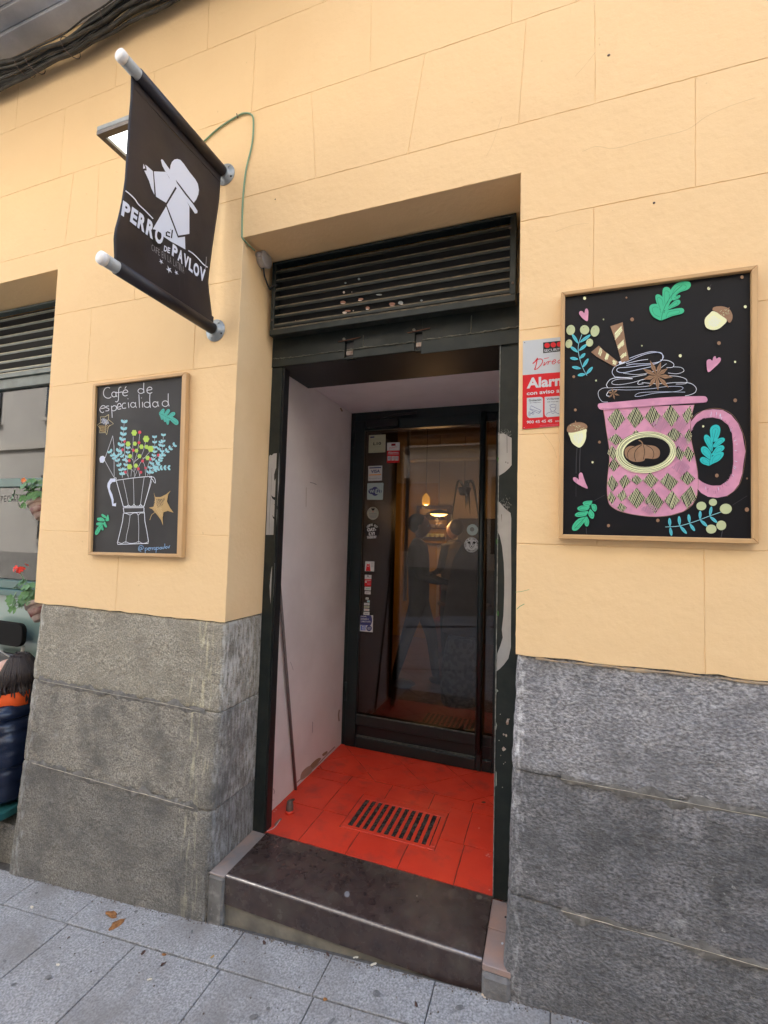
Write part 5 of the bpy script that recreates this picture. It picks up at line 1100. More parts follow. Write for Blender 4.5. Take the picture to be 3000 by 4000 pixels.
# handle name
T([(605, 2032), (590, 2040), (588, 2062), (606, 2058), (610, 2030), (612, 2056), (628, 2050), (630, 2025), (605, 2012), (582, 2030), (580, 2068), (610, 2078)], w=4.5, m=P_BLUE)
for x, L_ in ((650, [[(2, 25), (4, 88)], [(3, 35), (22, 28), (28, 45), (5, 56)]]), (686, [[(0, 42), (24, 34), (18, 24), (2, 32), (2, 52), (22, 56)]]), (714, [[(2, 26), (4, 54)], [(4, 34), (16, 26)]]), (734, [[(2, 26), (4, 54)], [(4, 34), (16, 26)]]), (752, [[(12, 24), (0, 36), (8, 52), (22, 42), (12, 24)]]), (782, [[(0, 22), (-8, 85)], [(0, 32), (18, 24), (24, 40), (0, 52)]]), (814, [[(20, 24), (2, 32), (6, 48), (20, 40), (20, 24), (26, 48)]]), (844, [[(0, 22), (10, 46), (22, 18)]]), (872, [[(2, -14), (2, 42)]]), (880, [[(12, 18), (0, 30), (10, 42), (22, 30), (12, 18)]]), (908, [[(0, 14), (10, 38), (22, 8)]])):
    for P_ in L_: T([(x+a, 2012-(x-650)*.03+b) for a, b in P_], w=5, m=P_BLUE)
# moka pot
K = lambda *L_, w=7, m=P_WHT, s=0: [A.line('coffee_pot_drawing', m, P_, w, s) for P_ in L_]
K([(328, 1282), (520, 1255), (650, 1242), (730, 1238)], [(328, 1282), (408, 1575)], [(725, 1245), (690, 1400), (640, 1575)], [(408, 1575), (640, 1572)], [(408, 1590), (640, 1588)], [(408, 1590), (415, 1645)], [(640, 1588), (640, 1640)], [(415, 1650), (645, 1638)], w=7)
K([(405, 1272), (440, 1430), (465, 1560)], [(520, 1256), (526, 1410), (528, 1548)], [(643, 1244), (618, 1420), (602, 1552)], w=4.5, m=P_CHALK)
K([(415, 1575), (440, 1578), (465, 1560), (490, 1576), (515, 1568), (528, 1548), (545, 1570), (585, 1572), (602, 1552), (620, 1572), (640, 1576)], w=6, s=4)
K([(700, 1250), (745, 1245), (765, 1275), (768, 1312), (752, 1300), (738, 1275), (722, 1262)], w=6, s=4)
K([(728, 1290), (690, 1410), (645, 1560)], w=4)
K([(410, 1652), (400, 1740), (370, 1870), (342, 1985), (345, 2000), (688, 1990), (690, 1965), (672, 1850), (650, 1740), (645, 1640)], w=7)
K([(415, 1650), (445, 1655), (485, 1670), (520, 1650), (560, 1650), (575, 1672), (600, 1650), (640, 1650)], w=5, s=4)
K([(485, 1672), (470, 1790), (445, 1900), (435, 1985)], [(575, 1672), (582, 1800), (580, 1985)], w=4.5, m=P_CHALK)
K([(350, 1975), (390, 1990), (432, 1972), (480, 1988), (540, 1985), (582, 1970), (620, 1988), (660, 1985), (685, 1970)], w=5, s=4)
K([(302, 1245), (200, 1060)], [(205, 1030), (290, 782)], [(290, 782), (304, 900), (306, 1250)], w=4.5, m=P_CHALK)
A.poly('coffee_pot_drawing', P_LILAC, [(142, 1040), (155, 1015), (182, 1008), (202, 1025), (198, 1062), (180, 1085), (150, 1080)])
K([(142, 1040), (155, 1015), (182, 1008), (202, 1025), (198, 1062), (180, 1085), (150, 1080), (142, 1040)], w=4)
A.ell('coffee_pot_drawing', P_WHT, (318, 1265), 12, 15, w=5); A.ell('coffee_pot_drawing', P_WHT, (318, 1265), 4, 5)
A.poly('coffee_pot_drawing', P_LILAC, [(265, 1262), (320, 1262), (322, 1298), (285, 1302), (262, 1330), (258, 1380), (285, 1440), (300, 1500), (298, 1545), (328, 1535), (325, 1575), (285, 1568), (275, 1500), (250, 1430), (228, 1350), (232, 1315)])
# sprigs
def sprig(P_, n, ln, m=P_SKY, stem=True, w_=.32):
    C_ = catmull([(a, b, 0) for a, b in P_], 12); L_ = len(C_)-1
    if stem: A.line('flower_drawing', P_CHALK, P_, 3.2)
    for k in range(n):
        i = min(L_-1, int(L_*(k+.6)/n)); p = C_[i]; t = (C_[min(i+1, L_)]-C_[max(0, i-1)]).normalized()
        for sg in (-1, 1):
            d = Matrix.Rotation(sg*.75, 3, 'Z') @ t; q = p+d*ln; n_ = Vector((-d.y, d.x, 0))*ln*w_; mm = p+d*ln*.55
            A.poly('flower_drawing', m, [(p.x, p.y), (mm.x+n_.x, mm.y+n_.y), (q.x, q.y), (mm.x-n_.x, mm.y-n_.y)], 2)
sprig([(345, 1000), (375, 900), (400, 810), (412, 720), (420, 600)], 6, 52); sprig([(400, 1250), (385, 1170), (350, 1080), (335, 1000)], 5, 42); sprig([(330, 1060), (300, 1010), (255, 950)], 3, 44)
sprig([(395, 1250), (428, 1130), (455, 1020), (462, 900)], 7, 36); sprig([(440, 1080), (405, 1020), (375, 980)], 3, 36); sprig([(680, 1230), (730, 1080), (760, 950), (760, 780)], 9, 38); sprig([(740, 1180), (820, 1060), (848, 920), (860, 760)], 8, 38)
sprig([(700, 1225), (790, 1080), (880, 970), (990, 880)], 8, 42); sprig([(740, 1175), (820, 1145), (925, 1140)], 5, 40); sprig([(790, 960), (820, 900), (830, 850)], 3, 34)
for P_ in ([(535, 1245), (530, 1130), (515, 1000), (522, 790)], [(530, 1090), (570, 950), (595, 760)], [(530, 1080), (620, 990), (665, 830)], [(540, 1240), (600, 1090), (700, 970), (720, 935)], [(470, 1250), (440, 1190)], [(465, 1250), (450, 1080), (425, 980), (422, 860)], [(495, 1240), (500, 1170), (482, 1130)], [(590, 1240), (600, 1200)], [(592, 1230), (580, 1155)], [(660, 1235), (650, 1120), (628, 1068)], [(665, 1180), (705, 1060)], [(735, 1060), (800, 1005)], [(620, 1035), (690, 1025)], [(520, 1060), (490, 1020)], [(515, 950), (465, 880)], [(530, 1190), (480, 1130)], [(545, 1170), (555, 1130)], [(530, 1080), (595, 1020)]): A.line('flower_drawing', P_CHALK, P_, 3.5)
def bloom(x, y, r_, m):
    for k in range(6): A.ell('flower_drawing', m, (x+r_*.62*math.cos(k*1.05), y+r_*.68*math.sin(k*1.05)), r_*.45, r_*.5, n=9)
    A.ell('flower_drawing', m, (x, y), r_*.6, r_*.6, n=9)
for x, y, r_ in ((532, 750, 30), (666, 818, 34), (463, 875, 27), (540, 872, 22), (614, 906, 24), (672, 908, 22), (718, 930, 32), (558, 950, 20), (487, 1012, 22), (592, 1012, 22), (684, 1032, 24), (482, 1130, 28), (553, 1118, 22)): bloom(x, y, r_, P_LIME)
for x, y, r_ in ((595, 744, 18), (587, 860, 16), (425, 846, 14), (403, 940, 15), (524, 945, 16), (478, 1062, 16), (803, 1000, 15), (713, 1046, 16), (627, 1066, 16), (580, 1153, 16), (609, 1192, 15), (660, 1143, 13), (435, 1192, 15)): A.ell('flower_drawing', P_REDM, (x, y), r_, r_*1.1, n=9)
# leaves
A.poly('gold_leaf_drawing', P_GOLD, [(752, 1415), (770, 1470), (830, 1470), (890, 1440), (942, 1398), (915, 1440), (900, 1520), (935, 1590), (975, 1645), (910, 1625), (862, 1640), (852, 1700), (856, 1790), (835, 1730), (800, 1680), (765, 1640), (735, 1605), (698, 1590), (748, 1578), (765, 1540), (765, 1480)])
A.poly('gold_leaf_drawing', M_BOARD1, [(775, 1490), (840, 1490), (880, 1475), (870, 1520), (850, 1560), (800, 1600), (785, 1560)]); A.hatch('gold_leaf_drawing', P_GOLD, [(772, 1480), (890, 1460), (885, 1540), (900, 1590), (850, 1620), (790, 1610)], -58, 9, 4.5)
A.line('gold_leaf_drawing', P_GOLD, [(708, 1728), (730, 1670), (765, 1640), (850, 1540), (900, 1470)], 6); A.hatch('gold_leaf_drawing', paint('gold_light', (.62, .46, .24)), [(760, 1500), (800, 1490), (840, 1600), (860, 1700), (820, 1680), (750, 1590)], 60, 14, 3)
gl = [(248, 545), (245, 600), (302, 648), (245, 680), (225, 772), (212, 748), (145, 750), (152, 700), (120, 662), (160, 635), (155, 570), (205, 572)]
A.hatch('small_gold_leaf_drawing', P_LILAC, [(165, 590), (205, 590), (240, 610), (250, 645), (215, 660), (170, 640)], 65, 10, 5); A.hatch('small_gold_leaf_drawing', P_GOLD, [(140, 665), (205, 668), (210, 740), (150, 740)], 5, 10, 5); A.hatch('small_gold_leaf_drawing', P_GOLD, [(215, 665), (270, 655), (235, 690), (218, 740)], -50, 11, 4)
A.line('small_gold_leaf_drawing', paint('gold_light2', (.60, .52, .30)), gl, 5, 0, closed=True); A.line('small_gold_leaf_drawing', MATS['gold_light2'], [(210, 745), (212, 660), (240, 600)], 4)
oak('teal_oak_drawing', [[(812, 530), (850, 485), (872, 488), (865, 530), (830, 560)], [(870, 540), (905, 490), (930, 490), (930, 515), (890, 560)], [(905, 570), (950, 525), (985, 520), (990, 545), (945, 580)], [(815, 535), (840, 600), (855, 592), (850, 555)], [(850, 560), (870, 620), (888, 622), (885, 575)], [(880, 570), (900, 650), (920, 650), (925, 590)], [(920, 580), (965, 575), (1020, 610), (1028, 648), (1000, 660), (955, 625)], [(815, 530), (870, 535), (940, 580), (960, 610), (880, 590)]], P_LTEAL, P_GRND, [(812, 530), (880, 565), (950, 600), (1010, 648)])
oak('green_oak_drawing', [[(178, 1660), (168, 1668), (180, 1690), (215, 1705), (215, 1685)], [(240, 1668), (252, 1720), (245, 1735), (215, 1735), (222, 1700)], [(125, 1705), (120, 1725), (150, 1740), (205, 1735), (170, 1702)], [(115, 1760), (112, 1780), (160, 1790), (190, 1765), (150, 1755)], [(205, 1745), (228, 1800), (212, 1808), (190, 1770)], [(175, 1780), (190, 1835), (172, 1838), (158, 1800)], [(165, 1780), (125, 1810), (98, 1860), (100, 1890), (125, 1885), (155, 1835)]], P_GRN, P_GRND, [(235, 1670), (195, 1750), (150, 1810), (112, 1878)])
A.build(LB)
# ------------------------------------------------------------------ alarm company plate behind the big board
AS = thing('alarm_sign', 'grey and red metal alarm company plate partly tucked behind the large board', 'sign', aty(2090, 1500, -.004))
a9 = ((1850, 1150), 3.402); A = Art(*a9, lambda u, v: aty(u, v, -.004), (0, -1, 0), lift=.0003)
SL = lambda x, y: (x, y)            # plate corners; edges keep climbing to the right
pl = [(656, 620), (1470, 534), (1470, 1722), (648, 1792)]
prism('plate', [aty(1850+x/3.402, 1150+y/3.402, -.004) for x, y in pl], (0, .003, 0), P_SGREY, AS)
A.poly('sign_print', P_SRED, [(652, 1074), (1470, 1006), (1470, 1722), (648, 1792)])
A.poly('sign_print', P_SBLK, [(923, 640), (1226, 608), (1226, 748), (925, 782)])
for x in (975, 1057, 1139): A.ell('sign_print', P_SRED, (x+2, 678-(x-975)*.09), 36, 34)
A.text('sign_print', P_SGREY, 'SECURITAS', [(936, 733), (1212, 704), (1212, 740), (937, 768)], .015)
for P_, w_ in (([(785, 920), (820, 890), (850, 845)], 15), ([(850, 845), (838, 900), (825, 960), (808, 1000)], 13), ([(808, 1000), (850, 985), (900, 930), (918, 885), (900, 860), (860, 862), (820, 880)], 11), ([(945, 900), (930, 945), (950, 930), (985, 890)], 10), ([(935, 855), (1000, 842)], 8), ([(1000, 885), (985, 935)], 10), ([(990, 915), (1010, 888), (1035, 890)], 9), ([(1040, 905), (1085, 885), (1085, 868), (1060, 875), (1042, 915), (1065, 925), (1100, 895)], 9), ([(1150, 870), (1120, 890), (1130, 915), (1170, 890)], 9), ([(1205, 820), (1185, 905), (1225, 880)], 9)): A.line('sign_print', P_SRED, P_, w_)
A.text('sign_print', P_SWHT, 'Alarma', [(708, 1112), (1330, 1055), (1330, 1200), (706, 1254)], .035)
A.text('sign_print', P_SWHT, 'con aviso a Policía', [(706, 1292), (1420, 1218), (1420, 1280), (706, 1342)], .022)
for x, t1, t2 in ((708, 'Grabación', 'de imágenes'), (944, 'Vigilantes', '24 horas'), (1180, 'Ayuda', 'inmediata')):
    s_ = (x-708)*-.055; A.poly('sign_print', P_SGREY, [(x, 1376+s_), (x+185, 1362+s_), (x+205, 1370+s_), (x+214, 1390+s_), (x+214, 1632+s_), (x+35, 1645+s_), (x+8, 1628+s_), (x, 1600+s_)])
    A.text('sign_print', P_SBLK, t1, [(x+26, 1394+s_), (x+192, 1382+s_), (x+192, 1414+s_), (x+26, 1424+s_)], .02); A.text('sign_print', P_SBLK, t2, [(x+36, 1436+s_), (x+182, 1426+s_), (x+182, 1442+s_), (x+36, 1450+s_)], .01)
for P_ in ([(765, 1480), (895, 1542), (880, 1560), (748, 1520), (765, 1480)], [(748, 1520), (748, 1530), (862, 1580), (880, 1560)], [(862, 1580), (878, 1578), (898, 1545)], [(735, 1560), (750, 1560), (750, 1612), (735, 1612), (735, 1560)], [(750, 1588), (775, 1582), (790, 1560)]): A.line('sign_print', P_SNAVY, P_, 5, 0)
A.ell('sign_print', P_SNAVY, (788, 1578), 14, 15, w=5)
for P_ in ([(1012, 1475), (1055, 1458), (1098, 1470), (1085, 1500), (1028, 1502), (1012, 1475)], [(1014, 1510), (1030, 1545), (1055, 1560), (1082, 1540), (1096, 1505)], [(970, 1605), (975, 1580), (1020, 1565), (1040, 1550)], [(1075, 1550), (1100, 1575), (1140, 1590)], [(1030, 1570), (1055, 1585), (1080, 1568)]): A.line('sign_print', P_SNAVY, P_, 5, 0)
A.text('sign_print', P_SWHT, '900 45 45 45', [(706, 1680), (1045, 1660), (1045, 1700), (706, 1718)], .02); A.text('sign_print', P_SWHT, 'securitasdirect.es', [(1085, 1668), (1400, 1640), (1400, 1668), (1085, 1696)], .01)
for P_ in ([(880, 1742), (1130, 1726)], [(870, 1765), (1130, 1742)]): A.line('sign_print', P_PINK, P_, 2.5, 0)
A.ell('sign_print', M_BLACKP, (680, 642), 6, 6); A.ell('sign_print', P_SWHT, (672, 1772), 6, 5)
A.build(AS)
# ------------------------------------------------------------------ hanging banner
BX = -1.552
BNR = thing('hanging_banner', 'black cloth banner printed with a white dog in a hat, hung on two grey poles', 'banner', (BX, -.3, 3.0))
def pole(y1, z, x, wrap_y0, zz):
    p = tube('pole', [(x, -.006, z), (x, y1, z)], .0235, M_ZINC, BNR, 20); lathe('end_cap', [(.0245, 0), (.0250, .012), (.0235, .020), (.016, .024)], (x, y1+.010, z), M_WCAP, p, (0, -1, 0), 22)
    f = lathe('flange', [(.055, 0), (.055, .005), (.032, .0055), (.030, .018), (.027, .020)], (x, 0, z), M_FLANGE, BNR, (0, -1, 0), 30)
    for k in range(4):
        a = PI/4+k*PI/2+.3; lathe('screw', [(.0055, -.001), (.0045, .003)], (x+.043*math.cos(a), -.005, z+.043*math.sin(a)), M_BLACKP if k % 2 else M_ZINC, f, (0, -1, 0), 8)
pole(-.60, 3.404, BX+.008, -.52, 0); pole(-.615, 2.602, BX-.004, -.55, 0)
def wave(y, z):
    t = (z-2.6)/.8; s_ = -y/.56
    v = .0045*math.sin(t*6.0+.8)*s_ + .0025*math.sin(t*9+s_*5) + .0020*math.sin(s_*14+t*3)
    return v*min(1, 6*t)*min(1, 6*(1-t))
def interp(T_, z):
    for (a, za), (b, zb_) in zip(T_, T_[1:]):
        if zb_ <= z <= za: return b+(a-b)*(z-zb_)/(za-zb_)
    return T_[0][0] if z > T_[0][1] else T_[-1][0]
EO = [(-.551, 3.404), (-.544, 3.275), (-.543, 3.15), (-.544, 3.065), (-.549, 2.958), (-.561, 2.856), (-.572, 2.787), (-.582, 2.735), (-.583, 2.70), (-.573, 2.636), (-.571, 2.60)]
EI = [(-.025, 3.404), (-.025, 3.377), (-.030, 3.254), (-.046, 3.086), (-.062, 2.933), (-.076, 2.81), (-.067, 2.751), (-.032, 2.635), (-.028, 2.60)]
ny, nz2 = 46, 60; vs = []; fs = []
for j in range(nz2+1):
    t = j/nz2; z = 2.602+.802*t
    yo = interp(EO, z); yi = interp(EI, z)
    for i in range(ny+1):
        y = yi+(yo-yi)*i/ny; vs.append((BX+.026*(1 if t > .97 or t < .03 else 1)*0+wave(y, z)+.0245*0+(.0), y, z))
for j in range(nz2):
    for i in range(ny): a = j*(ny+1)+i; fs.append((a, a+1, a+ny+2, a+ny+1))
cl = mesh_obj('banner_cloth', vs, fs, M_BANNER, BNR, smooth=True); md = cl.modifiers.new('thick', 'SOLIDIFY'); md.thickness = .0012; md.offset = 0
for z, xo, y1 in ((3.404, .008, -.527), (2.602, -.004, -.556)):
    tube('pole_sleeve', [(BX+xo, -.026, z), (BX+xo, y1*.5, z), (BX+xo, y1, z)], .0268, M_BANNER, BNR, 20)
    s_ = 1 if z > 3 else -1
    box('hem_flap', (BX-.001+.0, BX+.0026), (y1, -.028), (z-s_*.060 if s_ > 0 else z+.020, z-.020 if s_ > 0 else z+.056), M_BANNER, BNR)
a1 = ((400, 580), 3.318)
def bsurf(u, v):
    p = atx(u, v, BX); return Vector((BX+wave(p.y, p.z)+.0008, p.y, p.z))
A = Art(*a1, bsurf, (1, 0, 0), lift=.0020, step=.00009)
def sub(P, n=6):   # subdivide outline so the print follows the folds
    o = []
    for i in range(len(P)):
        a, b = P[i], P[(i+1) % len(P)]
        for k in range(n): o.append((a[0]+(b[0]-a[0])*k/n, a[1]+(b[1]-a[1])*k/n))
    return o
for P_ in ([(532, 198), (555, 258), (525, 262)], [(552, 208), (585, 232), (655, 295), (662, 420), (670, 602), (630, 520), (600, 420), (540, 288), (572, 286), (568, 250)], [(668, 296), (820, 302), (860, 370), (945, 490), (820, 705), (690, 625), (682, 500)]): A.poly('dog_print', P_WHT, sub(P_))
A.poly('dog_print', P_WHT, sub([(960, 512), (1060, 660), (1115, 755), (1118, 940), (1122, 1108), (975, 1132), (900, 930), (828, 735)])); A.poly('dog_print', P_WHT, sub([(820, 752), (870, 900), (930, 1060), (968, 1158), (1062, 1145), (1066, 1230), (1070, 1310), (880, 1210), (645, 1045)]))
A.poly('dog_print', P_WHT, [(763, 150), (772, 138), (790, 145), (830, 205), (878, 275), (885, 220), (905, 172), (935, 142), (972, 135), (1008, 148), (1050, 200), (1120, 310), (1190, 400), (1225, 460), (1240, 540), (1232, 600), (1205, 665), (1172, 705), (1140, 670), (1070, 580), (1000, 480), (945, 405), (960, 450), (1060, 600), (1160, 720), (1225, 810), (1222, 840), (1190, 845), (1150, 790), (1040, 640), (930, 480), (830, 320), (780, 220)])
T_ = lambda m, t, q, b=0: A.text('name_print', m, t, q, b)
A.ell('name_print', P_BLK, (700, 1165), 74, 122, rot=-16); T_(P_BLK, 'El', [(815, 1010), (905, 1062), (892, 1168), (812, 1135)], .01)
def word(t, p0, p1, h0, h1, m, b, gap=.12, sl=.10):
    wts = {'E': .85, 'L': .8, 'I': .35, 'M': 1.2, 'O': 1.05, 'T': .85, ' ': .6}; W_ = [wts.get(c, 1.0) for c in t]; tot = sum(W_)+gap*(len(t)-1); x = 0
    for c, w_ in zip(t, W_):
        if c != ' ':
            def P(s_, up):
                f = s_/tot; hx = h0+(h1-h0)*f; return (p0[0]+(p1[0]-p0[0])*f+up*hx*sl, p0[1]+(p1[1]-p0[1])*f-up*hx)
            A.text('name_print', m, c, [P(x, 1), P(x+w_, 1), P(x+w_, 0), P(x, 0)], b)
        x += w_+gap
word('PERRO', (215, 868), (765, 1270), 190, 205, P_WHT, .045, .14, .16)
word('DE', (785, 1330), (862, 1365), 72, 72, P_WHT, .03); word('PAVLOV', (885, 1385), (1315, 1745), 150, 168, P_WHT, .045, .10, .10)
word('CAFE EN LA LATINA', (628, 1318), (1045, 1628), 78, 98, M_GPRINT, -.004, .3, .0)
A.line('name_print', P_WHT, [(275, 555), (330, 600), (395, 665), (440, 730), (520, 800), (590, 865), (642, 915)], 14, 6); A.line('name_print', P_WHT, [(1105, 1325), (1170, 1365), (1240, 1430), (1300, 1500), (1352, 1542)], 13, 6); A.line('name_print', M_GPRINT, [(1342, 1405), (1335, 1490), (1322, 1570)], 8)
for cx, cyy, r_, ph in ((747, 1470, 34, -.6), (845, 1575, 48, -.5), (938, 1612, 34, -.5)):
    A.poly(('star_print', cx), P_WHT, [(cx+(r_ if k % 2 == 0 else r_*.36)*math.cos(ph-PI/2+k*PI/5)*.85, cyy+(r_ if k % 2 == 0 else r_*.36)*math.sin(ph-PI/2+k*PI/5)*1.05+((r_*.5*math.cos(ph-PI/2+k*PI/5)) if k % 2 == 0 else 0)) for k in range(10)])
A.line('name_print', paint('banner_scuff', (.06, .05, .055)), [(975, 1700), (980, 1850), (975, 1970)], 5); A.line('name_print', MATS['banner_scuff'], [(1048, 1680), (1052, 1850)], 4)
A.build(BNR)
# ------------------------------------------------------------------ flood lamp behind the banner
c0 = aty(382, 508, -.42); c1 = aty(556, 455, -.42)
LX0, LX1 = c0.x, c0.x+.34; LZ = c0.z+.012
FLM = thing('flood_lamp', 'flat square floodlight glowing white behind the black banner', 'lamp', (LX0+.17, -.3, LZ))
def lampP(x, d, h):    # d along slope from front edge to wall, h normal
    return Vector((x, -.42+d*.90-h*.43*.0, LZ-d*.0-h))
y0l, y1l = -.425, -.135
box('lamp_body', (LX0, LX1), (y0l, y1l), (LZ-.022, LZ), M_LAMPT, FLM, .002)
bm = bmesh.new()
for x, y in (((LX0, LX1), (y0l, y0l+.026)), ((LX0, LX1), (y1l-.026, y1l)), ((LX0, LX0+.026), (y0l+.0262, y1l-.0262)), ((LX1-.026, LX1), (y0l+.0262, y1l-.0262))): add_box(bm, x, y, (LZ-.040, LZ-.0222), .001)
bm_obj('lamp_bezel', bm, M_LAMPB, FLM)
box('lamp_lens', (LX0+.030, LX1-.030), (y0l+.030, y1l-.030), (LZ-.030, LZ-.0225), mat('lit_lens', (1, 1, 1), emit=(.94, 1.0, .98), estr=.55), FLM)
tube('lamp_bracket', [(LX0+.17, y1l, LZ-.01), (LX0+.17, -.07, LZ), (LX0+.17, -.001, LZ)], .012, M_LAMPB, FLM)
# cords and junction box
GCb = thing('green_cord', 'thin pale green cord looping over the wall from the banner to the doorway', 'cable', aty(985, 560, -.006))
gp = [aty(u, v, -.006) for u, v in ((770, 575), (805, 545), (858, 498), (930, 452), (960, 442), (982, 448), (990, 475), (985, 560), (962, 660), (950, 760), (946, 850), (945, 915))]+[Vector((-1.4195, -.005, 3.046)), Vector((-1.413, .030, 3.036)), Vector((-1.405, .075, 3.030))]
tube('cord', catmull(gp, 5), .0040, M_GCABLE, GCb, 8)
bc = aty(930, 455, -.006); tube('cord_clip', [bc+Vector((-.006, -.004, .012)), bc+Vector((.004, -.006, -.014))], .003, M_STUB, GCb, 6)
jb = atx(1018, 1018, XL)
JB = thing('junction_box', 'round pale grey junction box on the side of the doorway recess', 'junction box', (XL, jb.y, jb.z))
lathe('box_base', [(.040, 0.0005), (.040, .026), (.036, .028)], (XL, jb.y, jb.z), M_JBOX, JB, (1, 0, 0), 28); lathe('box_lid', [(.043, .0285), (.043, .040), (.038, .044)], (XL, jb.y, jb.z), M_JBOX, JB, (1, 0, 0), 28)
lathe('cable_gland', [(.016, 0), (.014, .008), (.006, .010)], (XL+.014, jb.y-.038, jb.z+.004), M_JBOX, JB, (0, -1, 0), 14)
BC = thing('black_cord', 'short black cord drooping from the junction box to the louvre', 'cable', (XL+.02, jb.y, jb.z-.05))
tube('cord', catmull([Vector((XL+.016, jb.y+.004, jb.z-.040)), Vector((XL+.018, jb.y+.02, jb.z-.085)), Vector((XL+.022, jb.y+.06, jb.z-.125)), Vector((-1.385, .204, jb.z-.115)), Vector((-1.36, .222, jb.z-.10))], 6), .0045, M_BLACKP, BC, 8)
# ------------------------------------------------------------------ balcony soffit and cable bundle
BL = thing('balcony', 'weathered grey moulded balcony underside at the top left corner', 'balcony', (-3.5, -.3, 4.63))
prof = [(-.003, 4.630), (-.115, 4.636), (-.118, 4.646), (-.20, 4.650), (-.203, 4.662), (-.285, 4.668), (-.288, 4.690), (-.37, 4.70), (-.375, 4.74), (-.55, 4.75)]
for (ya, za), (yb_, zb_) in zip(prof[::2], prof[1::2]):
    box('moulding_strip', (-6.5, -1.0), (yb_, ya), (za, za+.16), M_CORNICE, BL, .003)
box('slab_core', (-6.5, -1.0), (-.75, -.552), (4.70, 4.92), mat('sooty_plaster', (.10, .09, .10), (.30, .30, .31), 5, .9, .6, 12, lo=.4, hi=.6, dist=.02), BL, .01)
CB = thing('cable_bundle', 'sagging bundle of sooty black cables strung under the balcony', 'cables', (-2.6, -.08, 4.4))
rc = random.Random(9)
def spine(x):
    pts = [(-5.0, 4.44), (-3.9, 4.42), (-3.3, 4.385), (-2.95, 4.35), (-2.65, 4.345), (-2.40, 4.40), (-2.15, 4.445), (-1.9, 4.43), (-1.7, 4.40), (-1.45, 4.43), (-1.1, 4.47), (1.5, 4.5)]
    for (a, za), (b, zb_) in zip(pts, pts[1:]):
        if a <= x <= b:
            t = (x-a)/(b-a); t = t*t*(3-2*t); return za+(zb_-za)*t
    return 4.45
for k in range(34):
    r_ = rc.uniform(.0035, .010); a_ = rc.uniform(0, 6.28); rad = rc.uniform(0, 1)**.6; ph = rc.uniform(0, 6); fr = rc.uniform(1.5, 4); sag = rc.uniform(-.2, 1.0) if k > 22 else rc.uniform(-.1, .3)
    P = []; x = -5.0
    while x < 1.2:
        w_ = .052+.018*math.sin(x*5); aa = a_+.5*math.sin(x*fr*.6+ph)
        sg = .055*sag*abs(math.sin(x*2.6+.8))
        P.append(Vector((x, min(-.012, -.075+math.cos(aa)*rad*.05), spine(x)+.045+math.sin(aa)*rad*w_*1.25+.006*math.sin(x*fr*3+ph)-sg+.022))); x += .09
    m_ = M_CABLE if rc.random() < .72 else (M_CABLE2 if rc.random() < .8 else M_CABLE3)
    tube('cable', catmull(P, 2), r_, m_, CB, 6)
for x in (-3.30, -3.02, -2.93, -2.63, -2.33, -1.9): 
    z = spine(x)+.045; tube('cable_tie', [Vector((x+.01*math.cos(a*.42), -.075+.052*math.cos(a*.42), z+.045*math.sin(a*.42))) for a in range(16)], .0022, M_STUB, CB, 5)

# ================================================================== PEOPLE
def skin_body(name, joints, edges, m, parent, sub=2, smooth=True):
    """joints: list of (x, y, z, r); edges index pairs; first joint is the root (pelvis)"""
    g = org(parent); me = bpy.data.meshes.new(name); me.from_pydata([tuple(Vector(j[:3])-g) for j in joints], edges, [])
    o = bpy.data.objects.new(name, me); COL.objects.link(o)
    sk = o.modifiers.new('skin', 'SKIN'); sk.use_smooth_shade = True; ss = o.modifiers.new('sub', 'SUBSURF'); ss.levels = sub; ss.render_levels = sub
    for i, j in enumerate(joints):
        v = me.skin_vertices[0].data[i]; r = j[3]; v.radius = (r, r) if not isinstance(r, tuple) else r; v.use_root = (i == 0)
    dg = bpy.context.evaluated_depsgraph_get(); nm = bpy.data.meshes.new_from_object(o.evaluated_get(dg)); bpy.data.objects.remove(o); bpy.data.meshes.remove(me)
    nm.materials.clear(); nm.materials.append(m); nm.polygons.foreach_set('use_smooth', [True]*len(nm.polygons))
    q = bpy.data.objects.new(name, nm); COL.objects.link(q); q.parent = parent; ORG[q.name] = g; return q
def chain(J, E, start, pts):
    prev = start
    for p in pts: J.append(p); E.append((prev, len(J)-1)); prev = len(J)-1
    return prev
def hand(J, E, wrist, d, up, side, s=1.0):
    """palm + five fingers grown from the wrist joint; d = pointing direction"""
    w = Vector(J[wrist][:3]); d = Vector(d).normalized(); up = Vector(up).normalized(); sd_ = d.cross(up).normalized()*side
    pm = w+d*.045*s; J.append((*pm, .022*s)); E.append((wrist, len(J)-1)); k = len(J)-1
    for i, (o_, l_) in enumerate(((-.027, .060), (-.009, .070), (.009, .066), (.026, .050))):
        a = pm+d*.045*s+sd_*o_*s; b_ = a+d*l_*.45*s-up*.008*s; c = b_+d*l_*.45*s-up*.022*s
        chain(J, E, k, [(*a, .010*s), (*b_, .0085*s), (*c, .0075*s)])
    t = pm-sd_*.030*s+d*.005*s; chain(J, E, k, [(*t, .011*s), (*(t+d*.030*s-sd_*.018*s-up*.012*s), .0095*s), (*(t+d*.055*s-sd_*.016*s-up*.022*s), .008*s)])
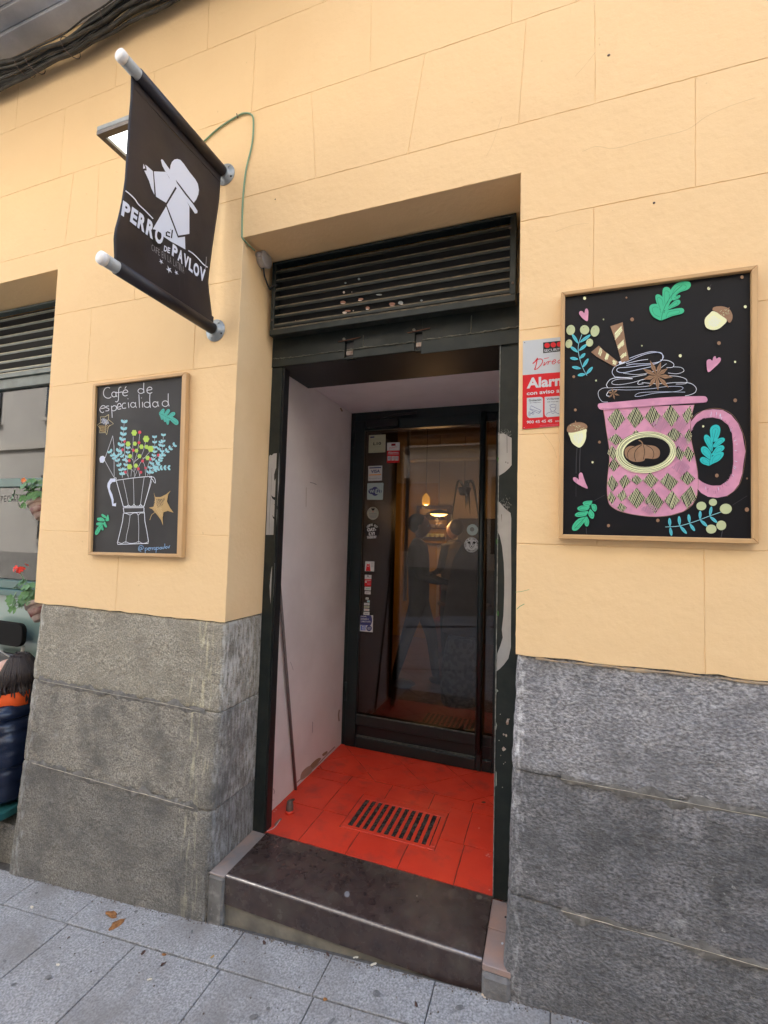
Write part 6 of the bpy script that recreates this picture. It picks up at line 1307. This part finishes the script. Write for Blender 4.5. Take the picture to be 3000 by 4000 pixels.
def head_mesh(name, c, yaw, parent, m, s=1.0, pitch=0.0):
    """head with brow, eye sockets, nose, lips, chin; faces +X before rotation"""
    bm = bmesh.new(); bmesh.ops.create_uvsphere(bm, u_segments=40, v_segments=30, radius=1)
    R = Matrix.Rotation(yaw, 3, 'Z') @ Matrix.Rotation(pitch, 3, 'Y')
    def g(v, y, z, sy_, sz_): return math.exp(-((v.y-y)/sy_)**2-((v.z-z)/sz_)**2)
    for v in bm.verts:
        p = v.co.copy(); f = max(0, p.x); q = Vector((p.x*.096, p.y*.075, p.z*.118))
        if p.z < 0: q.y *= 1-.28*min(1, -p.z)**1.3; q.x *= (1-.10*min(1, -p.z)) if p.x > 0 else (1-.35*min(1, -p.z))
        if f > .1:
            q.x += .022*g(p, 0, -.16, .13, .20)*f + .008*g(p, 0, .02, .12, .2)*f     # nose
            q.x -= .012*(g(p, .40, .08, .20, .12)+g(p, -.40, .08, .20, .12))*f          # sockets
            q.x += .006*(g(p, .35, .26, .3, .10)+g(p, -.35, .26, .3, .10))*f
            q.x += .008*(g(p, 0, -.44, .22, .06)+g(p, 0, -.56, .18, .06))*f - .004*g(p, 0, -.50, .2, .03)*f
            q.x += .012*g(p, 0, -.85, .3, .16)*f
        v.co = R @ (q*s)+Vector(c)
    o = bm_obj(name, bm, m, parent, True, fix=False)
    for sg in (1, -1):
        e = R @ (Vector((.080, sg*.031, .010))*s)+Vector(c); bm = bmesh.new(); bmesh.ops.create_uvsphere(bm, u_segments=12, v_segments=8, radius=.0125*s); bmesh.ops.translate(bm, verts=bm.verts, vec=e); bm_obj('eye', bm, mat('eye_white', (.7, .68, .65), rough=.2), o, True)
        e2 = R @ (Vector((.0895, sg*.031, .010))*s)+Vector(c); bm = bmesh.new(); bmesh.ops.create_uvsphere(bm, u_segments=10, v_segments=8, radius=.006*s); bmesh.ops.translate(bm, verts=bm.verts, vec=e2); bm_obj('iris', bm, M_BLACKP, o, True)
        er = R @ (Vector((-.005, sg*.076, -.005))*s)+Vector(c); bm = bmesh.new(); bmesh.ops.create_uvsphere(bm, u_segments=12, v_segments=10, radius=1)
        for v in bm.verts: v.co = R @ (Vector((v.co.x*.017, v.co.y*.008, v.co.z*.030))*s)+er
        bm_obj('ear', bm, m, o, True)
    lp = R @ (Vector((.099, 0, -.057))*s)+Vector(c); bm = bmesh.new(); bmesh.ops.create_uvsphere(bm, u_segments=14, v_segments=8, radius=1)
    for v in bm.verts: v.co = R @ (Vector((v.co.x*.006, v.co.y*.022, v.co.z*.009))*s)+lp
    bm_obj('mouth', bm, mat('lips', (.45, .16, .14), rough=.4), o, True)
    return o
# ---- seated girl at the window bench, facing left
HX, HY = -3.02, .085
PG = thing('person', 'seated person with long dark brown hair in a navy puffer jacket with orange lining', 'person', (-3.0, HY, .07))
J = [(-2.985, HY, .17, (.125, .14)), (-2.975, HY, .34, .115), (-2.975, HY, .50, .125), (-2.985, HY, .60, .10), (-3.00, HY, .685, .052), (-3.015, HY, .76, .050)]
E_ = [(0, 1), (1, 2), (2, 3), (3, 4), (4, 5)]
for sg in (-1, 1):
    chain(J, E_, 0, [(-3.10, HY+sg*.09, .15, .085), (-3.40, HY+sg*.11, .14, .068), (-3.43, HY+sg*.11, -.02, .05), (-3.42, HY+sg*.11, gz(-3.42, 0)+.07, .036), (-3.55, HY+sg*.12, gz(-3.55, 0)+.035, .032)])
    a_ = chain(J, E_, 3, [(-2.985, HY+sg*.15, .585, .062), (-3.02, HY+sg*.185, .36, .047), (-3.22, HY+sg*.12, .30, .034)]); hand(J, E_, a_, (-1, -.2*sg, 0), (0, 0, 1), sg)
J = [(a, b, (.07+(c-.07)*.81 if c > .2 and a > -3.05 else c), r) for a, b, c, r in J]
bd = skin_body('body', J, E_, M_DCLOTH, PG)
hd = head_mesh('head', (-2.995, HY-.020, .715), PI+.50, PG, M_SKIN, .98)
# hair: cap plus long locks falling to the shoulders
bm = bmesh.new(); bmesh.ops.create_uvsphere(bm, u_segments=48, v_segments=36, radius=1)
for v in bm.verts:
    p = v.co.copy(); w_ = 1+.035*math.sin(math.atan2(p.y, p.x)*19+p.z*3)+.02*math.sin(math.atan2(p.y, p.x)*41)
    q = Vector((p.x*.117*w_, p.y*.098*w_, p.z*.128))
    if p.z < 0: q.x *= 1+.25*(-p.z); q.z = p.z*.20; q.x += .02*(-p.z)
    if p.x < -.15: q.x = q.x*.45-.012      # opened towards the face (face is at -X)
    v.co = Matrix.Rotation(.5, 3, 'Z') @ q+Vector((-2.950, HY, .735))
bm_obj('hair', bm, M_HAIR, PG, True, fix=False)
hr = random.Random(12); hb_ = bmesh.new()
for k in range(150):
    a_ = hr.uniform(-1.45, 2.75); r_ = hr.uniform(.98, 1.06); x0, y0 = -3.005+.112*math.cos(a_)*r_, HY+.096*math.sin(a_)*r_
    lx = hr.uniform(-.05, .035)+(-.05 if abs(a_) > 1.4 else .0); L = [Vector((-3.01+(x0+3.01)*.45, HY+(y0-HY)*.45, 1.005+hr.uniform(-.004, .006))), Vector((x0, y0, .93)), Vector((x0+.01, HY+(y0-HY)*1.12, .885)), Vector((x0+lx*.3, HY+(y0-HY)*1.18, .85 if abs(a_) < 1.5 else .76)), Vector((x0+lx*1.3, HY+(y0-HY)*1.3, hr.uniform(.79, .84) if abs(a_) < 1.5 else hr.uniform(.62, .72)))]
    L = [p+Vector((.055, 0, -.150)) for p in L]
    add_tube(hb_, catmull(L, 4), [.0075, .008, .008, .008, .008, .008, .0075, .0075, .007, .007, .0065, .006, .006, .0055, .005, .004, .002][:17], 4)
o = bm_obj('hair_locks', hb_, M_HAIR, PG, True)
# puffer jacket: quilted rings
def puffer(name, path, rads, n, amp, m, parent, seg=32, zk=0):
    if zk: path = [(p[0], p[1], .07+(p[2]-.07)*zk) for p in path]
    C_ = catmull(path, n); L = len(C_); bm = bmesh.new(); rings = []; N = len(rads)-1
    for i, p in enumerate(C_):
        t = i/(L-1)*N; k = min(N-1, int(t)); r = Vector(rads[k]).lerp(Vector(rads[k+1]), t-k)
        tan = (C_[min(i+1, L-1)]-C_[max(i-1, 0)]).normalized(); u = tan.cross(Vector((0, 1, 0)))
        u = u.normalized() if u.length > .2 else Vector((1, 0, 0)); w2 = tan.cross(u).normalized()
        q = abs(math.sin(i/(L-1)*PI*len(path)*1.0))**.7; ring_ = []
        for s_ in range(seg):
            a_ = 2*PI*s_/seg; wr = 1+.03*noise.noise(Vector((math.cos(a_)*3, math.sin(a_)*3, i*.35))); rr_ = (1-amp+amp*1.9*q**.6)*wr
            ring_.append(bm.verts.new(p+u*math.cos(a_)*r.x*rr_+w2*math.sin(a_)*r.y*rr_))
        rings.append(ring_)
    for a, b in zip(rings, rings[1:]):
        for s_ in range(seg): bm.faces.new((a[s_], a[(s_+1) % seg], b[(s_+1) % seg], b[s_]))
    bm.faces.new(rings[0][::-1]); bm.faces.new(rings[-1]); return bm_obj(name, bm, m, parent, True)
puffer('jacket', [(-2.985, HY, .09), (-2.975, HY, .22), (-2.965, HY, .36), (-2.965, HY, .48), (-2.975, HY, .58), (-2.985, HY, .655)], [(.17, .20, 0), (.165, .20, 0), (.16, .195, 0), (.155, .20, 0), (.135, .18, 0), (.085, .11, 0)], 9, .035, M_NAVY, PG, 40, .81)
for sg in (-1, 1): puffer('sleeve', [(-2.975, HY+sg*.13, .60), (-2.985, HY+sg*.185, .49), (-3.02, HY+sg*.20, .37), (-3.13, HY+sg*.165, .315), (-3.22, HY+sg*.12, .30)], [(.068, .068, 0), (.078, .075, 0), (.070, .070, 0), (.060, .060, 0), (.045, .045, 0)], 7, .06, M_NAVY, PG, 26, .81)
puffer('hood', [(-2.93, HY, .60), (-2.90, HY, .655), (-2.915, HY, .70)], [(.07, .15, 0), (.06, .15, 0), (.03, .12, 0)], 6, .08, M_NAVY, PG, 28, .83)
bm = bmesh.new(); V_ = []
for i in range(25):
    a_ = -2.5+5.0*i/24; cx, cyy = -2.99, HY
    k_ = .75+.25*math.cos(a_); V_.append((bm.verts.new((cx+.125*math.cos(a_), cyy+.13*math.sin(a_), .545)), bm.verts.new((cx+.158*math.cos(a_), cyy+.155*math.sin(a_), .555+.115*k_))))
for p, q in zip(V_, V_[1:]): bm.faces.new((p[0], q[0], q[1], p[1]))
o = bm_obj('orange_hood_lining', bm, M_ORANGE, PG, True, fix=False); md = o.modifiers.new('t', 'SOLIDIFY'); md.thickness = .008
puffer('scarf', [(-3.01, HY, .66), (-3.02, HY, .70), (-3.03, HY, .745)], [(.088, .095, 0), (.085, .09, 0), (.066, .07, 0)], 6, .05, M_TAN, PG, 24, .83)
# bench and folded chair behind
BCH = thing('window_bench', 'dark green painted bench under the window, seat of the person in navy', 'bench', (-3.3, .05, -.25))
box('seat_board', (-4.2, -2.80), (-.10, .07), (.005, .05), M_WGREEN, BCH, .006); box('seat_board', (-4.2, -2.80), (.08, .245), (.005, .05), M_WGREEN, BCH, .006)
for x in (-4.1, -2.96): box('leg', (x, x+.05), (-.06, -.01), (gz(x, 0)-.005, .0045), M_BLACKP, BCH, .003); box('leg', (x, x+.05), (.17, .22), (gz(x, 0)-.005, .0045), M_BLACKP, BCH, .003)
CH = thing('folding_chair', 'folded black chair leaning on the pale green panel behind the seated person', 'chair', (-3.35, .2, .05))
ca, cb = aty(-10, 2425, .19), aty(86, 2530, .19)
x0, x1, z0, z1 = ca.x-.16, cb.x, cb.z, ca.z; rr_ = .05; OP = []
for cx_, cz_, a0_ in ((x1-rr_, z1-rr_, 0), (x0+rr_, z1-rr_, 90), (x0+rr_, z0+rr_, 180), (x1-rr_, z0+rr_, 270)):
    for k in range(7): a_ = math.radians(a0_+15*k); OP.append((cx_+rr_*math.cos(a_), .185, cz_+rr_*math.sin(a_)))
prism('backrest', OP, (0, .03, 0), mat('matt_black', (.008, .008, .008), rough=.9, spec=.2), CH, .004)
box('folded_seat', (ca.x-.12, cb.x-.01), (.19, .215), (cb.z-.35, cb.z-.05), M_BLACKP, CH, .02, 3)
for x in (ca.x-.10, cb.x-.03): tube('leg', [(x, .225, .06), (x, .215, cb.z)], .010, M_ZINC, CH)
tube('brace', [(ca.x-.12, .178, cb.z+.02), (cb.x, .178, cb.z-.09)], .004, M_ZINC, CH)
# ---- pots with geraniums on the window jamb
def leaf_mesh():
    vs = [(0, 0, 0)]; n = 18
    for i in range(n+1):
        a = -2.7+5.4*i/n; r = 1.0*(1+.10*math.cos(a*7))*(.75+.25*math.cos(a*.5)); vs.append((r*math.cos(a), r*math.sin(a), .16*r*math.cos(a*3.5)**2+.12*r*r))
    me = bpy.data.meshes.new('leaf'); me.from_pydata(vs, [], [(0, i, i+1) for i in range(1, n+1)]); me.polygons.foreach_set('use_smooth', [True]*n); return me
LMA = leaf_mesh(); LMA.materials.append(M_LEAF); LMB = LMA.copy(); LMB.materials.clear(); LMB.materials.append(M_LEAF2)
def pot(u, vt, vb, yy, label, nleaf, seed, flo, tilt=.25):
    top = aty(u, vt, yy); bot = aty(u+8, vb, yy); T = thing('flower_pot', label, 'plant', top, 'geranium pots on the window jamb'); ax = (top-bot).normalized(); ax = (ax+Vector((-tilt, 0, 0))).normalized(); H_ = .115
    base = top-ax*H_
    lathe('pot', [(.034, 0), (.036, .004), (.052, .085), (.052, .088), (.058, .088), (.058, H_), (.050, H_), (.048, H_-.015), (.01, H_-.018)], base, M_POT, T, ax, 24)
    lathe('pot_pattern', [(.0430, .030), (.0495, .068)], base, M_POTRED, T, ax, 24); tube('pot_ring', [base+ax*.07+Vector((.055, 0, 0)), base+ax*.07+Vector((.095, .0, .01))], .004, M_BLACKP, T)
    R_ = random.Random(seed)
    for k in range(nleaf):
        a = R_.uniform(0, 6.28); el = R_.uniform(-.4, 1.2); d = Vector((math.cos(a)*math.cos(el), math.sin(a)*math.cos(el)*.8, math.sin(el))); r_ = R_.uniform(.05, .13); P0 = top-ax*.01; tip = P0+d*r_+Vector((-.045, -.01, .01))
        tip.x = min(tip.x, -2.735-R_.uniform(0, .05))
        tube('stalk', catmull([P0, P0.lerp(tip, .5)+Vector((0, 0, .012)), tip], 3), .0016, M_LEAF, T, 4)
        s_ = R_.uniform(.021, .034); o = bpy.data.objects.new('leaf', LMA if R_.random() < .6 else LMB); COL.objects.link(o); o.parent = T
        q = (d+Vector((R_.uniform(-.3, .3), -.9, R_.uniform(.1, .7)))).to_track_quat('Z', 'X'); o.rotation_mode = 'QUATERNION'; o.rotation_quaternion = q; o.scale = (s_, s_, s_); o.location = tip-top
    for (du, dv, m_, n_) in flo:
        c = aty(u+du, vt+dv, yy-.02); tube('flower_stalk', catmull([top, top.lerp(c, .5)+Vector((.01, 0, 0)), c], 4), .002, M_LEAF2, T, 5)
        bm = bmesh.new()
        for k in range(n_):
            cc = c+Vector((R_.gauss(0, .016), R_.gauss(0, .012), R_.gauss(0, .010)))
            for j in range(5):
                a = j*1.257+R_.random(); nrm = (cc-c+Vector((0, -.02, .005))).normalized(); uu = nrm.cross(Vector((0, 0, 1))).normalized(); vv = nrm.cross(uu)
                e1 = uu*math.cos(a)+vv*math.sin(a); e2 = uu*math.cos(a+.55)+vv*math.sin(a+.55); e0 = uu*math.cos(a-.55)+vv*math.sin(a-.55)
                bm.faces.new([bm.verts.new(p) for p in (cc, cc+e0*.011+nrm*.002, cc+e1*.016+nrm*.005, cc+e2*.011+nrm*.002)])
        bm_obj('flower_head', bm, m_, T, fix=False)
pot(148, 1958, 2038, .12, 'upper clay flower pot with pale green geranium leaves and a small orange bud', 34, 3, [(-55, -82, M_FLOWER2, 3)])
pot(140, 2352, 2412, .10, 'lower clay flower pot with geranium leaves and a bright red flower', 38, 8, [(-70, -128, M_FLOWER, 12)])
# ---- people inside the cafe, dimly seen through the glass
def standing(label, x, y, yaw, mats_, face=True, stride=.16, z0=.0985, seated=False):
    T = thing('person', label, 'person', (x, y, z0)); c_, s_ = math.cos(yaw), math.sin(yaw)
    W_ = lambda f, l, h: (x+f*c_-l*s_, y+f*s_+l*c_, z0+h)
    J = [(*W_(0, 0, .95), .135), (*W_(.01, 0, 1.15), .12), (*W_(.0, 0, 1.35), .135), (*W_(-.01, 0, 1.45), .075), (*W_(.0, 0, 1.52), .052)]; E2 = [(0, 1), (1, 2), (2, 3), (3, 4)]
    for sg in (-1, 1):
        st_ = stride*sg; chain(J, E2, 0, [(*W_(.02, sg*.09, .86), .095), (*W_(st_*.6+.03, sg*.095, .50), .066), (*W_(st_, sg*.095, .10), .042), (*W_(st_+.02, sg*.095, .045), .040), (*W_(st_+.15, sg*.11, .035), .034)])
        a = chain(J, E2, 3, [(*W_(-.01, sg*.18, 1.40), .060), (*W_(.03, sg*.22, 1.14), .046), (*W_(.22, sg*.12, 1.08), .034)]); hand(J, E2, a, (c_, s_, 0), (0, 0, 1), sg)
    skin_body('body', J, E2, mats_[0], T)
    head_mesh('head', W_(.02, 0, 1.64), yaw, T, M_SKIN)
    bm = bmesh.new(); bmesh.ops.create_uvsphere(bm, u_segments=24, v_segments=16, radius=1)
    for v in bm.verts: v.co = Vector(W_(v.co.x*.105-.018, v.co.y*.086, 1.675+v.co.z*.105))
    bm_obj('hair', bm, M_HAIR, T, True, fix=False)
    if len(mats_) > 1: puffer('jacket', [W_(0, 0, .88), W_(.01, 0, 1.05), W_(.01, 0, 1.25), W_(0, 0, 1.42), W_(-.01, 0, 1.50)], [(.165, .19, 0), (.15, .18, 0), (.16, .20, 0), (.13, .185, 0), (.07, .08, 0)], 6, .02, mats_[1], T, 28)
    for sg in (-1, 1):
        bm = bmesh.new(); bmesh.ops.create_uvsphere(bm, u_segments=16, v_segments=10, radius=1); st_ = stride*sg
        for v in bm.verts: v.co = Vector(W_(st_+.07+v.co.x*.145, sg*.10+v.co.y*.05, .045+max(-.04, v.co.z*.05)))
        bm_obj('shoe', bm, M_IWOOD, T, True, fix=False)
    return T
pf = atz(1640, 2680, .0985)
standing('person in dark clothes walking through the room behind the glass door', pf.x-.05, pf.y, .15, [M_DCLOTH], stride=.20)
p2 = aty(1770, 2250, 4.0); standing('person in an olive jacket standing at the back behind the glass door', p2.x, 4.05, 2.6, [M_DCLOTH, M_OLIVE], stride=.04)
CT = thing('coat_rack', 'tan and plaid coats hanging just inside the door, half hidden by the pull bar', 'coat rack', (-.45, 1.8, .1))
q0 = aty(1850, 2300, 1.95); q1 = aty(1780, 2680, 1.95)
puffer('tan_coat', [Vector((q0.x-.0, 1.95, 1.62)), Vector((q0.x-.03, 1.95, 1.45)), Vector((q0.x-.06, 1.95, 1.15)), Vector((q0.x-.08, 1.95, .86))], [(.05, .08, 0), (.13, .11, 0), (.16, .12, 0), (.17, .13, 0)], 6, .02, mat('tan_coat', (.15, .11, .08), rough=.9), CT, 24)
puffer('plaid_coat', [Vector((q1.x+.05, 1.90, .84)), Vector((q1.x+.04, 1.90, .65)), Vector((q1.x+.04, 1.90, .42)), Vector((q1.x+.05, 1.90, .32))], [(.11, .10, 0), (.14, .12, 0), (.15, .12, 0), (.14, .11, 0)], 6, .03, M_PLAID, CT, 24)
tube('rack_post', [(q0.x+.05, 1.95, .0985), (q0.x+.05, 1.95, 1.75)], .014, M_BLACKP, CT); lathe('rack_foot', [(.16, 0), (.15, .02), (.02, .03)], (q0.x+.05, 1.95, .0985), M_BLACKP, CT); tube('rack_hook', [(q0.x-.02, 1.95, 1.66), (q0.x+.12, 1.95, 1.66)], .008, M_BLACKP, CT)

# ================================================================== LITTER ON THE PAVEMENT
def scrap(u, v, size, m, label, name='fallen_leaf', cat='leaf', group=None, leafy_=True, seed=0, asp=.5):
    p = atg(u, v); z = gz(p.x, p.y)+.0012; T = thing(name, label, cat, (p.x, p.y, z), group); R_ = random.Random(seed+int(u)); a0 = R_.uniform(0, 6.28); n = 14; vs = [(p.x, p.y, z+.004*size/.03)]
    for i in range(n):
        a = 2*PI*i/n; r_ = size*(1+(.22 if leafy_ else .08)*R_.uniform(-1, 1)); x = r_*math.cos(a); y = r_*asp*math.sin(a)
        if leafy_: y *= (1-.35*math.cos(a)**2)
        vs.append((p.x+x*math.cos(a0)-y*math.sin(a0), p.y+x*math.sin(a0)+y*math.cos(a0), z+abs(R_.gauss(0, .0022))*min(1.5, size/.015)))
    mesh_obj('blade' if leafy_ else 'piece', vs, [(0, 1+i, 1+(i+1) % n) for i in range(n)], m, T)
scrap(435, 3575, .036, M_DRY, 'larger curled brown leaf on the pavement, left of its neighbour'); scrap(458, 3612, .036, M_DRY, 'crumpled brown leaf touching the larger one on the pavement', seed=3)
scrap(560, 3722, .013, M_DRY2, 'dark dry leaf scrap below the brown leaf pair'); scrap(640, 3730, .012, M_DRY, 'small ochre leaf scrap right of the dark one'); scrap(636, 3768, .012, M_DRY2, 'dark leaf scrap lying under the ochre scrap')
scrap(226, 3770, .010, M_PAPER, 'white seed husk on the pavement at lower left', 'paper_scrap', 'litter', leafy_=False); scrap(584, 3828, .010, M_PAPER, 'white round husk nearest the bottom of the paving', 'paper_scrap', 'litter', leafy_=False)
scrap(124, 3545, .012, M_PAPER, 'white fleck on the paving at far left', 'paper_scrap', 'litter', leafy_=False)
scrap(268, 3664, .008, M_DRY2, 'tiny dark leaf near the long joint on the left'); scrap(828, 3740, .009, mat('ochre_bit', (.5, .30, .08), rough=.8), 'tiny ochre leaf bit left of the step')
scrap(819, 3595, .010, mat('brick_bit', (.55, .2, .12), rough=.9), 'orange brick chip at the foot of the left plinth', 'brick_chip', 'chip', leafy_=False, asp=.8)
scrap(1032, 3684, .013, M_DRY2, 'dark crumpled leaf in front of the step'); scrap(1280, 3730, .012, M_DRY2, 'dark leaf lying on the slab joint in front of the step'); scrap(1458, 3770, .014, M_PAPER, 'pale cigarette end below the middle of the step', 'cigarette_end', 'litter', leafy_=False, asp=.35)
scrap(1390, 3742, .012, M_PAPER, 'pair of white paper crumbs under the step edge', 'paper_scrap', 'litter', leafy_=False, asp=.4); scrap(1270, 3905, .008, M_DRY, 'small ochre nut shell on the lower paving', 'nut_shell', 'litter', leafy_=False, asp=.9)
scrap(1890, 3890, .010, mat('cream_petal', (.7, .55, .38), rough=.8), 'cream petal on the paving right of the step', 'petal', 'petal', leafy_=False, asp=.8); scrap(1625, 3925, .011, M_DRY2, 'dark brown leaf below the right half of the step'); scrap(2125, 3930, .009, MATS['brick_bit'], 'pinkish petal lying at the foot of the right plinth', 'petal', 'petal', leafy_=False)
AG = Art((0, 0), 1.0, lambda u, v: Vector((u/1000.0, v/1000.0, gz(u/1000.0, v/1000.0))), (0, 0, 1), lift=.0022)
GUM = mat('old_gum', (.11, .108, .105), (.19, .185, .18), 60, .9); rgm = random.Random(8)
for k in range(34): AG.ell(('gum_spot', k), GUM, (rgm.uniform(-2600, 700), rgm.uniform(-820, -70)), rgm.uniform(5, 17), rgm.uniform(4, 13), rot=rgm.uniform(0, 180), n=11)
AG.build(pav)
bm = bmesh.new(); rs = random.Random(31)
for k in range(900):
    x = rs.uniform(-2.7, .9); y = -.034-abs(rs.gauss(0, .012)) if rs.random() < .75 else rs.uniform(-.75, -.05); s_ = rs.uniform(.0008, .0026); z = gz(x, y); add_box(bm, (x-s_, x+s_), (y-s_, y+s_), (z, z+s_))
tag(bm_obj('grit', bm, mat('grit_mix', (.24, .20, .16), (.06, .05, .045), 200, .9), None), 'fine grit and crumbs scattered along the foot of the wall', 'grit', kind='stuff')
# limewash runs and stains on the granite
smear(RP, 1.178, mat('ochre_residue', (.46, .33, .20), (.30, .26, .2), 40, .9), 41, .003, .004, .012, .13, .45, .002, 'ochre_residue', freq=9)
